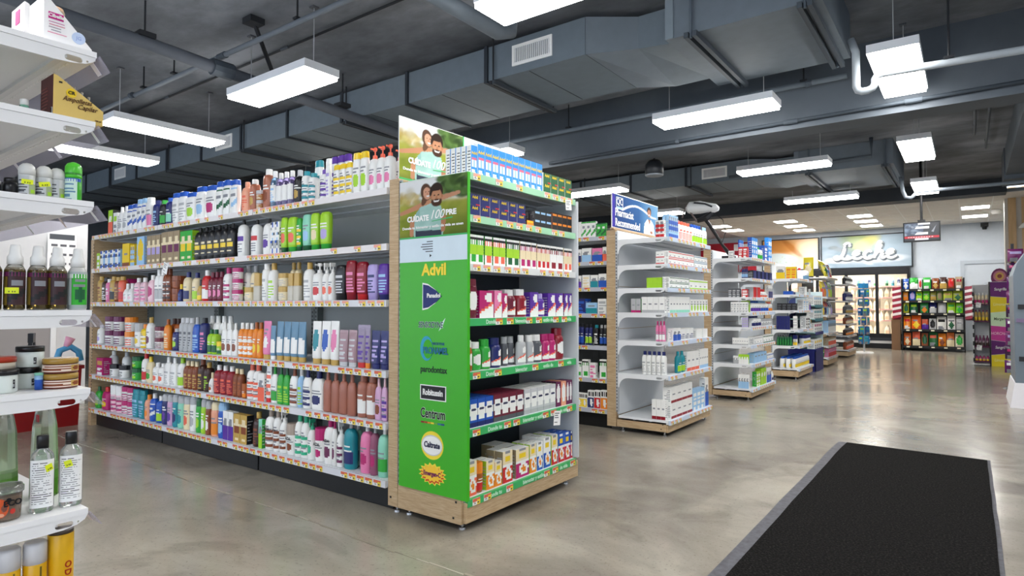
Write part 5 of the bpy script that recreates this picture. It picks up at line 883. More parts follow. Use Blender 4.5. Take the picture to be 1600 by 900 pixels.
A6|fat|0.065|0.065|0.315|mauve|gray|mag|fig||0|large_bottle|bottle|mauve litre bottle with grey cap, @|-3.186,2.782,0.198
A6|fat|0.090|0.085|0.315|mint|white|green|half||0|large_bottle|bottle|mint litre bottle with white cap and green label, @|-3.103,2.792,0.198
B1|box|0.059|0.036|0.173|sky|blue|lblue|advil||90|tablet_box|box|bright blue carton with light blue print, @|-2.418,2.858,2.113;-2.461,2.858,2.113;-2.503,2.858,2.113;-2.545,2.858,2.113;-2.588,2.858,2.113
B1|box|0.069|0.043|0.192|sky|blue|red|advil||90|tablet_box|box|bright blue carton with red print, @|-2.421,2.925,2.113;-2.421,2.996,2.113;-2.421,3.068,2.113;-2.421,3.139,2.113;-2.421,3.21,2.113;-2.421,3.281,2.113;-2.421,3.352,2.113;-2.421,3.423,2.113;-2.421,3.495,2.113;-2.421,3.566,2.113
B1|box|0.094|0.058|0.071|dgreen|lime|yellow|advil||90|tablet_box|box|stacked dark green carton with yellow print, @|-2.429,3.662,2.113;-2.429,3.662,2.185;-2.429,3.758,2.113;-2.429,3.758,2.185;-2.429,3.855,2.113;-2.429,3.855,2.185;-2.429,3.952,2.113;-2.429,3.952,2.185;-2.493,3.662,2.113;-2.493,3.662,2.185;-2.493,3.758,2.113;-2.493,3.758,2.185;-2.493,3.855,2.113;-2.493,3.855,2.185;-2.493,3.952,2.113;-2.493,3.952,2.185
B2|box|0.093|0.058|0.065|navy|blk|yellow|advil||90|tablet_box|box|stacked navy carton with yellow print, @|-2.429,2.867,1.86;-2.429,2.867,1.926;-2.429,2.963,1.86;-2.429,2.963,1.926;-2.429,3.059,1.86;-2.429,3.059,1.926;-2.429,3.155,1.86;-2.429,3.155,1.926;-2.429,3.251,1.86;-2.429,3.251,1.926;-2.429,3.348,1.86;-2.429,3.348,1.926;-2.493,2.867,1.86;-2.493,2.867,1.926;-2.493,2.963,1.86;-2.493,2.963,1.926;-2.493,3.059,1.86;-2.493,3.059,1.926;-2.493,3.155,1.86;-2.493,3.155,1.926;-2.493,3.251,1.86;-2.493,3.251,1.926;-2.493,3.348,1.86;-2.493,3.348,1.926
B2|box|0.081|0.050|0.036|orange|blk|yellow|logo||90|tablet_box|box|orange carton with yellow print, @|-2.425,3.453,1.86
B2|box|0.069|0.043|0.058|blk|dgray|lblue|logo||90|tablet_box|box|stacked black carton with light blue print, @|-2.422,3.542,1.86;-2.422,3.542,1.919;-2.422,3.614,1.86;-2.422,3.614,1.919;-2.422,3.685,1.86;-2.422,3.685,1.919;-2.471,3.542,1.86;-2.471,3.542,1.919;-2.471,3.614,1.86;-2.471,3.614,1.919;-2.471,3.685,1.86;-2.471,3.685,1.919
B2|box|0.066|0.041|0.063|blk|copper|orange|logo||90|tablet_box|box|stacked black carton with orange print, @|-2.42,3.763,1.86;-2.42,3.763,1.924;-2.42,3.831,1.86;-2.42,3.831,1.924;-2.42,3.899,1.86;-2.42,3.899,1.924;-2.42,3.966,1.86;-2.42,3.966,1.924;-2.467,3.763,1.86;-2.467,3.763,1.924;-2.467,3.831,1.86;-2.467,3.831,1.924;-2.467,3.899,1.86;-2.467,3.899,1.924;-2.467,3.966,1.86;-2.467,3.966,1.924
B3|box|0.065|0.040|0.178|green|white|green|caps||90|carton|box|green carton, @|-2.42,2.852,1.568;-2.42,2.918,1.568
B3|box|0.071|0.044|0.178|green|white|coral|caps||90|carton|box|green carton with coral print, first from the green panel, @|-2.422,2.998,1.568
B3|box|0.063|0.039|0.178|green|white|coral|caps||90|carton|box|green carton with coral print, second from the green panel, @|-2.42,3.077,1.568;-2.42,3.142,1.568
B3|box|0.069|0.042|0.178|green|white|dgreen|caps||90|carton|box|green carton with dark green print, @|-2.421,3.22,1.568;-2.421,3.29,1.568
B3|box|0.062|0.039|0.177|cream|white|mag|caps||90|carton|box|cream carton with magenta print, @|-2.419,3.365,1.568;-2.419,3.429,1.568;-2.419,3.494,1.568
B3|box|0.052|0.033|0.174|cream|white|red|caps||90|carton|box|cream carton with red print, @|-2.416,3.561,1.568;-2.416,3.615,1.568;-2.416,3.669,1.568
B3|box|0.086|0.053|0.174|white|blue|dred|caps||90|carton|box|white carton with dark red print, @|-2.427,3.744,1.568;-2.427,3.833,1.568
B3|box|0.055|0.034|0.172|cream|white|coral|caps||90|carton|box|cream carton with coral print, @|-2.417,3.915,1.568;-2.417,3.972,1.568
B4|big|0.096|0.053|0.236|maroon|maroon|white|oval||90|flat_shampoo_bottle|bottle|maroon flat bottle, @|-2.426,2.853,1.242
B4|box|0.138|0.085|0.167|mag|mag|white|corner||90|carton|box|magenta carton with white print, beside the pink carton, @|-2.443,2.98,1.242;-2.534,2.98,1.242
B4|box|0.077|0.048|0.169|pink|pink|white|corner||90|carton|box|pink carton with white print, @|-2.424,3.097,1.242;-2.478,3.097,1.242
B4|box|0.053|0.033|0.152|mag|mag|white|corner||90|carton|box|magenta carton with white print, beside the maroon vitamin bottle, @|-2.416,3.167,1.242
B4|pill|0.100|0.110|0.179|maroon|white|white|corner||90|vitamin_bottle|bottle|maroon vitamin bottle with white cap, @|-2.455,3.262,1.242;-2.571,3.262,1.242
B4|pill|0.100|0.108|0.185|dred|white|white|corner||90|vitamin_bottle|bottle|dark red vitamin bottle with white cap, @|-2.454,3.385,1.242;-2.568,3.385,1.242
B4|box|0.098|0.061|0.166|purple|purple|white|corner||90|carton|box|purple carton with white print, beside the dark red vitamin bottle, @|-2.43,3.499,1.242;-2.497,3.499,1.242
B4|pill|0.100|0.106|0.159|purple|lav|white|corner||90|vitamin_bottle|bottle|purple vitamin bottle with lavender cap, @|-2.453,3.608,1.242
B4|box|0.100|0.062|0.163|purple|purple|white|corner||90|carton|box|purple carton with white print, second from the green panel, @|-2.431,3.723,1.242;-2.431,3.826,1.242;-2.499,3.723,1.242;-2.499,3.826,1.242
B4|box|0.055|0.034|0.164|purple|plum|white|corner||90|carton|box|purple carton with white print, beside the purple carton, @|-2.417,3.915,1.242;-2.417,3.972,1.242;-2.457,3.915,1.242;-2.457,3.972,1.242
B5|pill|0.040|0.040|0.184|amber|white|white|oval||90|vitamin_bottle|bottle|amber vitamin bottle with white cap, @|-2.42,2.833,0.925
B5|pill|0.089|0.089|0.170|green|white|white|oval||90|vitamin_bottle|bottle|green vitamin bottle with white cap, @|-2.445,2.906,0.925
B5|pill|0.083|0.083|0.183|green|green|white|corner||90|vitamin_bottle|bottle|green vitamin bottle, @|-2.442,3.001,0.925
B5|pill|0.097|0.097|0.188|navy|navy|white|corner||90|vitamin_bottle|bottle|navy vitamin bottle, @|-2.448,3.104,0.925
B5|pill|0.054|0.054|0.188|dgray|gray|white|corner||90|vitamin_bottle|bottle|dark grey vitamin bottle with grey cap and white label, @|-2.457,3.228,0.925
B5|pill|0.070|0.070|0.186|dgray|gray|gray|corner||90|vitamin_bottle|bottle|dark grey vitamin bottle with grey cap and grey label, @|-2.485,3.326,0.925
B5|pill|0.100|0.046|0.194|gray|white|white|corner||90|vitamin_bottle|bottle|grey vitamin bottle, beside the grey vitamin bottle, @|-2.423,3.37,0.925
B5|pill|0.071|0.071|0.190|gray|white|white|corner||90|vitamin_bottle|bottle|grey vitamin bottle, beside the dark grey vitamin bottle, @|-2.436,3.481,0.925
B5|pill|0.093|0.093|0.191|dgray|white|white|corner||90|vitamin_bottle|bottle|dark grey vitamin bottle with white cap, @|-2.447,3.574,0.925
B5|pill|0.082|0.082|0.190|mag|mag|white|corner||90|vitamin_bottle|bottle|magenta vitamin bottle, @|-2.441,3.672,0.925;-2.441,3.756,0.925
B5|pill|0.100|0.103|0.227|dred|dred|white|oval||90|vitamin_bottle|bottle|dark red vitamin bottle, @|-2.452,3.86,0.925
B6|box|0.074|0.046|0.167|blue|navy|white|capsule|CENTRUM|90|vitamin_carton|box|blue carton with white print, @|-2.423,2.857,0.588;-2.423,2.933,0.588;-2.423,3.009,0.588;-2.475,2.857,0.588;-2.475,2.933,0.588;-2.475,3.009,0.588;-2.527,2.857,0.588;-2.527,2.933,0.588;-2.527,3.009,0.588;-2.579,2.857,0.588;-2.579,2.933,0.588;-2.579,3.009,0.588
B6|box|0.078|0.049|0.169|maroon|dgray|white|capsule|CENTRUM|90|vitamin_carton|box|maroon carton with white print, @|-2.424,3.091,0.588;-2.424,3.172,0.588;-2.424,3.252,0.588;-2.424,3.333,0.588;-2.479,3.091,0.588;-2.479,3.172,0.588;-2.479,3.252,0.588;-2.479,3.333,0.588;-2.533,3.091,0.588;-2.533,3.172,0.588;-2.533,3.252,0.588;-2.533,3.333,0.588;-2.588,3.091,0.588;-2.588,3.172,0.588;-2.588,3.252,0.588;-2.588,3.333,0.588
B6|box|0.076|0.047|0.168|silver|gray|white|capsule|CENTRUM|90|vitamin_carton|box|silver carton with white print, @|-2.424,3.42,0.588;-2.424,3.498,0.588;-2.424,3.576,0.588;-2.424,3.655,0.588;-2.424,3.733,0.588;-2.477,3.42,0.588;-2.477,3.498,0.588;-2.477,3.576,0.588;-2.477,3.655,0.588;-2.477,3.733,0.588;-2.53,3.42,0.588;-2.53,3.498,0.588;-2.53,3.576,0.588;-2.53,3.655,0.588;-2.53,3.733,0.588;-2.583,3.42,0.588;-2.583,3.498,0.588;-2.583,3.576,0.588;-2.583,3.655,0.588;-2.583,3.733,0.588
B6|box|0.063|0.039|0.175|plum|blk|white|oval||90|vitamin_carton|box|plum carton with white print, beside the silver carton, @|-2.42,3.809,0.588;-2.465,3.809,0.588;-2.51,3.809,0.588
B6|box|0.065|0.040|0.175|peach|coral|white|oval||90|vitamin_carton|box|peach carton with white print, @|-2.42,3.88,0.588;-2.466,3.88,0.588;-2.513,3.88,0.588
B6|box|0.040|0.030|0.174|plum|maroon|white|oval||90|vitamin_carton|box|plum carton with white print, beside the peach carton, @|-2.415,3.938,0.588;-2.415,3.979,0.588;-2.451,3.938,0.588;-2.451,3.979,0.588;-2.487,3.938,0.588;-2.487,3.979,0.588
B7|box|0.085|0.052|0.204|cream|yellow|coral|emer||90|vitamin_carton|box|cream carton with coral print, @|-2.426,2.844,0.185
B7|jar|0.072|0.072|0.179|amber|orange|red|half||90|cream_jar|jar|amber wide jar with orange lid, @|-2.436,2.93,0.185
B7|box|0.081|0.050|0.175|cream|lime|orange|emer||90|vitamin_carton|box|cream carton with orange print, beside the amber wide jar, @|-2.425,3.019,0.185;-2.481,3.019,0.185
B7|box|0.071|0.044|0.152|cream|orange|orange|emer||90|vitamin_carton|box|cream carton with orange print, beside the cream carton, @|-2.422,3.1,0.185;-2.472,3.1,0.185
B7|box|0.104|0.064|0.200|cream|tan|red|emer||90|vitamin_carton|box|cream carton with red print, beside the cream carton, @|-2.432,3.197,0.185;-2.503,3.197,0.185
B7|box|0.150|0.093|0.187|cream|tan|mag|emer||90|vitamin_carton|box|cream carton with magenta print, @|-2.446,3.36,0.185;-2.545,3.36,0.185;-2.644,3.36,0.185
B7|box|0.075|0.046|0.192|cream|lime|orange|emer||90|vitamin_carton|box|cream carton with orange print, beside the white carton, @|-2.423,3.483,0.185;-2.476,3.483,0.185;-2.528,3.483,0.185
B7|box|0.070|0.043|0.191|white|lime|blue|emer||90|vitamin_carton|box|white carton with blue print, beside the white carton, @|-2.422,3.566,0.185;-2.471,3.566,0.185;-2.52,3.566,0.185
B7|box|0.092|0.057|0.206|white|lime|blue|emer||90|vitamin_carton|box|white carton with blue print, beside the cream carton, @|-2.428,3.657,0.185;-2.491,3.657,0.185;-2.554,3.657,0.185
B7|box|0.079|0.049|0.208|cream|lime|red|emer||90|vitamin_carton|box|cream carton with red print, beside the blue carton, @|-2.424,3.753,0.185;-2.479,3.753,0.185;-2.534,3.753,0.185
B7|box|0.080|0.050|0.200|blue|lblue|red|emer||90|vitamin_carton|box|blue carton with red print, @|-2.425,3.844,0.185;-2.425,3.927,0.185;-2.481,3.844,0.185;-2.481,3.927,0.185;-2.536,3.844,0.185;-2.536,3.927,0.185
B7|box|0.027|0.030|0.198|navy|blue|red|emer||90|vitamin_carton|box|navy carton with red print, @|-2.415,3.986,0.185;-2.451,3.986,0.185
C1|box|0.049|0.031|0.235|lblue|white|blue|band||90|medicine_box|box|light blue carton with blue print, @|-2.465,6.019,2.013;-2.465,6.07,2.013;-2.465,6.121,2.013;-2.465,6.172,2.013;-2.465,6.223,2.013;-2.502,6.019,2.013;-2.502,6.07,2.013;-2.502,6.121,2.013;-2.502,6.172,2.013;-2.502,6.223,2.013
C1|cyl|0.091|0.091|0.208|white|coral|coral|txt||90|lotion_bottle|bottle|white round bottle with coral cap, @|-2.496,6.349,2.013;-2.496,6.444,2.013;-2.496,6.538,2.013;-2.496,6.632,2.013
C1|cyl|0.075|0.075|0.212|white|blue|lime|half||90|lotion_bottle|bottle|white round bottle with blue cap, @|-2.487,6.738,2.013;-2.487,6.815,2.013;-2.487,6.892,2.013;-2.487,6.969,2.013
C1|cyl|0.036|0.036|0.206|white|lblue|lime|half||90|lotion_bottle|bottle|white round bottle with light blue cap, @|-2.468,7.047,2.013;-2.468,7.084,2.013;-2.468,7.121,2.013
C2|box|0.115|0.071|0.068|white|white|red|strip||90|medicine_box|box|stacked white carton with red print, beside the white carton, @|-2.486,6.047,1.74;-2.486,6.047,1.808;-2.486,6.166,1.74;-2.486,6.166,1.808;-2.486,6.284,1.74;-2.486,6.284,1.808;-2.486,6.403,1.74;-2.486,6.403,1.808;-2.486,6.521,1.74;-2.486,6.521,1.808;-2.486,6.64,1.74;-2.486,6.64,1.808
C2|box|0.102|0.063|0.065|white|white|sblue|strip||90|medicine_box|box|stacked white carton with steel blue print, @|-2.482,6.772,1.74;-2.482,6.772,1.805;-2.482,6.877,1.74;-2.482,6.877,1.805;-2.482,6.982,1.74;-2.482,6.982,1.805;-2.482,7.087,1.74;-2.482,7.087,1.805
C3|box|0.130|0.081|0.056|white|green|dgreen|strip||90|medicine_box|box|stacked white carton with dark green print, @|-2.49,6.074,1.498;-2.49,6.074,1.554;-2.49,6.208,1.498;-2.49,6.208,1.554;-2.49,6.342,1.498;-2.49,6.342,1.554;-2.49,6.476,1.498;-2.49,6.476,1.554
C3|box|0.140|0.087|0.105|white|lblue|lime|strip||90|medicine_box|box|white carton with lime green print, @|-2.493,6.635,1.498;-2.493,6.779,1.498;-2.493,6.923,1.498;-2.493,7.068,1.498
C4|box|0.077|0.048|0.163|white|green|mint|strip||90|medicine_box|box|white carton with mint print, @|-2.474,6.047,1.244;-2.474,6.126,1.244;-2.474,6.206,1.244;-2.474,6.285,1.244;-2.474,6.364,1.244;-2.474,6.444,1.244;-2.474,6.523,1.244
C4|box|0.090|0.056|0.141|white|navy|lime|fig||90|medicine_box|box|white carton with lime green print, @|-2.478,6.628,1.244;-2.478,6.721,1.244;-2.478,6.814,1.244;-2.478,6.907,1.244;-2.478,7,1.244;-2.478,7.093,1.244
C5|box|0.102|0.063|0.128|white|navy|blue|half||90|medicine_box|box|white carton with blue print, @|-2.482,6.144,0.953;-2.482,6.25,0.953
C5|jar|0.115|0.123|0.118|white|white|navy|txt||90|cream_jar|jar|white wide jar, @|-2.512,6.402,0.953;-2.512,6.529,0.953;-2.512,6.656,0.953
C5|box|0.160|0.110|0.097|white|navy|lblue|txt||90|medicine_box|box|white carton with light blue print, @|-2.505,6.854,0.953;-2.505,7.045,0.953
C6|sham|0.106|0.058|0.224|teal|teal|lime|half||90|shampoo_bottle|bottle|teal shampoo bottle, @|-2.479,6.285,0.61;-2.479,6.395,0.61
C6|box|0.120|0.075|0.206|white|lpink|coral|strip||90|medicine_box|box|white carton with coral print, @|-2.487,6.53,0.61;-2.487,6.654,0.61;-2.487,6.778,0.61
C6|box|0.054|0.034|0.210|white|lime|lblue|strip||90|medicine_box|box|white carton with light blue print, @|-2.467,6.889,0.61;-2.467,6.945,0.61;-2.467,7,0.61;-2.467,7.056,0.61;-2.467,7.112,0.61
C7|box|0.145|0.090|0.159|white|dred|dred|strip||90|medicine_box|box|stacked white carton with dark red print, @|-2.495,6.099,0.164;-2.495,6.099,0.323;-2.495,6.248,0.164;-2.495,6.248,0.323;-2.495,6.397,0.164;-2.495,6.397,0.323;-2.495,6.546,0.164;-2.495,6.546,0.323
C7|box|0.119|0.074|0.223|lblue|white|white|txt||90|medicine_box|box|light blue carton with white print, @|-2.487,6.701,0.164;-2.487,6.824,0.164;-2.487,6.946,0.164
C7|box|0.108|0.067|0.320|white|blue|blue|half||90|medicine_box|box|white carton with blue print, @|-2.484,7.084,0.164
D1|box|0.095|0.059|0.292|sky|blue|white|txt||90|pharmacy_box|box|bright blue carton with white print, beside the white round bottle, @|-2.48,9.037,1.987;-2.48,9.135,1.987;-2.48,9.233,1.987
D1|cyl|0.100|0.135|0.188|white|green|green|half||90|lotion_bottle|bottle|white round bottle with green cap, @|-2.517,9.386,1.987;-2.517,9.525,1.987
D1|box|0.160|0.110|0.229|blue|blue|white|txt||90|pharmacy_box|box|blue carton with white print, @|-2.505,9.739,1.987
D1|box|0.092|0.057|0.367|sky|sky|white|txt||90|pharmacy_box|box|bright blue carton with white print, beside the blue carton, @|-2.479,9.934,1.987;-2.479,10.029,1.987
D2|box|0.160|0.110|0.114|navy|blk|white|txt||90|pharmacy_box|box|navy carton with white print, @|-2.505,9.128,1.7;-2.505,9.344,1.7;-2.505,9.56,1.7;-2.505,9.776,1.7;-2.505,9.992,1.7
D3|box|0.160|0.110|0.143|red|gray|white|txt||90|pharmacy_box|box|red carton with white print, beside the white small bottle, @|-2.505,9.119,1.434;-2.505,9.319,1.434
D3|round|0.100|0.116|0.124|white|red|coral|half||90|small_bottle|bottle|white small bottle with red cap, @|-2.508,9.513,1.434;-2.508,9.633,1.434;-2.508,9.752,1.434
D3|box|0.081|0.050|0.192|white|gray|navy|half||90|pharmacy_box|box|white carton with navy print, @|-2.475,9.891,1.434;-2.475,9.974,1.434;-2.475,10.058,1.434
D4|cyl|0.100|0.113|0.159|white|blue|purple|half||90|lotion_bottle|bottle|white round bottle with blue cap, @|-2.507,9.046,1.223;-2.507,9.162,1.223;-2.507,9.279,1.223;-2.507,9.395,1.223
D4|cyl|0.100|0.129|0.159|white|lblue|blue|half||90|lotion_bottle|bottle|white round bottle with light blue cap, @|-2.514,9.555,1.223;-2.514,9.687,1.223;-2.514,9.82,1.223
D4|cyl|0.085|0.085|0.146|white|coral|orange|half||90|lotion_bottle|bottle|white round bottle with coral cap, @|-2.493,9.968,1.223;-2.493,10.056,1.223
D5|cyl|0.100|0.141|0.150|white|navy|navy|half||90|lotion_bottle|bottle|white round bottle with navy cap, @|-2.521,9.125,1.014;-2.521,9.27,1.014;-2.521,9.416,1.014
D5|jar|0.115|0.140|0.103|white|gray|dgray|txt||90|cream_jar|jar|white wide jar with grey lid, @|-2.52,9.595,1.014;-2.52,9.74,1.014;-2.52,9.884,1.014;-2.52,10.028,1.014
D6|box|0.141|0.088|0.106|white|gray|gray|strip||90|pharmacy_box|box|white carton with grey print, beside the white carton, @|-2.494,9.125,0.765;-2.494,9.27,0.765;-2.494,9.416,0.765
D6|box|0.140|0.087|0.111|white|green|dgreen|strip||90|pharmacy_box|box|white carton with dark green print, @|-2.493,9.595,0.765;-2.493,9.74,0.765;-2.493,9.884,0.765;-2.493,10.028,0.765
D7|box|0.158|0.098|0.135|lblue|white|lblue|half||90|pharmacy_box|box|light blue carton, @|-2.499,9.133,0.502;-2.499,9.296,0.502;-2.499,9.458,0.502;-2.499,9.621,0.502
D7|box|0.088|0.054|0.085|white|navy|blue|strip||90|pharmacy_box|box|white carton with blue print, @|-2.477,9.784,0.502;-2.477,9.874,0.502;-2.477,9.964,0.502;-2.477,10.055,0.502
D8|box|0.097|0.060|0.209|lime|green|white|txt||90|pharmacy_box|box|lime green carton with white print, @|-2.48,9.2,0.163;-2.48,9.3,0.163
D8|box|0.136|0.085|0.232|lime|white|lime|half||90|pharmacy_box|box|lime green carton, @|-2.492,9.455,0.163;-2.492,9.595,0.163
D8|box|0.126|0.078|0.217|white|lblue|blue|half||90|pharmacy_box|box|white carton with blue print, @|-2.489,9.767,0.163;-2.489,9.897,0.163
D8|sham|0.049|0.027|0.141|white|white|navy|half||90|shampoo_bottle|bottle|white shampoo bottle, @|-2.463,10.025,0.163;-2.463,10.075,0.163
E1|cyl|0.100|0.328|0.236|white|red|sblue|half||90|lotion_bottle|bottle|white round bottle with red cap, @|-2.634,12.881,1.8
E2|box|0.160|0.110|0.155|white|white|gray|txt||90|pharmacy_box|box|white carton with grey print, first from the upright, @|-2.525,12.633,1.513
E2|box|0.044|0.030|0.119|white|gray|gray|txt||90|pharmacy_box|box|white carton with grey print, second from the upright, @|-2.485,13.027,1.513
E3|box|0.160|0.110|0.199|white|coral|lblue|txt||90|pharmacy_box|box|white carton with light blue print, @|-2.525,12.489,1.229;-2.525,12.715,1.229
E3|box|0.053|0.033|0.203|white|red|purple|half||90|pharmacy_box|box|white carton with purple print, @|-2.486,12.914,1.229;-2.486,12.968,1.229;-2.486,13.023,1.229
E4|box|0.160|0.104|0.233|white|gray|blk|txt||90|pharmacy_box|box|white carton with black print, @|-2.522,12.685,0.882;-2.522,12.858,0.882
E4|box|0.022|0.030|0.164|yellow|lblue|white|half||90|pharmacy_box|box|yellow carton with white print, @|-2.485,13.016,0.882;-2.485,13.039,0.882
E5|jar|0.115|0.123|0.162|white|navy|yellow|half||90|cream_jar|jar|white wide jar, @|-2.532,12.606,0.595;-2.532,12.733,0.595;-2.532,12.86,0.595;-2.532,12.987,0.595
H1|box|0.032|0.030|0.178|white|lblue|white|txt||0|pharmacy_box|box|white carton, @|-3.517,5.995,2.069;-3.484,5.995,2.069
H1|box|0.059|0.037|0.173|white|dgreen|green|wave||0|pharmacy_box|box|white carton with green print, @|-3.435,5.998,2.069;-3.374,5.998,2.069;-3.313,5.998,2.069
H1|box|0.057|0.035|0.144|green|white|dgreen|wave||0|pharmacy_box|box|green carton with dark green print, @|-3.245,5.998,2.069;-3.187,5.998,2.069
H2|box|0.060|0.037|0.141|white|mag|navy|half||0|pharmacy_box|box|white carton with navy print, @|-3.499,5.999,1.8
H2|box|0.118|0.073|0.150|white|pink|lblue|half||0|pharmacy_box|box|white carton with light blue print, @|-3.399,6.016,1.8
H2|box|0.123|0.076|0.143|pink|mag|blue|half||0|pharmacy_box|box|pink carton with blue print, @|-3.267,6.018,1.8
H2|box|0.049|0.030|0.152|white|coral|coral|half||0|pharmacy_box|box|white carton with coral print, @|-3.175,5.995,1.8
H3|box|0.060|0.037|0.132|white|purple|purple|half||0|pharmacy_box|box|white carton with purple print, @|-3.499,5.999,1.516
H3|box|0.094|0.058|0.137|white|gray|cream|txt||0|pharmacy_box|box|white carton with cream print, @|-3.407,6.009,1.516
H3|box|0.089|0.055|0.134|white|teal|teal|half||0|pharmacy_box|box|white carton with teal print, @|-3.305,6.008,1.516
H3|box|0.095|0.059|0.145|white|red|blue|half||0|pharmacy_box|box|white carton with blue print, @|-3.202,6.009,1.516
H4|box|0.107|0.067|0.162|navy|blue|blue|txt||0|pharmacy_box|box|navy carton with blue print, @|-3.474,6.013,1.229;-3.474,6.086,1.229
H4|box|0.136|0.084|0.119|lblue|white|teal|half||0|pharmacy_box|box|light blue carton with teal print, @|-3.341,6.022,1.229
H4|box|0.106|0.066|0.160|white|white|gray|txt||0|pharmacy_box|box|white carton with grey print, @|-3.208,6.013,1.229
H5|slim|0.046|0.046|0.233|navy|blk|blue|half||0|slim_bottle|bottle|navy slim bottle with black cap and blue label, @|-3.51,6.003,0.881;-3.463,6.003,0.881
H5|slim|0.043|0.043|0.228|navy|blk|lime|half||0|slim_bottle|bottle|navy slim bottle with black cap and lime green label, @|-3.405,6.002,0.881;-3.36,6.002,0.881
H5|slim|0.062|0.062|0.222|blk|teal|white|txt||0|slim_bottle|bottle|black slim bottle with teal cap, @|-3.291,6.011,0.881
H5|slim|0.044|0.044|0.224|blk|gray|blue|half||0|slim_bottle|bottle|black slim bottle with grey cap, @|-3.225,6.002,0.881;-3.18,6.002,0.881
H6|box|0.056|0.035|0.167|white|dgreen|green|caps||0|pharmacy_box|box|white carton with green print, third from the upright, @|-3.497,5.997,0.527
H6|box|0.079|0.049|0.193|white|dgreen|green|caps||0|pharmacy_box|box|white carton with green print, second from the upright, @|-3.419,6.004,0.527
H6|box|0.078|0.048|0.162|white|gray|pink|txt||0|pharmacy_box|box|white carton with pink print, @|-3.33,6.004,0.527
H6|box|0.083|0.052|0.204|white|maroon|green|caps||0|pharmacy_box|box|white carton with green print, first from the upright, @|-3.2,6.006,0.527
H7|box|0.062|0.038|0.150|white|gray|yellow|taub||0|pharmacy_box|box|white carton with yellow print, @|-3.498,5.999,0.2;-3.434,5.999,0.2
H7|box|0.074|0.046|0.187|white|gray|navy|taub||0|pharmacy_box|box|white carton with navy print, @|-3.352,6.003,0.2
H7|box|0.073|0.045|0.194|white|gray|red|taub||0|pharmacy_box|box|white carton with red print, @|-3.273,6.003,0.2
H7|box|0.079|0.049|0.201|white|gray|orange|taub||0|pharmacy_box|box|white carton with orange print, @|-3.19,6.005,0.2
C1|box|0.045|0.051|0.171|white|white|red|band||0|medicine_box|box|white carton with red print, @|-2.544,5.96,2.013;-2.498,5.96,2.013
C2|box|0.045|0.045|0.063|white|white|red|strip||0|medicine_box|box|stacked white carton with red print, @|-2.544,5.958,1.74;-2.544,5.958,1.803;-2.498,5.958,1.74;-2.498,5.958,1.803
C3|box|0.054|0.045|0.051|lime|white|lime|txt||0|medicine_box|box|stacked lime green carton, @|-2.641,5.957,1.498;-2.641,5.957,1.55;-2.586,5.957,1.498;-2.586,5.957,1.55;-2.53,5.957,1.498;-2.53,5.957,1.55
C3|box|0.020|0.044|0.050|white|gray|gray|txt||0|medicine_box|box|stacked white carton with grey print, @|-2.485,5.957,1.498;-2.485,5.957,1.548
C4|box|0.054|0.045|0.143|gray|green|mag|strip||0|medicine_box|box|grey carton with magenta print, @|-2.817,5.957,1.244;-2.761,5.957,1.244
C4|box|0.061|0.057|0.161|white|white|gray|strip||0|medicine_box|box|white carton with grey print, @|-2.694,5.963,1.244;-2.632,5.963,1.244;-2.569,5.963,1.244;-2.506,5.963,1.244
C5|sham|0.033|0.047|0.205|pink|mag|white|half||0|shampoo_bottle|bottle|pink shampoo bottle with magenta cap, @|-2.561,5.959,0.953;-2.526,5.959,0.953;-2.492,5.959,0.953
C6|wide|0.050|0.075|0.237|white|navy|gray|txt||0|antacid_bottle|bottle|white wide capped bottle with navy cap, @|-2.707,5.972,0.61;-2.656,5.972,0.61;-2.604,5.972,0.61;-2.552,5.972,0.61;-2.501,5.972,0.61
C7|box|0.047|0.048|0.198|white|white|dred|strip||0|medicine_box|box|white carton with dark red print, @|-2.596,5.959,0.164;-2.547,5.959,0.164;-2.499,5.959,0.164
D1|box|0.069|0.057|0.102|white|white|gray|txt||0|pharmacy_box|box|white carton with grey print, @|-2.702,8.884,1.987
D1|box|0.061|0.068|0.146|red|red|white|txt||0|pharmacy_box|box|red carton with white print, @|-2.569,8.889,1.987;-2.506,8.889,1.987
D2|sham|0.021|0.030|0.164|navy|blk|lblue|half||0|shampoo_bottle|bottle|navy shampoo bottle with black cap, @|-2.55,8.87,1.7;-2.529,8.87,1.7;-2.507,8.87,1.7;-2.486,8.87,1.7
D3|box|0.054|0.045|0.120|dgray|blk|gray|txt||0|pharmacy_box|box|dark grey carton with grey print, @|-2.719,8.877,1.434;-2.663,8.877,1.434;-2.607,8.877,1.434
D3|box|0.083|0.075|0.109|red|maroon|white|txt||0|pharmacy_box|box|red carton with white print, beside the dark grey carton, @|-2.518,8.893,1.434
D4|box|0.038|0.032|0.142|white|gray|gray|txt||0|pharmacy_box|box|white carton with grey print, @|-2.692,8.871,1.223;-2.652,8.871,1.223;-2.613,8.871,1.223;-2.573,8.871,1.223;-2.534,8.871,1.223;-2.495,8.871,1.223
D4|box|0.037|0.038|0.159|lime|lime|white|txt||0|pharmacy_box|box|lime green carton with white print, @|-2.571,8.944,1.223;-2.533,8.944,1.223;-2.495,8.944,1.223
D5|box|0.028|0.037|0.155|gray|navy|lav|txt||0|pharmacy_box|box|grey carton with lavender print, @|-2.547,8.873,1.014;-2.518,8.873,1.014;-2.489,8.873,1.014
D6|box|0.030|0.030|0.099|white|gray|gray|strip||0|pharmacy_box|box|white carton with grey print, @|-2.678,8.87,0.765;-2.647,8.87,0.765;-2.615,8.87,0.765;-2.584,8.87,0.765;-2.553,8.87,0.765;-2.522,8.87,0.765;-2.491,8.87,0.765
D7|box|0.034|0.030|0.109|white|gray|gray|half||0|pharmacy_box|box|white carton with grey print, @|-2.667,8.87,0.502;-2.631,8.87,0.502
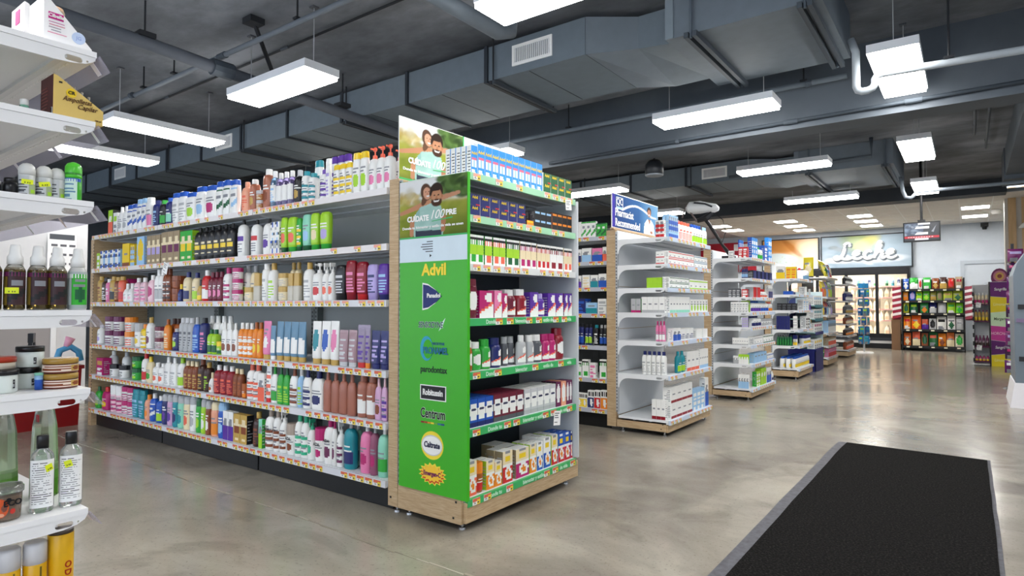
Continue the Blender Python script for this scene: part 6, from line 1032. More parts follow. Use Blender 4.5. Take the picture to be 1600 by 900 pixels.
D7|box|0.033|0.034|0.132|lime|white|white|half||0|pharmacy_box|box|lime green carton with white print, @|-2.593,8.872,0.502;-2.559,8.872,0.502;-2.525,8.872,0.502;-2.492,8.872,0.502
D8|box|0.035|0.046|0.189|white|white|lblue|half||0|pharmacy_box|box|white carton with light blue print, @|-2.6,8.878,0.163;-2.564,8.878,0.163;-2.529,8.878,0.163;-2.493,8.878,0.163
E1|box|0.148|0.075|0.226|white|white|yellow|half||0|pharmacy_box|box|white carton with yellow print, @|-2.742,11.902,1.8
E1|box|0.085|0.075|0.207|yellow|gold|orange|txt||0|pharmacy_box|box|yellow carton with orange print, @|-2.606,11.902,1.8;-2.519,11.902,1.8
E2|box|0.160|0.075|0.059|blue|blue|lblue|txt||0|pharmacy_box|box|blue carton with light blue print, @|-2.619,11.902,1.513
E3|box|0.081|0.075|0.125|blk|blk|dgray|txt||0|pharmacy_box|box|black carton with dark grey print, @|-2.766,11.902,1.229;-2.683,11.902,1.229;-2.6,11.902,1.229;-2.517,11.902,1.229
E4|box|0.044|0.036|0.242|navy|blk|navy|txt||0|pharmacy_box|box|navy carton, @|-2.796,11.883,0.882;-2.75,11.883,0.882;-2.705,11.883,0.882;-2.659,11.883,0.882;-2.613,11.883,0.882
E4|box|0.020|0.051|0.245|white|gray|gray|txt||0|pharmacy_box|box|white carton with grey print, @|-2.527,11.89,0.882;-2.506,11.89,0.882;-2.485,11.89,0.882
E5|cyl|0.042|0.043|0.195|dgreen|blk|green|txt||0|lotion_bottle|bottle|dark green round bottle with black cap, @|-2.797,11.887,0.595;-2.754,11.887,0.595;-2.71,11.887,0.595;-2.667,11.887,0.595;-2.624,11.887,0.595;-2.58,11.887,0.595
E5|jar|0.024|0.067|0.191|white|navy|yellow|half||0|cream_jar|jar|white wide jar, beside the dark green round bottle, @|-2.536,11.898,0.595;-2.511,11.898,0.595;-2.487,11.898,0.595"""
PHRASE={'A1': 'top shelf, long gondola', 'A2': 'second shelf, long gondola', 'A3': 'third shelf, long gondola', 'A4': 'fourth shelf, long gondola', 'A5': 'fifth shelf, long gondola', 'A6': 'bottom shelf, long gondola', 'B1': 'top shelf, green endcap', 'B2': 'second shelf, green endcap', 'B3': 'third shelf, green endcap', 'B4': 'fourth shelf, green endcap', 'B5': 'fifth shelf, green endcap', 'B6': 'sixth shelf, green endcap', 'B7': 'bottom shelf, green endcap', 'C1': 'top shelf, blue sign endcap', 'C2': 'second shelf, blue sign endcap', 'C3': 'third shelf, blue sign endcap', 'C4': 'fourth shelf, blue sign endcap', 'C5': 'fifth shelf, blue sign endcap', 'C6': 'sixth shelf, blue sign endcap', 'C7': 'bottom shelf, blue sign endcap', 'D1': 'top shelf, second white endcap', 'D2': 'second shelf, second white endcap', 'D3': 'third shelf, second white endcap', 'D4': 'fourth shelf, second white endcap', 'D5': 'fifth shelf, second white endcap', 'D6': 'sixth shelf, second white endcap', 'D7': 'seventh shelf, second white endcap', 'D8': 'bottom shelf, second white endcap', 'E1': 'top shelf, third white endcap', 'E2': 'second shelf, third white endcap', 'E3': 'third shelf, third white endcap', 'E4': 'fourth shelf, third white endcap', 'E5': 'fifth shelf, third white endcap', 'E6': 'bottom shelf, third white endcap', 'H1': 'top shelf, dark aisle shelving', 'H2': 'second shelf, dark aisle shelving', 'H3': 'third shelf, dark aisle shelving', 'H4': 'fourth shelf, dark aisle shelving', 'H5': 'fifth shelf, dark aisle shelving', 'H6': 'sixth shelf, dark aisle shelving', 'H7': 'bottom shelf, dark aisle shelving'}
for ln in TABLE.strip().split('\n'):
    sh, kind, w, d, h, body, cap, lab, pat, txt, rz, nm, cat, label, pos = ln.split('|')
    locs = [tuple(float(v) for v in p.split(',')) for p in pos.split(';')]
    label = label.replace('@', PHRASE[sh]); noun = {'A': 'toiletries', 'B': 'remedies', 'C': 'medicines', 'D': 'medicines', 'E': 'goods', 'H': 'medicines'}[sh[0]]
    put_product(nm, label, cat, '%s on the %s' % (noun, PHRASE[sh]), (kind, float(w), float(d), float(h), body, cap, lab, pat, txt or None), locs, R(int(rz)), R(2.5) if kind != 'box' else R(.6))
# ---------------------------------------------------------------- white shelving end close to the camera (fronts face +y)
t = NL = thing('gondola_bay', 'white open shelving end close to the camera with hair products', 'shelving', (-2.3, .4, 0)); lo = t.location; FN = Fr('+Y', .606)
NZ = [1.945, 1.772, 1.574, 1.308, 1.118, .828, .565]
mb = MB(lo); mb.box(-2.95, -1.75, .12, .135, .1, 2.1, 'd9dadb'); obj('back_panel', mb.mesh('back_panel', COAT), t)
mb = MB(lo); mb.box(-2.95, -1.75, .16, .52, 0, .14, 'e6e7e8'); obj('base', mb.mesh('base', COAT), t)
mb = MB(lo); mb.box(-1.755, -1.725, .1, .135, 0, 2.1, 'd9dadb'); obj('upright_post', mb.mesh('upright_post', COAT), t)
for si, z in enumerate(NZ):
    mb = MB(lo); FN.box(mb, -2.95, -1.735, .0, .45, z-.02, z, 'ececec'); FN.box(mb, -2.95, -1.735, .06, .075, z-.03, z-.02, 'dfdfdf'); FN.box(mb, -2.95, -1.735, .2, .22, z-.03, z-.02, 'dfdfdf'); s_ = obj('shelf', mb.mesh('shelf', COAT), t)
    mb = MB(lo); plate(mb, FN, -1.734, -1.73, z-.0135, .45, .028, .06, True, 'f0f0f1', .6); obj('end_plate', mb.mesh('end_plate', COAT), s_)
    mb = MB(lo); FN.box(mb, -2.95, -1.728, .0, .45, z-.013, z+.0005, 'f4f4f5'); obj('tray_lip', mb.mesh('tray_lip', COAT), s_)
    mb = MB(lo); F = FN
    mb.loft([[F.p(-2.95, -.002, z-.012), F.p(-2.95, -.026, z-.044), F.p(-2.95, -.028, z-.043), F.p(-2.95, -.004, z-.009)], [F.p(-1.72, -.002, z-.012), F.p(-1.72, -.026, z-.044), F.p(-1.72, -.028, z-.043), F.p(-1.72, -.004, z-.009)]], 'lav'); r = obj('price_rail', mb.mesh('price_rail', RAILCLEAR), s_)
    rn = random.Random(si); x = -1.76
    while x > -2.9:
        w_ = rn.choice([.01, .02, .026]); mb = MB(lo); q = [F.p(x, -.0045, z-.016), F.p(x-w_, -.0045, z-.016), F.p(x-w_, -.023, z-.041), F.p(x, -.023, z-.041)]; mb.loft([q, [(p[0], p[1]-.001, p[2]-.001) for p in q]], rn.choice(['white', 'f0ecf0', 'e8d8d4', 'e4e0ea'])); obj('price_tag', mb.mesh('price_tag', PAPER), r); x -= w_+rn.uniform(.18, .45)
    mb = MB(lo); x = -1.78
    while x > -2.9: FN.box(mb, x-.012, x, .035, .039, z-.0215, z-.02, 'f8f8f8'); x -= .024  # pale quads on the underside paint in light showing through the slots
    o = obj('slots', mb.mesh('slots', COAT), s_); o['kind'] = 'stuff'
def wedge(label, x, y0, y1, z, w, hb, hf, colside, colback, vials, name='display_carton'):
    pts = [(y0, 0), (y1, 0), (y1, hf), (y0+(y1-y0)*.08, hb*.98), (y0, hb)]; t = thing(name, label, 'box', (x-w/2, (y0+y1)/2, z)); o = (x-w/2, (y0+y1)/2, z); mb = MB(o)
    A = [(x, y, z+q) for y, q in pts]; B = [(x-w, y, z+q) for y, q in pts]; mb.poly(A, colside); mb.poly(B[::-1], colside)
    for i in range(5):
        j = (i+1) % 5; mb.poly([A[i], B[i], B[j], A[j]], colback if i == 4 else colside)
    obj('box_shell', mb.mesh('box_shell', PAPER), t); return t
def side_text(t, body, sz, col, y, z, **kw): o = t.location; return obj('carton_lettering', text_mesh(body, sz, col, **kw), t, (-1.7585-o[0], y-o[1], z-o[2]), R(90))
def sidequad(t, name, y0, y1, z0, z1, col, x=-1.7593):
    mb = MB(t.location); mb.box(x-.0004, x+.0003, y0, y1, z0, z1, col); return obj(name, mb.mesh(name, PAPER), t)
t = wedge('white wedge shaped ampoule carton with magenta logo, top shelf close by', -1.76, .505, .606, 1.946, .1, .115, .014, 'f4f3f3', 'efefef', 0)
sidequad(t, 'logo_plate', .514, .545, 2.008, 2.024, 'c01c82'); side_text(t, 'Cibella', .0115, 'white', .5295, 2.016, bold=.03)
for k, (a, b_, c) in enumerate(((.515, .547, 'c06a9a'), (.516, .548, 'd86a8a'), (.515, .54, '9a8a98'), (.52, .54, '8a8a98'), (.513, .552, 'e07aa0'))): sidequad(t, 'small_print', a, b_, 2.0-k*.0065, 2.0015-k*.0065, c)
mb = MB(t.location); mb.loft([[(-1.7585, .577+.0145*math.cos(a), 1.979+.0145*math.sin(a)) for a in [math.pi*k/12 for k in range(24)]], [(-1.7598, .577+.0145*math.cos(a), 1.979+.0145*math.sin(a)) for a in [math.pi*k/12 for k in range(24)]]], 'c3d3ee'); obj('round_seal', mb.mesh('round_seal', PAPER), t); side_text(t, 'JG', .012, '8fa6d8', .577, 1.978)
t = wedge('second white wedge carton standing further along the near top shelf', -1.9, .505, .606, 1.946, .1, .14, .03, 'f1efef', 'eeeeee', 0); mb = MB(t.location); mb.box(-1.965, -1.935, .5035, .505, 2.04, 2.075, 'c01c82'); obj('logo_plate', mb.mesh('logo_plate', PAPER), t)
t = wedge('yellow wedge shaped hair ampoule carton with dark brown back', -1.76, .527, .634, 1.773, .085, .104, .037, 'dfc06c', '4c1418', 1); 
side_text(t, 'Ampolletas', .0165, '5a3418', .577, 1.823, shear=.3, wide=.82); side_text(t, 'Capilar', .0165, '5a3418', .598, 1.809, shear=.3, wide=.9); side_text(t, 'CR', .011, '3a2a10', .564, 1.839, bold=.03).location.x += .0005; side_text(t, '100 ml', .005, '6a4a20', .622, 1.783)
mb = MB(t.location); mb.loft([[(-1.7585, .564+.011*math.cos(a), 1.839+.011*math.sin(a)) for a in [math.pi*k/10 for k in range(20)]], [(-1.7596, .564+.011*math.cos(a), 1.839+.011*math.sin(a)) for a in [math.pi*k/10 for k in range(20)]]], 'f2cf22'); obj('round_seal', mb.mesh('round_seal', PAPER), t)
sidequad(t, 'crown_mark', .538, .545, 1.858, 1.862, 'blk')
mb = MB(t.location); mb.box(-1.772, -1.764, .526, .5272, 1.778, 1.797, 'white'); [mb.box(-1.7715+i*.001, -1.771+i*.001, .5255, .526, 1.779, 1.796, 'blk') for i in range(7)]; obj('barcode', mb.mesh('barcode', PAPER), t)
mb = MB(t.location); [mb.box(-1.838, -1.80+.004*(i % 3), .526, .5268, 1.8+i*.008, 1.8025+i*.008, '8a4a48') for i in range(7)]; obj('small_print', mb.mesh('small_print', PAPER), t)
for k, (y, dz) in enumerate(((.563, .077), (.58, .068), (.597, .058), (.612, .05))):
    a = thing('ampoule', ['clear glass ampoule highest in the yellow wedge carton', 'second clear ampoule in the yellow wedge carton', 'third clear ampoule in the yellow wedge carton', 'clear ampoule lowest at the front of the yellow wedge carton'][k], 'ampoule', (-1.79, y, 1.774), 'ampoules in the yellow carton'); mb = MB(); mb.loft([ring(0, .0055, .0055, n=8), ring(dz+.005, .0055, .0055, n=8), ring(dz+.013, .002, .002, n=8), ring(dz+.024, .003, .003, n=8)], 'white'); obj('glass', mb.mesh('glass', CLEARM), a); mb = MB(); mb.loft([ring(.02, .0058, .0058, n=8), ring(dz-.008, .0058, .0058, n=8)], 'pink'); obj('label', mb.mesh('label', PAPER), a)
def lath(name, label, cat, loc, prof, mat=GLOSS, parts=(), n=18, e=2.0, ry=1.0, group=None):
    """prof: [(z, r, colour)]; parts: (name, [(z, r, colour)], material)"""
    t = thing(name, label, cat, loc, group, R(68))
    for nm, pr, mt in [('body', prof, mat)]+list(parts):
        mb = MB(); mb.loft([ring(z, r, r*ry, e, n) for z, r, c in pr], [c for z, r, c in pr][:-1]); me = mb.mesh(nm, mt); me.polygons.foreach_set('use_smooth', [len(p.vertices) == 4 for p in me.polygons]); obj(nm, me, t)
    return t
def wrap(t, name, r, z0, z1, a0, a1, pat, key, bg, lab, cap='white', nu=10, nv=14, ry=1.0, mat=PAPER):
    ml = MB(); printed_face(ml, lambda u, v: (r*math.sin(R(a0+(a1-a0)*u)), -r*ry*math.cos(R(a0+(a1-a0)*u)), z0+(z1-z0)*v), nu, nv, pat, key, bg, lab, cap); return obj(name, ml.mesh(name, mat), t)
def sticker(t, r, z, a, w=.018, h=.011, rot=0):
    mb = MB(); a = R(a); p = Vector((r*math.sin(a), -r*math.cos(a), z)); tx = Vector((math.cos(a), math.sin(a), 0)); n = Vector((math.sin(a), -math.cos(a), 0)); tz = Vector((0, 0, 1))
    c, s_ = math.cos(rot), math.sin(rot); ux, uz = tx*c+tz*s_, -tx*s_+tz*c
    mb.loft([[p+n*.0016+ux*sx*w+uz*sz*h for sx, sz in ((-.5, -.5), (.5, -.5), (.5, .5), (-.5, .5))], [p+n*.0008+ux*sx*w+uz*sz*h for sx, sz in ((-.5, -.5), (.5, -.5), (.5, .5), (-.5, .5))]], 'e8f21c')
    for k, x in enumerate((-.2, .05, .22)): q = p+n*.002+ux*x*w-uz*.18*h; mb.poly([q-ux*.0012-uz*.0016, q+ux*.0012-uz*.0016, q+ux*.0012+uz*.0016, q-ux*.0012+uz*.0016], '5a6a20')
    obj('price_sticker', mb.mesh('price_sticker', PAPER), t)
lath('tall_jar', 'tan round container behind the white wedge cartons', 'jar', (-2.035, .606, 1.946), [(0, .026, 'tan'), (.19, .026, 'caa688'), (.2, .022, 'caa688')], GLOSS)
# second shelf: green pouch and small bottle behind the yellow carton
put_product('sachet', 'green sachet lying left of the yellow wedge carton', 'sachet', None, ('tube', .1, .03, .06, 'green', 'dgreen', 'yellow', 'oval', None), [(-1.86, .42, 1.774)], R(20))
lath('small_bottle', 'small clear bottle with white cap left of the yellow wedge carton', 'bottle', (-1.8, .482, 1.773), [(0, .009, 'mint'), (.002, .01, 'mint'), (.02, .01, 'mint'), (.026, .005, 'mint')], CLEARM, [('cap', [(.022, .009, 'white'), (.036, .0085, 'white'), (.037, .006, 'white')], GLOSS)])
# third shelf: roll-ons
for k, (y, x) in enumerate(((.486, -1.785), (.521, -1.79), (.549, -1.795))):
    t = lath('roll_on', ['grey white roll-on deodorant with yellow sticker beside the black jars', 'grey white roll-on deodorant with tilted yellow sticker, middle of three', 'grey white roll-on deodorant without sticker beside the green one'][k], 'deodorant', (x, y, 1.575), [(0, .015, 'd4d6d4'), (.002, .0162, 'd4d6d4'), (.05, .0162, 'd4d6d4'), (.053, .0145, 'd4d6d4')], GLOSS, [('cap', [(.052, .0168, 'dcdcd8'), (.064, .0168, 'dcdcd8'), (.073, .0145, 'dcdcd8'), (.079, .009, 'dcdcd8'), (.081, .002, 'dcdcd8')], GLOSS)], group='roll-on deodorants on the near shelf')
    wrap(t, 'label', .0166, .004, .049, -75, 20, 'txt', k, 'c6c9cb', 'dgray'); wrap(t, 'label', .01665, .004, .03, 22, 80, 'fig', k, 'a5b48a', 'lime', nu=5, nv=6)
    if k < 2: sticker(t, .0166, .034, 10, .022, .011, -.05 if k == 0 else .18)
t = lath('roll_on', 'bright green roll-on deodorant at the shelf edge', 'deodorant', (-1.785, .58, 1.575), [(0, .0165, '3fae2a'), (.002, .018, '3fae2a'), (.058, .018, '3fae2a'), (.061, .0165, '3fae2a')], GLOSS, [('cap', [(.06, .0183, '52c832'), (.066, .0183, '52c832'), (.067, .0176, '2a8a1e'), (.072, .0183, '52c832'), (.088, .0176, '5ad238'), (.096, .013, '62da40'), (.1, .004, '62da40')], GLOSS)])
wrap(t, 'label', .0184, .004, .056, -85, 30, 'txt', 9, 'cfe6da', 'sblue'); wrap(t, 'label', .01845, .05, .058, -85, 60, '', 9, 'blue', 'blue', nu=8, nv=1)
for k, y in enumerate((.425, .456)): lath('black_jar', ['black jar cut off by the picture edge on the roll-on shelf', 'black jar beside the first roll-on deodorant'][k], 'jar', (-1.79, y, 1.575), [(0, .0135, 'blk'), (.02, .0145, 'blk'), (.033, .012, 'blk')], GLOSS, [('lid', [(.03, .0125, 'blk'), (.04, .012, 'blk'), (.041, .01, 'blk')], GLOSS)])
# fourth shelf: spray bottles
for k, y in enumerate((.424, .468, .512, .551, .594)):
    g = k == 4; d = .0205
    t = lath('spray_bottle', ['oil spray bottle cut off by the picture edge', 'oil spray bottle with yellow price sticker and white spray head', 'oil spray bottle with white spray head, third of the near row', 'oil spray bottle with white spray head beside the green labelled one', 'clear spray bottle with green leaf label at the shelf end'][k], 'spray bottle', (-1.788, y, 1.309), [(0, .018, 'silver'), (.003, d, 'a9b4b2' if g else '6e5a26'), (.09, d, 'a9b4b2' if g else '6e5a26'), (.094, d*.97, 'c9c8c4'), (.104, d*.72, 'c9c8c4'), (.108, .011, 'c9c8c4')], CLEARM if not g else GLOSS, [('spray_head', [(.106, .0155, 'f0f0ee'), (.124, .0152, 'f0f0ee'), (.13, .0115, 'f0f0ee'), (.148, .0098, 'f0f0ee'), (.152, .0085, 'f0f0ee')], GLOSS)], group='spray bottles on the near shelf')
    wrap(t, 'label', d*1.02, .012, .088, -30, 75, 'wave' if not g else 'fig', k*3+1, '3a1f24' if not g else '2fae2a', 'blk' if not g else 'dgreen', nu=10, nv=12); wrap(t, 'label', d*1.025, .078, .088, -60, 80, '', 3, 'plum' if not g else 'e8eee8', 'plum', nu=8, nv=1)
    wrap(t, 'label', d*1.02, .012, .077, -90, -32, '', 3, '7a6424' if not g else 'b8c4c2', 'gold', nu=5, nv=2)
    if k == 1: sticker(t, d*1.02, .045, -5, .026, .014)
# fifth shelf: jars
for k, z in enumerate((1.119, 1.156)):
    t = lath('hair_jar', ['brown and gold hair jar, lower of the stacked pair', 'brown and gold hair jar, upper of the stacked pair'][k], 'jar', (-1.795, .564, z), [(0, .035, '6a2a1c'), (.002, .0362, '6a2a1c'), (.006, .0362, '6a2a1c'), (.02, .0362, '5a2018'), (.0225, .035, '5a2018')], GLOSS, [('lid', [(.0225, .0368, 'a98436'), (.034, .0368, 'b58f3e'), (.0355, .0345, 'b58f3e')], FOIL)], 28)
    wrap(t, 'label', .0366, .004, .02, -88, 88, 'txt', 5+k, 'ead8c8', 'brown', nu=26, nv=6); wrap(t, 'label', .0369, .005, .019, 40, 85, 'oval', 2, 'gold', 'brown', nu=8, nv=6)
for k, (x, y, z) in enumerate(((-1.85, .515, 1.119), (-1.85, .518, 1.17))):
    t = lath('cream_jar', ['white jar with black lid under another one beside the brown jars', 'white jar with black lid on top of another one'][k], 'jar', (x, y, z), [(0, .026, 'e2ebe6'), (.002, .0275, 'e2ebe6'), (.036, .028, 'e2ebe6'), (.038, .026, 'e2ebe6')], GLOSS, [('lid', [(.037, .029, 'blk'), (.049, .029, 'blk'), (.0505, .0275, 'blk')], GLOSS)], 24); wrap(t, 'small_print', .0284, .008, .024, 20, 32, 'txt', k, 'blk', 'gray', nu=3, nv=6)
t = lath('cream_jar', 'wide white jar with black lid under the red lidded jar', 'jar', (-1.8, .447, 1.119), [(0, .031, 'e2ebe6'), (.002, .0335, 'e2ebe6'), (.04, .034, 'e2ebe6'), (.042, .032, 'e2ebe6')], GLOSS, [('lid', [(.041, .036, 'blk'), (.051, .036, 'blk'), (.0525, .034, 'blk')], GLOSS)], 26); wrap(t, 'small_print', .0345, .01, .03, 52, 62, 'txt', 3, 'blk', 'gray', nu=3, nv=6)
lath('cream_jar', 'flat jar with red lid lying on the wide white jar', 'jar', (-1.82, .45, 1.1725), [(0, .03, 'e8dcc8'), (.014, .031, 'd8c070'), (.016, .03, 'd8c070')], GLOSS, [('lid', [(.015, .033, 'b83a22'), (.026, .033, 'c23e24'), (.028, .03, 'c23e24')], GLOSS)], 24)
lath('cream_jar', 'small striped black and white jar at the picture edge', 'jar', (-1.88, .41, 1.119), [(0, .02, 'white'), (.05, .021, 'white'), (.06, .021, 'blk'), (.075, .021, 'white'), (.085, .02, 'blk')], GLOSS, [('lid', [(.085, .022, 'blk'), (.1, .022, 'blk'), (.102, .02, 'blk')], GLOSS)])
t = lath('spray_bottle', 'clear bottle with black trigger behind the stacked brown jars', 'spray bottle', (-2.06, .58, 1.119), [(0, .018, 'white'), (.06, .019, 'white'), (.08, .008, 'white')], CLEARM); mb = MB(); mb.box(-.006, .006, -.03, .02, .1, .125, 'blk'); mb.box(-.004, .004, -.03, -.02, .07, .1, 'blk'); mb.loft([ring(.078, .01, .01, n=10), ring(.1, .008, .008, n=10)], 'blk'); mb.tube([(0, .018, .115), (0, .035, .112), (0, .042, .09), (0, .04, .03)], .004, 'blk'); obj('spray_head', mb.mesh('spray_head', GLOSS), t)
lath('small_jar', 'little blue capped jar in front of the stacked jars', 'jar', (-1.79, .519, 1.119), [(0, .008, 'blue'), (.022, .0085, 'blue'), (.024, .0085, 'lblue'), (.034, .0085, 'lblue')], GLOSS, [('lid', [(.034, .009, 'mint'), (.04, .0088, 'mint')], GLOSS)])
# sixth shelf: clear gel bottles, gel tub, green wedge bottles
for k, (y, z0) in enumerate(((.5295, .829), (.5885, .829))):
    t = lath('gel_bottle', ['clear bottle with black cap and white text label, beside the gel tub', 'clear bottle with black cap and white text label, at the shelf corner'][k], 'bottle', (-1.79, y, z0), [(0, .021, 'e6ebea'), (.004, .0235, 'e6ebea'), (.125, .0235, 'e6ebea'), (.137, .021, 'e6ebea'), (.147, .013, 'e6ebea'), (.152, .011, 'e6ebea')], CLEARM, [('cap', [(.15, .0125, 'blk'), (.1785, .0122, 'blk'), (.18, .011, 'blk')], GLOSS)], 22, 2.4, .72, 'clear gel bottles on the near shelf')
    ml = MB(); rg = rngof(k+77)
    def f(u, v): a = R(-62+150*u); c, s_ = math.cos(a), math.sin(a); return (.0241*math.copysign(abs(s_)**(2/2.4), s_), -.0241*.72*math.copysign(abs(c)**(2/2.4), c)-.0006, .012+.112*v)
    nu, nv = 26, 64; n = len(ml.v); ml.v += [f(i/nu, j/nv) for j in range(nv+1) for i in range(nu+1)]
    for j in range(nv):
        for i in range(nu):
            u, v = (i+.5)/nu, (j+.5)/nv; row = (nv-1-j)
            c = 'f4f4f3'
            if .1 < u < .84 and row % 3 == 1 and 3 < row < 60:
                ln = row//3; bold = ln in (1, 4, 15, 16, 17)
                if u < .84*(.55+.45*rg[ln % 16]) and random.Random(ln*40+i+k).random() > (.08 if bold else .25): c = 'blk' if bold else '8a8a8c'
            if u > .93: c = 'blk'
            ml.f.append((n+j*(nu+1)+i, n+j*(nu+1)+i+1, n+(j+1)*(nu+1)+i+1, n+(j+1)*(nu+1)+i)); ml.c.append(lin(c)); ml.m.append(0)
    obj('label', ml.mesh('label', PAPER), t); sticker(t, .0225 if k == 0 else .018, .105, 40 if k == 0 else -12, .016, .016, .3)
t = lath('gel_tub', 'round gel tub with orange flower print and frosted lid', 'tub', (-1.79, .462, .829), [(0, .0255, 'b9a898'), (.003, .027, 'b3a090'), (.06, .0295, 'b3a090'), (.063, .029, 'b3a090')], CLEARM, [('lid', [(.062, .0325, 'd8dcd6'), (.073, .0328, 'd8dcd6'), (.075, .03, 'd8dcd6'), (.0785, .0295, 'd8dcd6')], CLEARM)], 26)
mb = MB(); mb.loft([ring(.004, .0245, .0245), ring(.055, .0275, .0275)], 'b9a490'); obj('gel', mb.mesh('gel', GLOSS), t)
mb = MB(); mb.v += []; 
def tubp(a, z, dr=.0006): r = .027+.0025*z/.06+dr; return (r*math.sin(R(a)), -r*math.cos(R(a)), z)
for cx, cz, rx, rz_, col, dr in ((12, .031, 36, .022, 'd8561e', .0006), (47, .049, 9, .0045, 'blk', .0008), (62, .022, 11, .006, 'c8342a', .0008), (20, .016, 12, .004, 'e0a080', .0009)):
    for k in range(16):
        a0, a1 = 2*math.pi*k/16, 2*math.pi*(k+1)/16; mb.poly([tubp(cx, cz, dr), tubp(cx+rx*math.cos(a0), cz+rz_*math.sin(a0), dr), tubp(cx+rx*math.cos(a1), cz+rz_*math.sin(a1), dr)], col)
obj('label', mb.mesh('label', PAPER), t); t.rotation_euler = (0, 0, R(38)); a = R(62); obj('brand_lettering', text_mesh('ECO', .018, 'blk', bold=.03), t, (.0292*math.sin(a), -.0292*math.cos(a)-.0006, .041), a)
for k, (x, y, h) in enumerate(((-1.93, .49, .22), (-1.93, .575, .225))):
    t = thing('gel_bottle', ['faceted clear bottle with green gel behind the gel tub', 'faceted clear bottle with green gel behind the black capped bottles'][k], 'bottle', (x, y, .829), 'faceted green gel bottles'); mb = MB(); q = lambda z, a, b_: ring(z, a, b_, 2, 8)
    mb.loft([q(0, .032, .03), q(h*.3, .032, .03), q(h*.8, .028, .026), q(h*.97, .021, .02), q(h, .018, .017)], ['8fc468', 'bcd0b0', 'ccd4cc', 'd4d8d4']); obj('body', mb.mesh('body', CLEARM), t); mb = MB(); mb.loft([q(.004, .03, .028), q(h*.2, .03, .028), q(h*.36, .0295, .0275)], ['7cc040', 'a4d078']); obj('gel', mb.mesh('gel', GLOSS), t)
    mb = MB(); mb.box(.005, .02, -.021, -.0185, h*.86, h*.94, 'b02030'); obj('label', mb.mesh('label', PAPER), t)
# seventh shelf: cans
for k, y in enumerate((.468, .519)):
    t = lath('spray_can', ['yellow can with white top cut off by the lower picture edge', 'yellow can with white top beside the dark lidded yellow can'][k], 'can', (-1.79, y, .566), [(0, .022, 'd8a414'), (.002, .0235, 'e0ac16'), (.145, .0235, 'e0ac16'), (.147, .0225, 'e0ac16')], GLOSS, [('cap', [(.146, .0238, 'd4d4d8'), (.19, .0236, 'd4d4d8'), (.195, .02, 'd4d4d8')], GLOSS)], 22); wrap(t, 'label', .0237, .1, .14, 30, 40, 'txt', k, '6a5a18', '4a4a18', nu=2, nv=8)
t = lath('canister', 'yellow canister with dark lid and red vertical lettering', 'can', (-1.792, .571, .566), [(0, .024, 'dba612'), (.002, .0268, 'e4b016'), (.199, .0268, 'e4b016'), (.201, .026, 'e4b016')], GLOSS, [('lid', [(.2, .0262, '3a2c20'), (.2085, .026, '2a2018')], GLOSS)], 24)
for k, ch in enumerate('ODEC'): a = R(38); obj('brand_lettering', text_mesh(ch, .021, 'a82014', bold=.01), t, (.0272*math.sin(a), -.0272*math.cos(a), .128-.019*k), a).rotation_euler = (0, R(90), a)
# ---------------------------------------------------------------- far left corner
mb = MB(); mb.box(-9.7, -9.6, .5, 3.3, 0, 2.42, 'white'); pw = struct('wall_partition', mb.mesh('wall_partition', noisemat('partition_paint', [(.3, 'cfcfd0'), (.7, 'd9d9da')], 3, .5)))
t = thing('notice_board', 'white framed panel with grey window on the far left partition', 'panel', (-9.58, 2.2, .5)); mb = MB(); [mb.box(-.01, .02, *q, 'f2f2f2') for q in ((-.6, .75, 0, .05), (-.6, .75, .68, .76), (-.6, -.54, .05, .68), (.69, .75, .05, .68), (.05, .11, .05, .68))]; obj('frame', mb.mesh('frame', COAT), t); mb = MB(); mb.box(-.012, .004, -.54, .69, .05, .68, 'a39e9c'); obj('pane', mb.mesh('pane', COAT), t)
t = thing('notice_sheet', 'white printed notices beside the wooden end of the long gondola', 'poster', (-9.58, 3.0, 1.75)); mb = MB(); mb.box(0, .006, -.16, .16, 0, .5, 'f1f1f0'); [mb.box(.006, .0065, -.12+.1*(i % 3), -.05+.1*(i % 3), .1+.12*(i//3), .13+.12*(i//3), '5a5a60') for i in range(9)]; mb.box(.006, .0065, -.14, .14, .43, .5, '4a4e55'); obj('sheet', mb.mesh('sheet', PAPER), t)
t = thing('storage_bin', 'dark red bin standing behind the near white shelving', 'bin', (-8.2, 2.4, 0)); mb = MB(); mb.loft([[(-.26, -.3, 0), (.26, -.3, 0), (.26, .27, 0), (-.26, .27, 0)], [(-.28, -.32, .62), (.28, -.32, .62), (.28, .29, .62), (-.28, .29, .62)]], '8a1216'); obj('tub', mb.mesh('tub', GLOSS), t); mb = MB(); mb.box(-.3, .3, -.34, .31, .62, .66, '7a0e12'); obj('rim', mb.mesh('rim', GLOSS), t)
t = thing('toy_ring', 'pink and blue inflatable toy poking out above the red bin', 'toy', (-8.05, 2.6, .66)); mb = MB(); mb.tube([(.0, -.12, .02), (.0, -.08, .16), (0, .02, .2), (0, .1, .14), (0, .12, .04)], .035, '4a9ac8', 8); obj('arch', mb.mesh('arch', GLOSS, True), t); mb = MB(); mb.tube([(0, -.02, .2), (0, .02, .3)], [.03, .05], 'e0a0b8', 8); obj('knob', mb.mesh('knob', GLOSS, True), t)
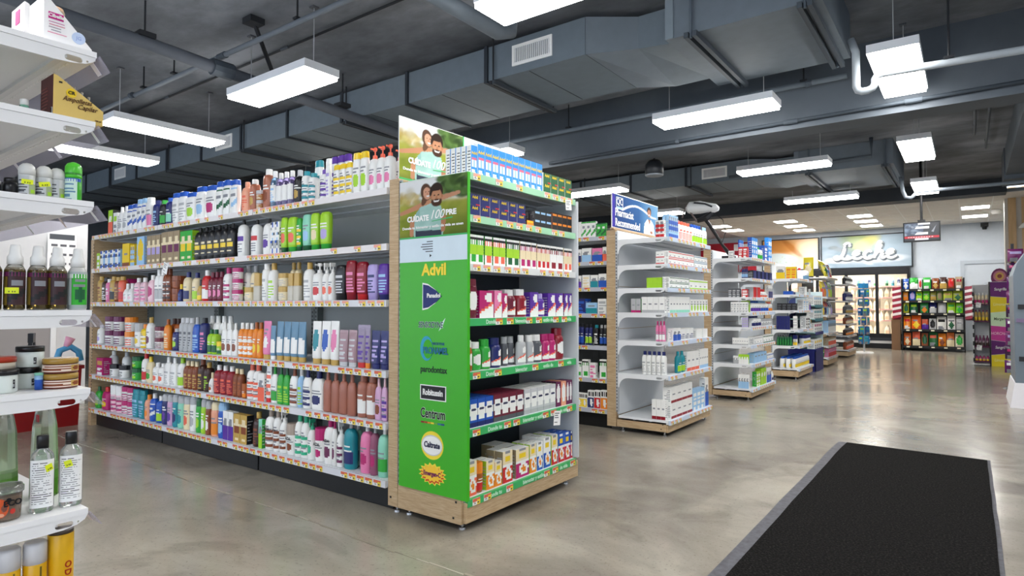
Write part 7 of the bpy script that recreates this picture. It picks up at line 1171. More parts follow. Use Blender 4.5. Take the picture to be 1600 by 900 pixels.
# ---------------------------------------------------------------- wrapped walking aid on top of the second white endcap
t = thing('walking_aid', 'white wrapped walking aid with black folding legs above the white endcap', 'walker', (-2.9, 8.95, 1.99)); lo = t.location
mb = MB(lo); mb.tube([(-2.74, 9.0, 2.02), (-2.78, 8.98, 2.08), (-2.86, 8.96, 2.2), (-3.02, 8.93, 2.48), (-3.1, 8.92, 2.6)], [.02, .028, .02, .026, .03], '17171a', 8); mb.box(-2.86, -2.71, 8.945, 9.12, 1.994, 2.03, '1c1c20'); mb.tube([(-3.2, 8.92, 2.56), (-3.05, 8.9, 2.6), (-2.98, 8.9, 2.66)], [.03, .05, .03], '222226', 8); obj('folding_leg', mb.mesh('folding_leg', COAT), t)
mb = MB(lo); mb.tube([(-3.42, 8.88, 2.62), (-3.36, 8.88, 2.8), (-3.2, 8.88, 2.55)], .014, '6a5a58', 8); obj('folding_leg', mb.mesh('folding_leg', COAT), t)
mb = MB(lo); mb.tube([(-3.36, 8.92, 2.73), (-3.3, 8.92, 2.76), (-3.16, 8.92, 2.76), (-3.04, 8.92, 2.745), (-2.94, 8.92, 2.725), (-2.89, 8.92, 2.71)], [.05, .095, .095, .07, .065, .03], 'e9ebec', 10); obj('white_wrap', mb.mesh('white_wrap', GLOSS, True), t)
mb = MB(lo); mb.tube([(-3.22, 8.83, 2.82), (-3.06, 8.83, 2.79), (-2.96, 8.84, 2.74)], .014, '3a3a40', 6); obj('strap', mb.mesh('strap', COAT), t)
mb = MB(lo); mb.tube([(-2.95, 8.92, 2.66), (-2.84, 8.95, 2.55), (-2.8, 8.95, 2.38), (-2.86, 8.96, 2.22)], .006, '202024', 6); obj('cable', mb.mesh('cable', COAT), t)
# ---------------------------------------------------------------- bags
_bg = {}
def bag_mesh(w, h, d, body, lab, pat, key):
    k = (w, h, d, body, lab, pat, key)
    if k in _bg: return _bg[k]
    mb = MB(); nu, nv = 8, 10; rg = rngof(key)
    def f(sgn):
        def g(u, v): x = 2*u-1; z = 2*v-1; e = (max(0, 1-abs(x)**3)*max(0, 1-abs(z)**2.4)); return (x*w/2*(1-.06*e), sgn*(-d/2*e*(.85+.3*rg[int(u*7.9)]*rg[int(v*7.9)])-.0006), h*v)
        return g
    printed_face(mb, f(1), nu, nv, pat, key, body, lab, body); printed_face(mb, f(-1), 4, 4, '', key, body, '-', body)
    me = mb.mesh('bag', FOIL, True); _bg[k] = me; return me
def bag(name, label, cat, group, p, rz, w, h, d, body, lab, pat='fig', key=1, tilt=0):
    o = obj(name, bag_mesh(w, h, d, body, lab, pat, key), None, p, rz); o.rotation_euler = (tilt, 0, rz); return tag(o, label, cat, group)
# snack rack by the back wall
t = thing('snack_rack', 'black wire snack rack full of bags against the back wall', 'rack', (-.86, 21.59, 0)); lo = t.location
CZ = [1.76, 1.43, 1.07, .6, .12]; mb = MB(lo)
for x in (-1.6, -.12): mb.box(x-.015, x+.015, 21.39, 21.42, 0, 2.05, '141416'); mb.box(x-.015, x+.015, 21.48, 21.87, 0, 2.1, '141416'); mb.box(x-.012, x+.012, 21.39, 21.87, 0, .04, '141416')
obj('frame', mb.mesh('frame', COAT), t)
mb = MB(lo); mb.box(-1.6, -.12, 21.83, 21.84, .05, 2.08, '18181b'); obj('back_panel', mb.mesh('back_panel', COAT), t)
for z in CZ:
    mb = MB(lo); mb.box(-1.6, -.12, 21.4, 21.84, z-.02, z, '18181a'); mb.box(-1.6, -.12, 21.38, 21.4, z-.03, z+.035, '1c1c1f'); s_ = obj('shelf', mb.mesh('shelf', COAT), t)
    for i in range(5): mb = MB(lo); mb.box(-1.5+i*.3, -1.42+i*.3, 21.375, 21.38, z-.025, z+.012, 'f4ecd0'); obj('price_tag', mb.mesh('price_tag', PAPER), s_)
SN = [[(235, 315, 160, 'blue', 'white', 'a blue and white'), (320, 400, 155, 'green', 'white', 'a green and white'), (402, 435, 165, 'white', 'red', 'a small white and red'), (440, 515, 155, 'green', 'white', 'a second green and white'), (522, 588, 158, 'brown', 'gold', 'a brown'), (590, 655, 160, 'dbrown', 'gold', 'a dark brown'), (658, 722, 152, 'brown', 'red', 'a red brown'), (725, 800, 145, 'tan', 'dred', 'a tan and red')],
 [(245, 307, 265, 'd98a2a', 'orange', 'an orange'), (316, 374, 275, 'blue', 'lav', 'a blue'), (376, 436, 265, 'lime', 'green', 'a lime green'), (440, 502, 265, '5cc832', 'lime', 'a bright green'), (505, 562, 275, '8a8a3a', 'gold', 'an olive'), (564, 616, 272, '7a9a4a', 'tan', 'a green and tan'), (618, 702, 275, 'b8c83a', 'olive' if 0 else 'gold', 'a yellow green'), (704, 790, 272, 'a8b83a', 'dgreen', 'a second yellow green')],
 [(255, 312, 390, 'b8c02a', 'dgreen', 'a mustard green'), (320, 392, 380, 'dgreen', 'lime', 'a dark green'), (414, 490, 382, '2f8a4a', 'orange', 'a green and orange'), (495, 562, 390, 'navy', 'silver', 'a navy and silver'), (570, 645, 385, 'gray', 'silver', 'a grey'), (650, 725, 390, 'lime', 'green', 'a lime'), (727, 797, 385, '7ad828', 'green', 'a vivid lime')],
 [(253, 327, 515, 'orange', 'red', 'an orange'), (330, 422, 498, 'e8641e', 'yellow', 'a tall orange'), (425, 487, 540, 'c85a3a', 'purple', 'a red and purple'), (490, 556, 540, 'silver', 'blk', 'a silver and black'), (558, 645, 535, 'white', 'blk', 'a white and black'), (650, 724, 535, 'white', 'dgreen', 'a white and green'), (726, 806, 505, 'silver', 'gray', 'a silver grey')],
 [(258, 327, 670, 'c8622a', 'cream', 'an orange brown'), (336, 411, 670, 'coral', 'cream', 'a coral'), (418, 482, 672, '9a5a3a', 'dgreen', 'a brown and green'), (484, 566, 665, '2a6a3a', 'coral', 'a dark green and red'), (568, 640, 668, 'orange', 'brown', 'an orange and brown'), (642, 712, 668, 'd8743a', 'cream', 'a peach orange'), (714, 800, 675, 'e8e0c8', 'green', 'a cream and green')]]
RN = ['top', 'second', 'third', 'fourth', 'bottom']
for ri, row in enumerate(SN):
    for bi, (a, b_, tp, body, lab, ds) in enumerate(row):
        x0, x1 = max(-1.575, -1.6+(a-248)/552*1.48), min(-.145, -1.6+(b_-248)/552*1.48); yp = 410+tp/6; h = [.36, .3, .33, .42, .42][ri]*(1.0 if tp < 540 or ri != 3 else .8)*(.93+.07*(bi % 2))
        bag('snack_bag', '%s snack bag, %s row of the black snack rack' % (ds, RN[ri]), 'snack bag', 'snack bags on the black rack', ((x0+x1)/2, 21.47, CZ[ri]+.007), R((bi % 3-1)*2), (x1-x0)*.93, h, .07, body, lab, ['fig', 'half', 'oval', 'logo'][(bi+ri) % 4], ri*9+bi, R(-6))
for k, x in enumerate((-1.73, .0)):
    t = thing('clip_strip', ['hanging strip of red and white packets on the left of the snack rack', 'hanging strip of red and white packets on the right of the snack rack'][k], 'display strip', (x, 21.44, .9)); mb = MB(); mb.box(-.1, .1, .03, .034, 0, .95, '7a1428'); obj('strip', mb.mesh('strip', PAPER), t)
    for i in range(11): mb = MB(); z = .02+i*.083; mb.loft([[(-.11, 0, z), (.11, 0, z+.05), (.11, .02, z+.05), (-.11, .02, z)], [(-.11, 0, z+.075), (.11, 0, z+.125), (.11, .02, z+.125), (-.11, .02, z+.075)]], 'f2e6e6' if i % 2 else '9a1a34'); obj('packet', mb.mesh('packet', FOIL), t)
t = thing('cardboard_stand', 'brown cardboard stand between the cooler and the snack rack', 'stand', (-1.75, 21.59, 0)); mb = MB(); mb.box(-.13, .1, -.1, .1, 0, .9, '7a5a3e'); obj('box', mb.mesh('box', PAPER), t); mb = MB(); mb.box(-.13, .1, -.11, -.1, .85, .95, '8a6848'); obj('flap', mb.mesh('flap', PAPER), t)
# ---------------------------------------------------------------- milk coolers
CLR = 0
t = thing('milk_cooler', 'black framed glass door milk cooler under the milk banner', 'cooler', (-3.4, 22.1, 0)); lo = t.location; X0, X1, CY = -5.6, -1.45, 21.92; DW = .83
mb = MB(lo); mb.box(X0, X1, 22.36, 22.39, .4, 2.35, 'ece4d2'); obj('back_panel', mb.mesh('back_panel', COAT), t)
for x in (X0, X1): mb = MB(lo); mb.box(x-.02, x+.02, CY+.02, 22.38, 0, 2.45, '1a1b1e'); obj('side_panel', mb.mesh('side_panel', COAT), t)
mb = MB(lo); mb.box(X0, X1, CY, 22.38, 2.31, 2.46, '1a1b1e'); obj('top_fascia', mb.mesh('top_fascia', COAT), t)
mb = MB(lo); mb.box(X0, X1, CY, 22.38, .32, .42, '1b1c20'); mb.box(X0, X1, CY-.03, 22.38, .24, .32, '2a2d33'); obj('sill', mb.mesh('sill', COAT), t)
mb = MB(lo); mb.box(X0, X1, CY-.02, 22.3, .16, .24, 'c8c8c6'); obj('bumper', mb.mesh('bumper', COAT), t)
mb = MB(lo); mb.box(X0, X1, CY+.02, 22.3, 0, .16, '0c0c0d'); obj('plinth', mb.mesh('plinth', COAT), t)
MZ = [.43, .86, 1.2, 1.56, 1.9]
for z in MZ:
    mb = MB(lo); mb.box(X0+.03, X1-.03, CY+.1, 22.35, z-.015, z, 'f0e8dc'); mb.box(X0+.03, X1-.03, CY+.08, CY+.1, z-.03, z+.012, 'f0b8b0'); obj('shelf', mb.mesh('shelf', COAT), t)
for i in range(5):
    x0 = X1-(i+1)*DW; x1 = x0+DW; mb = MB(lo); w_ = .045
    for q in ((x0, x0+w_, .42, 2.31), (x1-w_, x1, .42, 2.31), (x0+w_, x1-w_, .42, .46), (x0+w_, x1-w_, 2.26, 2.31)): mb.box(q[0], q[1], CY-.03, CY, q[2], q[3], '141518')
    d = obj('door', mb.mesh('door', COAT), t); mb = MB(lo); mb.box(x0+w_, x1-w_, CY-.018, CY-.012, .46, 2.26, 'white'); obj('pane', mb.mesh('pane', GLASS), d)
    mb = MB(lo); mb.box(x0+.07, x0+.085, CY-.06, CY-.045, 1.0, 1.6, '2a2a2e'); obj('handle', mb.mesh('handle', COAT), d)
    mb = MB(lo); mb.box(x0-.015, x0+.015, CY+.03, CY+.05, .45, 2.28, 'white'); obj('light_strip', mb.mesh('light_strip', COOLM), t)
mb = MB(lo); mb.box(X0+.05, X1-.05, CY+.03, CY+.07, 2.27, 2.3, 'white'); obj('light_strip', mb.mesh('light_strip', COOLM), t)
mj = MB(); mj.loft([ring(0, .068, .06, 4), ring(.15, .07, .062, 4), ring(.2, .055, .05, 3), ring(.25, .026, .026)], 'f6ecd8'); jme = mj.mesh('milk_jug', GLOSS); mc = MB(); mc.loft([ring(.245, .03, .03), ring(.27, .03, .03)], 'e8d8b8'); cme = mc.mesh('cap', GLOSS); ml = MB(); ml.box(-.05, .05, -.0645, -.063, .03, .12, 'f0d0a8'); lme = ml.mesh('label', PAPER)
WN = ['bottom', 'fourth', 'third', 'second', 'top']
for zi, z in enumerate(MZ):
    x = X1-.12; k = 0
    while x > -3.05:
        if (k*7+zi*3) % 6 != 4:
            if zi < 4:
                j = obj('milk_jug', jme, None, (x, CY+.2, z+.001), R((k*37) % 11-5)); tag(j, 'cream coloured milk jug on the %s shelf of the lit cooler' % WN[zi], 'milk', 'milk jugs on the %s cooler shelf' % WN[zi]); obj('cap', cme, j); obj('label', lme, j)
            else:
                c = [('white', 'green'), ('navy', 'white'), ('lblue', 'teal'), ('mint', 'dgreen'), ('white', 'lav')][k % 5]
                put_product('drink_bottle', '%s drink bottle on the top cooler shelf' % {'white': 'white', 'navy': 'dark blue', 'lblue': 'light blue', 'mint': 'mint green'}[c[0]], 'drink', 'drinks on the top cooler shelf', ('cyl', .085, .085, .26, c[0], 'white', c[1], 'half', None), [(x, CY+.2, z)], 0)
        x -= .155; k += 1
# wall banners
def banner(label, x0, x1, z0, z1, P, y=22.36):
    t = thing('wall_banner', label, 'banner', (x0, y, z0)); f = .035; mb = MB(); w_, h = x1-x0, z1-z0
    for q in ((0, w_, 0, f), (0, w_, h-f, h), (0, f, f, h-f), (w_-f, w_, f, h-f)): mb.box(q[0], q[1], -.06, .03, q[2], q[3], '22262c')
    obj('frame', mb.mesh('frame', COAT), t); obj('print', P.mesh('print', w_-2*f, h-2*f), t, (f, -.04, f)); return t
P = Paint(140, 60); P.grad('93a8b8', 'b4c4d0', P.u*.5+P.v*.5); P.blobs(60, 0, 1, .0, 1, .12, ['a8bac8', '8ca2b2', 'bccad4'], .35); P.ell(.42, .95, .16, .4, 'b9c878', .1, 1.2, .8); P.ell(.52, .8, .1, .22, 'e8e08a', -.5, .6, .8); P.ell(.44, .72, .1, .2, 'd8e4c0', .3, .8, .7)
P.ell(.13, .66, .06, .05, '8e969c', .6, .5, .8); P.ell(.2, .6, .05, .13, 'a4acb2', .7, .6, .7); P.ell(.2, .25, .16, .1, 'f0f4f6', .1, .5, .8); P.ell(.5, .2, .34, .08, 'e6eef4', 0, .7, .8); P.ell(.75, .3, .2, .09, 'f2f6f8', -.1, .6, .7); P.ell(.35, .14, .2, .03, 'a8b4be', .05, .6, .6); P.ell(.6, .12, .16, .025, 'a8b4be', -.08, .6, .6); P.blobs(24, .2, .9, .08, .4, .05, ['f4f8fa', 'b0bcc8', 'e4ecf2'], .5)
t = banner('milk banner with white script lettering above the lit cooler', -3.9, -1.36, 2.49, 3.56, P)
def smooth(p, k=5):
    o = []
    for i in range(len(p)-1):
        a, b_, c, d = p[max(i-1, 0)], p[i], p[i+1], p[min(i+2, len(p)-1)]
        for j in range(k): s_ = j/k; o.append(tuple(.5*(2*b_[q]+(c[q]-a[q])*s_+(2*a[q]-5*b_[q]+4*c[q]-d[q])*s_*s_+(3*b_[q]-a[q]-3*c[q]+d[q])*s_**3) for q in (0, 1)))
    return o+[p[-1]]
EE = [(0, .42), (.28, .56), (.46, .82), (.34, 1.04), (.1, .94), (.0, .5), (.16, .08), (.46, .02), (.8, .3)]
SCRIPT = [[(1.02, 1.7), (1.08, 2.05), (.85, 2.22), (.62, 2.0), (.66, 1.4), (.58, .66), (.36, .16), (.08, .05), (-.08, .22), (.1, .4), (.42, .26), (.82, .02), (1.2, .02), (1.5, .3)], [(1.5+x, y) for x, y in EE], [(2.98, .84), (2.8, 1.04), (2.5, .84), (2.42, .42), (2.62, .04), (2.94, .08), (3.2, .36)], [(3.2, .36), (3.58, 1.3), (3.66, 2.0), (3.5, 2.16), (3.38, 1.7), (3.34, .9), (3.28, .0)], [(3.3, .3), (3.5, .8), (3.76, .96), (3.88, .7), (3.84, .24), (3.98, .02), (4.28, .3)], [(4.28+x, y) for x, y in EE]]
for col, dx, dy, dz, r_ in (('949ea6', .035, -.05, -.03, .062), ('fafcfc', 0, -.075, 0, .058)):
    for k, st in enumerate(SCRIPT):
        mb = MB(); P_ = [(.42+dx+.335*(x+.22*y*.5), dy, .3+dz+.235*y) for x, y in smooth(st)]; rr_ = [r_*(.55+.45*math.sin(math.pi*min(1, max(0, i/(len(P_)-1)))*.94+.1)) for i in range(len(P_))]; mb.tube(P_, rr_, col, 8); mb.v = [(v[0], dy+(v[1]-dy)*.3, v[2]) for v in mb.v]; obj('banner_lettering', mb.mesh('banner_lettering', PRINT if dx else COAT, True), t)
P = Paint(90, 60); P.grad('d8e4ea', 'f2d8b4', np.clip(P.v*1.3+.2, 0, 1)); P.put(np.clip((P.v-.4-.25*(P.u-.5))*3, 0, .9)*np.clip(1.3-P.u, 0, 1), 'e0a058'); P.ell(.32, .8, .34, .22, 'c98238', -.5, .5, .8); P.ell(.55, .7, .06, .4, 'b06a2a', .5, .6, .6); P.ell(.85, .75, .2, .25, 'f6e4c8', 0, .8, .7); P.ell(.25, .22, .42, .34, 'dbe6e6', 0, .1); P.blobs(14, .0, .6, .1, .45, .02, ['a8c0a0', 'c8d0a8', 'b8c8c8'], .6); P.ell(.8, .2, .25, .2, 'f4d2b8', 0, .7, .7)
banner('orange bread and cheese banner left of the milk banner', -5.75, -3.95, 2.49, 3.56, P)
t = thing('wall_banner', 'red wall panel with white strip far behind the walking aid', 'banner', (-7.9, 22.36, 2.5)); mb = MB(); mb.box(0, 1.95, -.04, .03, 0, 1.04, 'b0142a'); obj('print', mb.mesh('print', PAPER), t); mb = MB(); mb.box(1.2, 1.95, -.05, -.04, .75, .98, 'f0f0f0'); obj('white_strip', mb.mesh('white_strip', PAPER), t)
# ---------------------------------------------------------------- door in the back wall, security camera, smoke detector
mb = MB(); [mb.box(*q, 'c3ccd6') for q in ((-.2, .0-.1, 22.34, 22.4, 0, 2.62), (.86, .96, 22.34, 22.4, 0, 2.62), (-.1, .86, 22.34, 22.4, 2.52, 2.62))]; d = struct('door_1', mb.mesh('door_1', COAT))
mb = MB(); mb.box(-.1, .86, 22.37, 22.39, .01, 2.52, 'd3dbe4'); obj('door_leaf', mb.mesh('door_leaf', COAT), d); mb = MB(); mb.box(-.04, .02, 22.32, 22.37, 1.0, 1.03, 'silver'); obj('handle', mb.mesh('handle', CHROME), d)
t = thing('security_camera', 'small black camera on the pale back wall', 'camera', (.38, 22.3, 3.58)); mb = MB(); mb.box(-.09, .09, -.1, .1, 0, .1, '101113'); mb.loft([ring(-.08, .05, .05), ring(0, .07, .07)], '1a1b1e'); obj('body', mb.mesh('body', COAT), t)
t = thing('smoke_detector', 'round white detector on the dropped ceiling', 'detector', (.57, 19.55, 3.6)); mb = MB(); mb.loft([ring(0, .07, .07), ring(.05, .11, .11), ring(.1, .11, .11)], 'e2e0da'); obj('body', mb.mesh('body', COAT), t)
# ---------------------------------------------------------------- hanging screen
t = thing('television', 'black flat screen showing news, hanging from the ceiling on a pole', 'screen', (-.685, 13.55, 2.485)); mb = MB(); mb.box(-.285, .285, -.03, .03, 0, .36, '0e0e10'); obj('casing', mb.mesh('casing', COAT), t)
P = Paint(84, 48); P.fill('1a1e28'); P.put((P.u < .55)*1.0*(P.v > .3), '39465c'); P.blobs(30, 0, .5, .32, .9, .07, ['5a6a80', '7a8a9c', '26303e', '8a94a0'], .7); P.poly([(.55, .3), (.62, .95), (1, .95), (1, .3)], '23262e'); P.poly([(.78, .5), (.92, .85), (.84, .45)], '8a8e96'); P.poly([(.3, .68), (.72, .68), (.72, .8), (.36, .8)], 'f2f2f2'); P.poly([(.3, .34), (.68, .34), (.68, .46), (.36, .46)], 'e8e8ea'); P.put(((P.v > .14)*(P.v < .26))*1.0, 'b01028'); P.put(((P.v < .14)*(P.u > .3)*(P.u < .7)*(P.v > .03))*1.0, 'd8d8dc'); P.put(((P.v > .17)*(P.v < .22)*(P.u > .1)*(P.u < .85)*((P.u*40).astype(int) % 3 > 0))*.8, 'f0d8dc'); P.put(((P.v > .9)*(P.u > .4)*(P.u < .75))*1.0, 'e6e6ea')
obj('display_image', P.mesh('display_image', .53, .32, SCREEN), t, (-.265, -.0315, .02)); mb = MB(); mb.tube([(0, .0, .3), (0, 0, 1.475)], .022, '141416', 8); mb.box(-.06, .06, -.02, .05, .2, .4, '141416'); obj('ceiling_pole', mb.mesh('ceiling_pole', COAT), t)
# ---------------------------------------------------------------- slatted wooden column and wall lamp
mb = MB(); mb.box(.66, 3.2, 17.62, 18.1, 0, ZC-.02, 'c9c4ba'); col = struct('column', mb.mesh('column', COAT))
for i in range(11): mb = MB(); x = .72+i*.235; mb.box(x, x+.14, 17.57, 17.62, .0, ZC-.02, 'wood'); obj('slat', mb.mesh('slat', SLATM), col)
mb = MB(); mb.box(.5, 5, 13.2, 14.0, 3.43, ZC, 'gray'); struct('beam', mb.mesh('beam', BEAMM))
t = thing('wall_lamp', 'small white cone lamp on the slatted wooden column', 'lamp', (.98, 17.35, 3.0)); mb = MB(); mb.loft([ring(0, .1, .1), ring(.03, .09, .09), ring(.1, .03, .03)], 'eef0ee'); obj('shade', mb.mesh('shade', COAT, True), t); mb = MB(); mb.tube([(0, 0, .08), (0, .12, .12), (0, .215, .1)], .012, 'silver', 6); obj('arm', mb.mesh('arm', COAT), t)
# ---------------------------------------------------------------- sangria display
t = thing('drink_display', 'tall floor display with purple yellow and pink brand panels', 'display stand', (.4, 17.1, 0)); lo = t.location
mb = MB(lo); mb.box(.06, .34, 17.0, 17.35, 0.04, 1.72, 'd8dadc'); 
mb = MB(lo); mb.box(.05, .065, 16.98, 17.35, .02, 1.72, 'e2e4e6'); mb.box(.05, .35, 17.33, 17.35, .02, 1.78, 'dcdee0'); obj('shelf_body', mb.mesh('shelf_body', PAPER), t)
for i in range(9): mb = MB(lo); z = .08+i*.18; mb.box(.045, .075, 16.972, 16.98, z, z+.09, '1a1a1c'); obj('edge_mark', mb.mesh('edge_mark', PAPER), t)
DZ = [1.35, .98, .42, .1]
for z in DZ: mb = MB(lo); mb.box(.065, .34, 16.99, 17.33, z-.025, z, '5a1a44'); obj('shelf', mb.mesh('shelf', PAPER), t)
mb = MB(lo); mb.box(.34, .36, 16.97, 17.35, .0, 1.83, '2a2426'); mb.box(.36, .71, 16.985, 17.35, 0, 1.83, 'e8e6e2'); obj('carcass', mb.mesh('carcass', PAPER), t)
bz = [1.83, 1.5, 1.18, .87, .55, .27, .0]; sl = [0, .03, -.04, .03, .04, -.05, 0]; cols = ['6a1a72', 'f0d81e', 'd4ecc4', 'c83a94', '5e1468', 'f4dc20']; tx = [('Sangrilla', 'white'), ('Limonada', 'f6ee9a'), ('Margarita', '4a5a3a'), ('HORCHATA', 'f4c0dc'), ('Sangrilla', 'white'), ('Limonada', 'f8f0a0')]
for i in range(6):
    a, b_ = bz[i], bz[i+1]; mb = MB(lo); q = [(.362, 16.98, b_+sl[i+1]*.5), (.708, 16.98, b_-sl[i+1]*.5), (.708, 16.98, a-.008-sl[i]*.5), (.362, 16.98, a-.008+sl[i]*.5)]; mb.loft([q, [(x, 16.985, z) for x, y, z in q]], cols[i]); p = obj('brand_panel', mb.mesh('brand_panel', PAPER), t); text(p, 'brand_lettering', tx[i][0], .085, tx[i][1], (.535-lo[0], 16.978-lo[1], (a+b_)/2-lo[2]), bold=.015, shear=.15, wide=.75)
mb = MB(lo); mb.loft([[(.53+.15*math.cos(R(a)), 17.0, 1.92+.2*math.sin(R(a))) for a in range(-30, 211, 20)], [(.53+.15*math.cos(R(a)), 17.01, 1.92+.2*math.sin(R(a))) for a in range(-30, 211, 20)]], '7a2a5e'); p = obj('topper', mb.mesh('topper', PAPER), t)
for r_, c in ((.11, 'c87a8a'), (.075, 'd8a858'), (.04, '8a3a3a')): mb = MB(lo); mb.loft([[(.53+r_*math.cos(R(a)), 16.998-.002*(.15-r_)*40, 1.95+r_*1.1*math.sin(R(a))) for a in range(0, 360, 20)], [(.53+r_*math.cos(R(a)), 17.0, 1.95+r_*1.1*math.sin(R(a))) for a in range(0, 360, 20)]], c); obj('emblem', mb.mesh('emblem', PAPER), p)
for k, (z, body, lab, ds) in enumerate(((1.35, 'cream', 'mag', 'cream'), (.98, 'gold', 'yellow', 'golden'), (.42, 'plum', 'dbrown', 'dark purple'), (.1, 'mag', 'yellow', 'magenta'))): put_product('drink_bottle', '%s bottle on the white side shelves of the brand panel display' % ds, 'drink', '%s bottles on the panel display' % ds, ('cyl', .054, .054, .24 if k != 3 else .12, body, 'white' if k == 0 else 'plum', lab, 'half', None), [(.108+i*.064, 17.05, z) for i in range(4)], 0)
for k, z in enumerate((1.33, .4)): card('shelf_card', ['white price card on the upper shelf of the panel display', 'white price card on the lower shelf of the panel display'][k], (.16, 16.97, z+.05), 0, .09, .11, .1)
# grey counter side with purple hanging packets
t = thing('counter_display', 'pale grey kiosk side panel at the picture edge', 'counter', (.8, 10.7, 0)); lo = t.location; pr = [(.46, .32), (.46, 1.72), (.5, 1.86), (.62, 2.05), (1.3, 2.25), (1.3, .32)]
mb = MB(lo); mb.loft([[(x, 10.3, z) for x, z in pr], [(x, 11.4, z) for x, z in pr]], '707c87'); obj('side_panel', mb.mesh('side_panel', COAT), t)
mb = MB(lo); mb.loft([[(.4, 10.26, 0), (1.35, 10.26, 0), (1.35, 11.45, 0), (.4, 11.45, 0)], [(.45, 10.29, .32), (1.32, 10.29, .32), (1.32, 11.42, .32), (.45, 11.42, .32)]], 'e8e6ea'); obj('base_skirt', mb.mesh('base_skirt', COAT), t)
for z, c in ((.63, '17171a'), (1.3, '17171a')): mb = MB(lo); mb.box(.5, .66, 10.29, 10.302, z-.03, z+.03, c); obj('vent_slot', mb.mesh('vent_slot', COAT), t)
mb = MB(lo); mb.box(.48, 1.3, 10.29, 10.302, 1.1, 1.15, '7a6a8a'); obj('trim_strip', mb.mesh('trim_strip', COAT), t)
t = thing('clip_rack', 'rack post holding purple packets behind the grey kiosk', 'rack', (.56, 12.6, 0)); mb = MB(); mb.box(-.02, .02, .04, .08, 0, 2.3, '2a2a30'); obj('post', mb.mesh('post', COAT), t); mb = MB(); mb.loft([ring(0, .16, .16), ring(.02, .14, .14)], '2a2a30'); obj('foot', mb.mesh('foot', COAT), t)
for k in range(9): bag('packet', '%s purple packet %s' % (['lowest', 'second lowest', 'third lowest', 'lower middle', 'middle', 'upper middle', 'third highest', 'second highest', 'highest'][k], 'on the rack behind the grey kiosk'), 'packet', 'purple packets behind the kiosk', (.53+.008*k, 12.56-.01*(k % 2), .25+k*.22), R((k % 3-1)*8), .2, .2, .06, ['5a1a5e', '3a1440', '7a2a6a'][k % 3], ['white', 'mag', 'lav'][k % 3], 'logo', k)
# ---------------------------------------------------------------- deeper endcaps with bags, navy card display, spinner
def simplecap(label, Y0, Y1, zs, xb=-2.95, Xf=-2.45, group='endcaps with snacks'):
    t = thing('endcap_shelf', label, 'display shelf', ((Xf+xb)/2, (Y0+Y1)/2, 0), group); lo = t.location; F = Fr('X', Xf-.03)
    mb = MB(lo); mb.box(xb-.1, xb-.012, Y0, Y1, .04, 2.05, 'wood'); obj('wooden_upright', mb.mesh('wooden_upright', WOODM), t)
    mb = MB(lo); mb.box(xb-.011, xb, Y0+.01, Y1-.01, .15, 2.05, '26282c'); obj('back_panel', mb.mesh('back_panel', COAT), t)
    for si, z in enumerate(zs): s_ = shelf(t, F, Y0, Y1, z, .44, 'b4b8be'); rail_tags(s_, F, spaced(Y0, Y1, .16, .2, si), -.0365, z-.023, t, 0)
    mb = MB(lo); mb.box(xb, Xf-.02, Y0, Y1, .04, zs[-1]-.05, 'wood'); obj('base_board', mb.mesh('base_board', WOODH), t); return t
simplecap('dark backed endcap piled with yellow and red bags', 14.72, 15.95, [1.93, 1.5, 1.1, .72, .44, .19])
simplecap('dark backed endcap of brown tins before the blue spinner', 17.6, 18.85, [1.86, 1.43, 1.11, .84, .55, .19])
BG = [('D', 14.78, [(-2.92, 'yellow', 'lime', .42, 'yellow'), (-2.62, 'd8c83a', 'dgreen', .36, 'yellow and green')])]
for k, (x, y, z, w_, h, body, lab, ds, rz_, tl) in enumerate([(-2.84, 14.8, 1.935, .2, .42, 'e4d23a', 'cream', 'yellow bag leaning at the inner corner', 5, -8), (-2.51, 14.93, 1.935, .15, .34, 'd2c83a', 'dgreen', 'yellow green bag at the corner', 70, -18), (-2.54, 15.14, 1.935, .25, .4, 'e8d848', 'white', 'large yellow bag', 84, -22), (-2.54, 15.4, 1.935, .25, .38, 'b8cce8', 'blue', 'pale blue bag', 84, -22), (-2.54, 15.66, 1.935, .25, .38, 'b01c34', 'cream', 'dark red bag', 84, -22)]):
    bag('snack_bag', '%s on the top of the bag endcap' % ds, 'bag', 'large bags on the bag endcap', (x, y, z+.025), R(rz_), w_, h, .12, body, lab, 'fig', k+60, R(tl))
ROWS = [(1.502, .34, [('e2c83a', 'coral', 'yellow'), ('ddc840', 'orange', 'mustard'), ('a58ad0', 'lblue', 'lilac'), ('8cae3a', 'yellow', 'olive green'), ('7ca234', 'lime', 'leaf green')]), (1.102, .3, [('c03a2a', 'yellow', 'red'), ('d8642a', 'navy', 'orange'), ('b02a3a', 'lblue', 'crimson'), ('2a2e5a', 'white', 'navy'), ('22264a', 'lav', 'dark navy')])]
for ri, (z, h, cs) in enumerate(ROWS):
    for i, (a, b_, ds) in enumerate(cs): bag('snack_bag', '%s bag on the %s shelf of the bag endcap' % (ds, ['second', 'third'][ri]), 'bag', 'bags on the shelves of the bag endcap', (-2.56, 14.86+i*.24, z+.01), R(88), .22, h, .08, a, b_, 'half', i+ri*7, R(-10))
CARTS = [(.722, .26, 'lblue', 'white', 'pale blue', 6), (.442, .17, 'tan', 'coral', 'tan', 6), (.192, .17, 'pink', 'red', 'pink', 5)]
for z, h, a, b_, ds, n in CARTS: put_product('grocery_box', '%s carton in a row on the lower shelves of the bag endcap' % ds, 'box', '%s cartons on the bag endcap' % ds, ('box', 1.05/n*.92, .12, h, a, 'white', b_, 'half', None), [(-2.55, 14.98+(i+.5)*.95/n, z) for i in range(n)], R(90))
bag('snack_bag', 'bright green pack at the lower corner of the bag endcap', 'bag', None, (-2.6, 14.8, .192), R(60), .16, .2, .1, 'lime', 'green', 'half', 3)
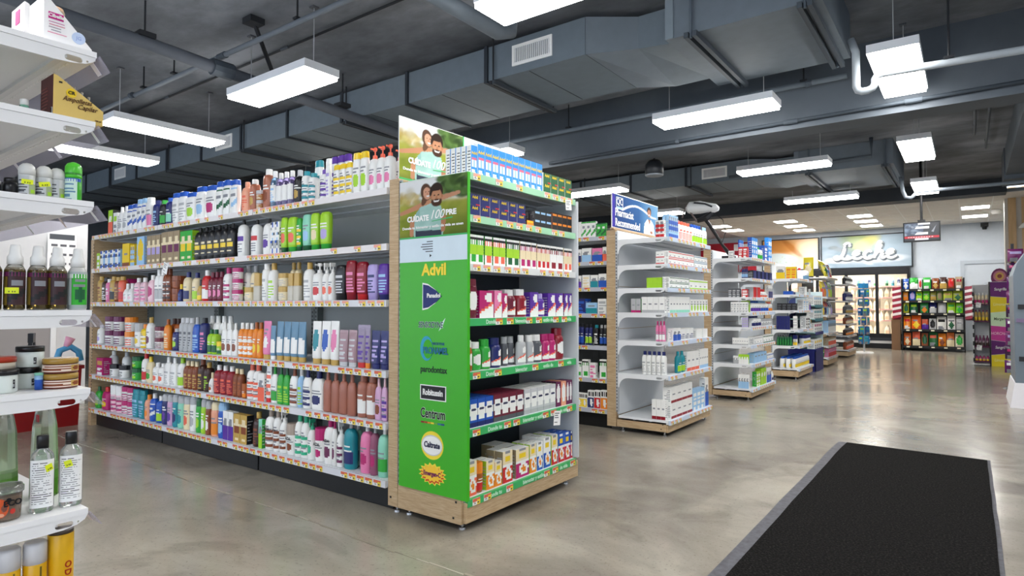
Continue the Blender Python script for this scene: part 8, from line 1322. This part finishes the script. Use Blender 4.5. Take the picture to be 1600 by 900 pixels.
C6 = [(1.862, .2, 'blk', 'white', 'black', 7), (1.432, .24, 'navy', 'white', 'dark blue', 7), (1.112, .22, 'dgray', 'gold', 'dark grey', 7), (.842, .2, 'brown', 'cream', 'brown', 8), (.552, .18, 'dbrown', 'orange', 'dark brown', 8), (.192, .24, 'brown', 'coral', 'red brown', 8)]
for z, h, a, b_, ds, n in C6: put_product('tin_can', '%s tin on the endcap before the blue spinner' % ds, 'tin', '%s tins on the far endcap' % ds, ('cyl', .11, .11, h, a, 'gray', b_, 'half', None), [(-2.56, 17.66+(i+.5)*1.12/n, z) for i in range(n)], R(90))
t = thing('card_display', 'navy cardboard floor display between two endcaps', 'display stand', (-2.7, 13.75, 0)); lo = t.location
mb = MB(lo); mb.box(-3.0, -2.98, 13.4, 14.2, 0, 1.6, '1c2270'); mb.box(-3.0, -2.46, 13.4, 13.415, 0, .45, '1c2270'); mb.box(-3.0, -2.46, 14.185, 14.2, 0, 1.6, 'c3d6da'); mb.box(-2.475, -2.46, 13.4, 14.2, 0, .42, '1a2068'); obj('carcass', mb.mesh('carcass', PAPER), t)
for z in (.45, .78, 1.05, 1.32): mb = MB(lo); mb.box(-2.98, -2.46, 13.41, 14.19, z-.02, z, '8fb4b8'); mb.box(-2.46, -2.45, 13.41, 14.19, z-.05, z+.01, '3a7a84' if z > .8 else '1c2270'); obj('shelf', mb.mesh('shelf', PAPER), t)
for z, b_, ds in ((.452, 'yellow', 'white and yellow'), (.782, 'mag', 'white and pink'), (1.052, 'teal', 'white and teal'), (1.322, 'lblue', 'white and light blue')): put_product('pharmacy_box', '%s box on the navy cardboard display' % ds, 'box', '%s boxes on the navy display' % ds, ('box', .17, .14, .19, 'white', 'white', b_, 'logo', None), [(-2.55, 13.52+i*.19, z) for i in range(4)], R(90))
t = thing('spinner_rack', 'blue spinner rack of hanging packs near the coolers', 'rack', (-2.38, 19.7, 0)); mb = MB(); mb.tube([(0, 0, 0), (0, 0, 1.85)], .025, 'gray', 8); mb.loft([ring(0, .24, .24), ring(.03, .22, .22)], 'e2e2e2'); obj('stand', mb.mesh('stand', COAT), t)
mb = MB(); mb.loft([ring(1.8, .13, .13), ring(1.93, .13, .13)], '2a8ac8'); obj('topper', mb.mesh('topper', COAT), t)
for z in range(6):
    for k in range(6):
        a = 2*math.pi*k/6+z*.3; bag('hanging_pack', 'blue and teal pack hanging on the spinner rack', 'pack', 'packs on the blue spinner', (-2.38+.13*math.cos(a), 19.7+.13*math.sin(a), .25+z*.26), a+R(90), .115, .22, .03, ['2a7ab8', '3a9ac0', '1f5a9a', '5a8a9a'][(k+z) % 4], ['white', 'lime', 'teal'][k % 3], 'logo', k)
# water bottles at the base of the third white endcap
for r in range(3):
    put_product('water_bottle', 'blue capped water bottle in the pack on the wooden base, %s row' % ['front', 'middle', 'back'][r], 'bottle', 'bottled water on the base of the third white endcap', ('wide', .085, .085, .2, 'paleb' if 0 else 'white', 'blue', 'yellow', 'half', None), [(-2.54-r*.1, 11.93+i*.095, .192) for i in range(12)], R(90))
# pale boxes and blue hanging toothbrush cards standing above the second white endcap
put_product('brush_pack', 'bright blue brush pack standing tall on top of the second white endcap', 'pack', 'brush packs on the second white endcap', ('box', .05, .02, .26, 'sky', 'blue', 'white', 'logo', None), [(-2.62, 8.98+i*.07, 1.988) for i in range(3)]+[(-2.62, 9.75+i*.06, 1.988) for i in range(2)], R(90))
put_product('carton', 'turquoise carton standing on the corner between two white endcaps', 'box', None, ('box', .1, .08, .17, 'teal', 'teal', 'lblue', 'half', None), [(-2.56, 7.08, 2.014)], R(90))
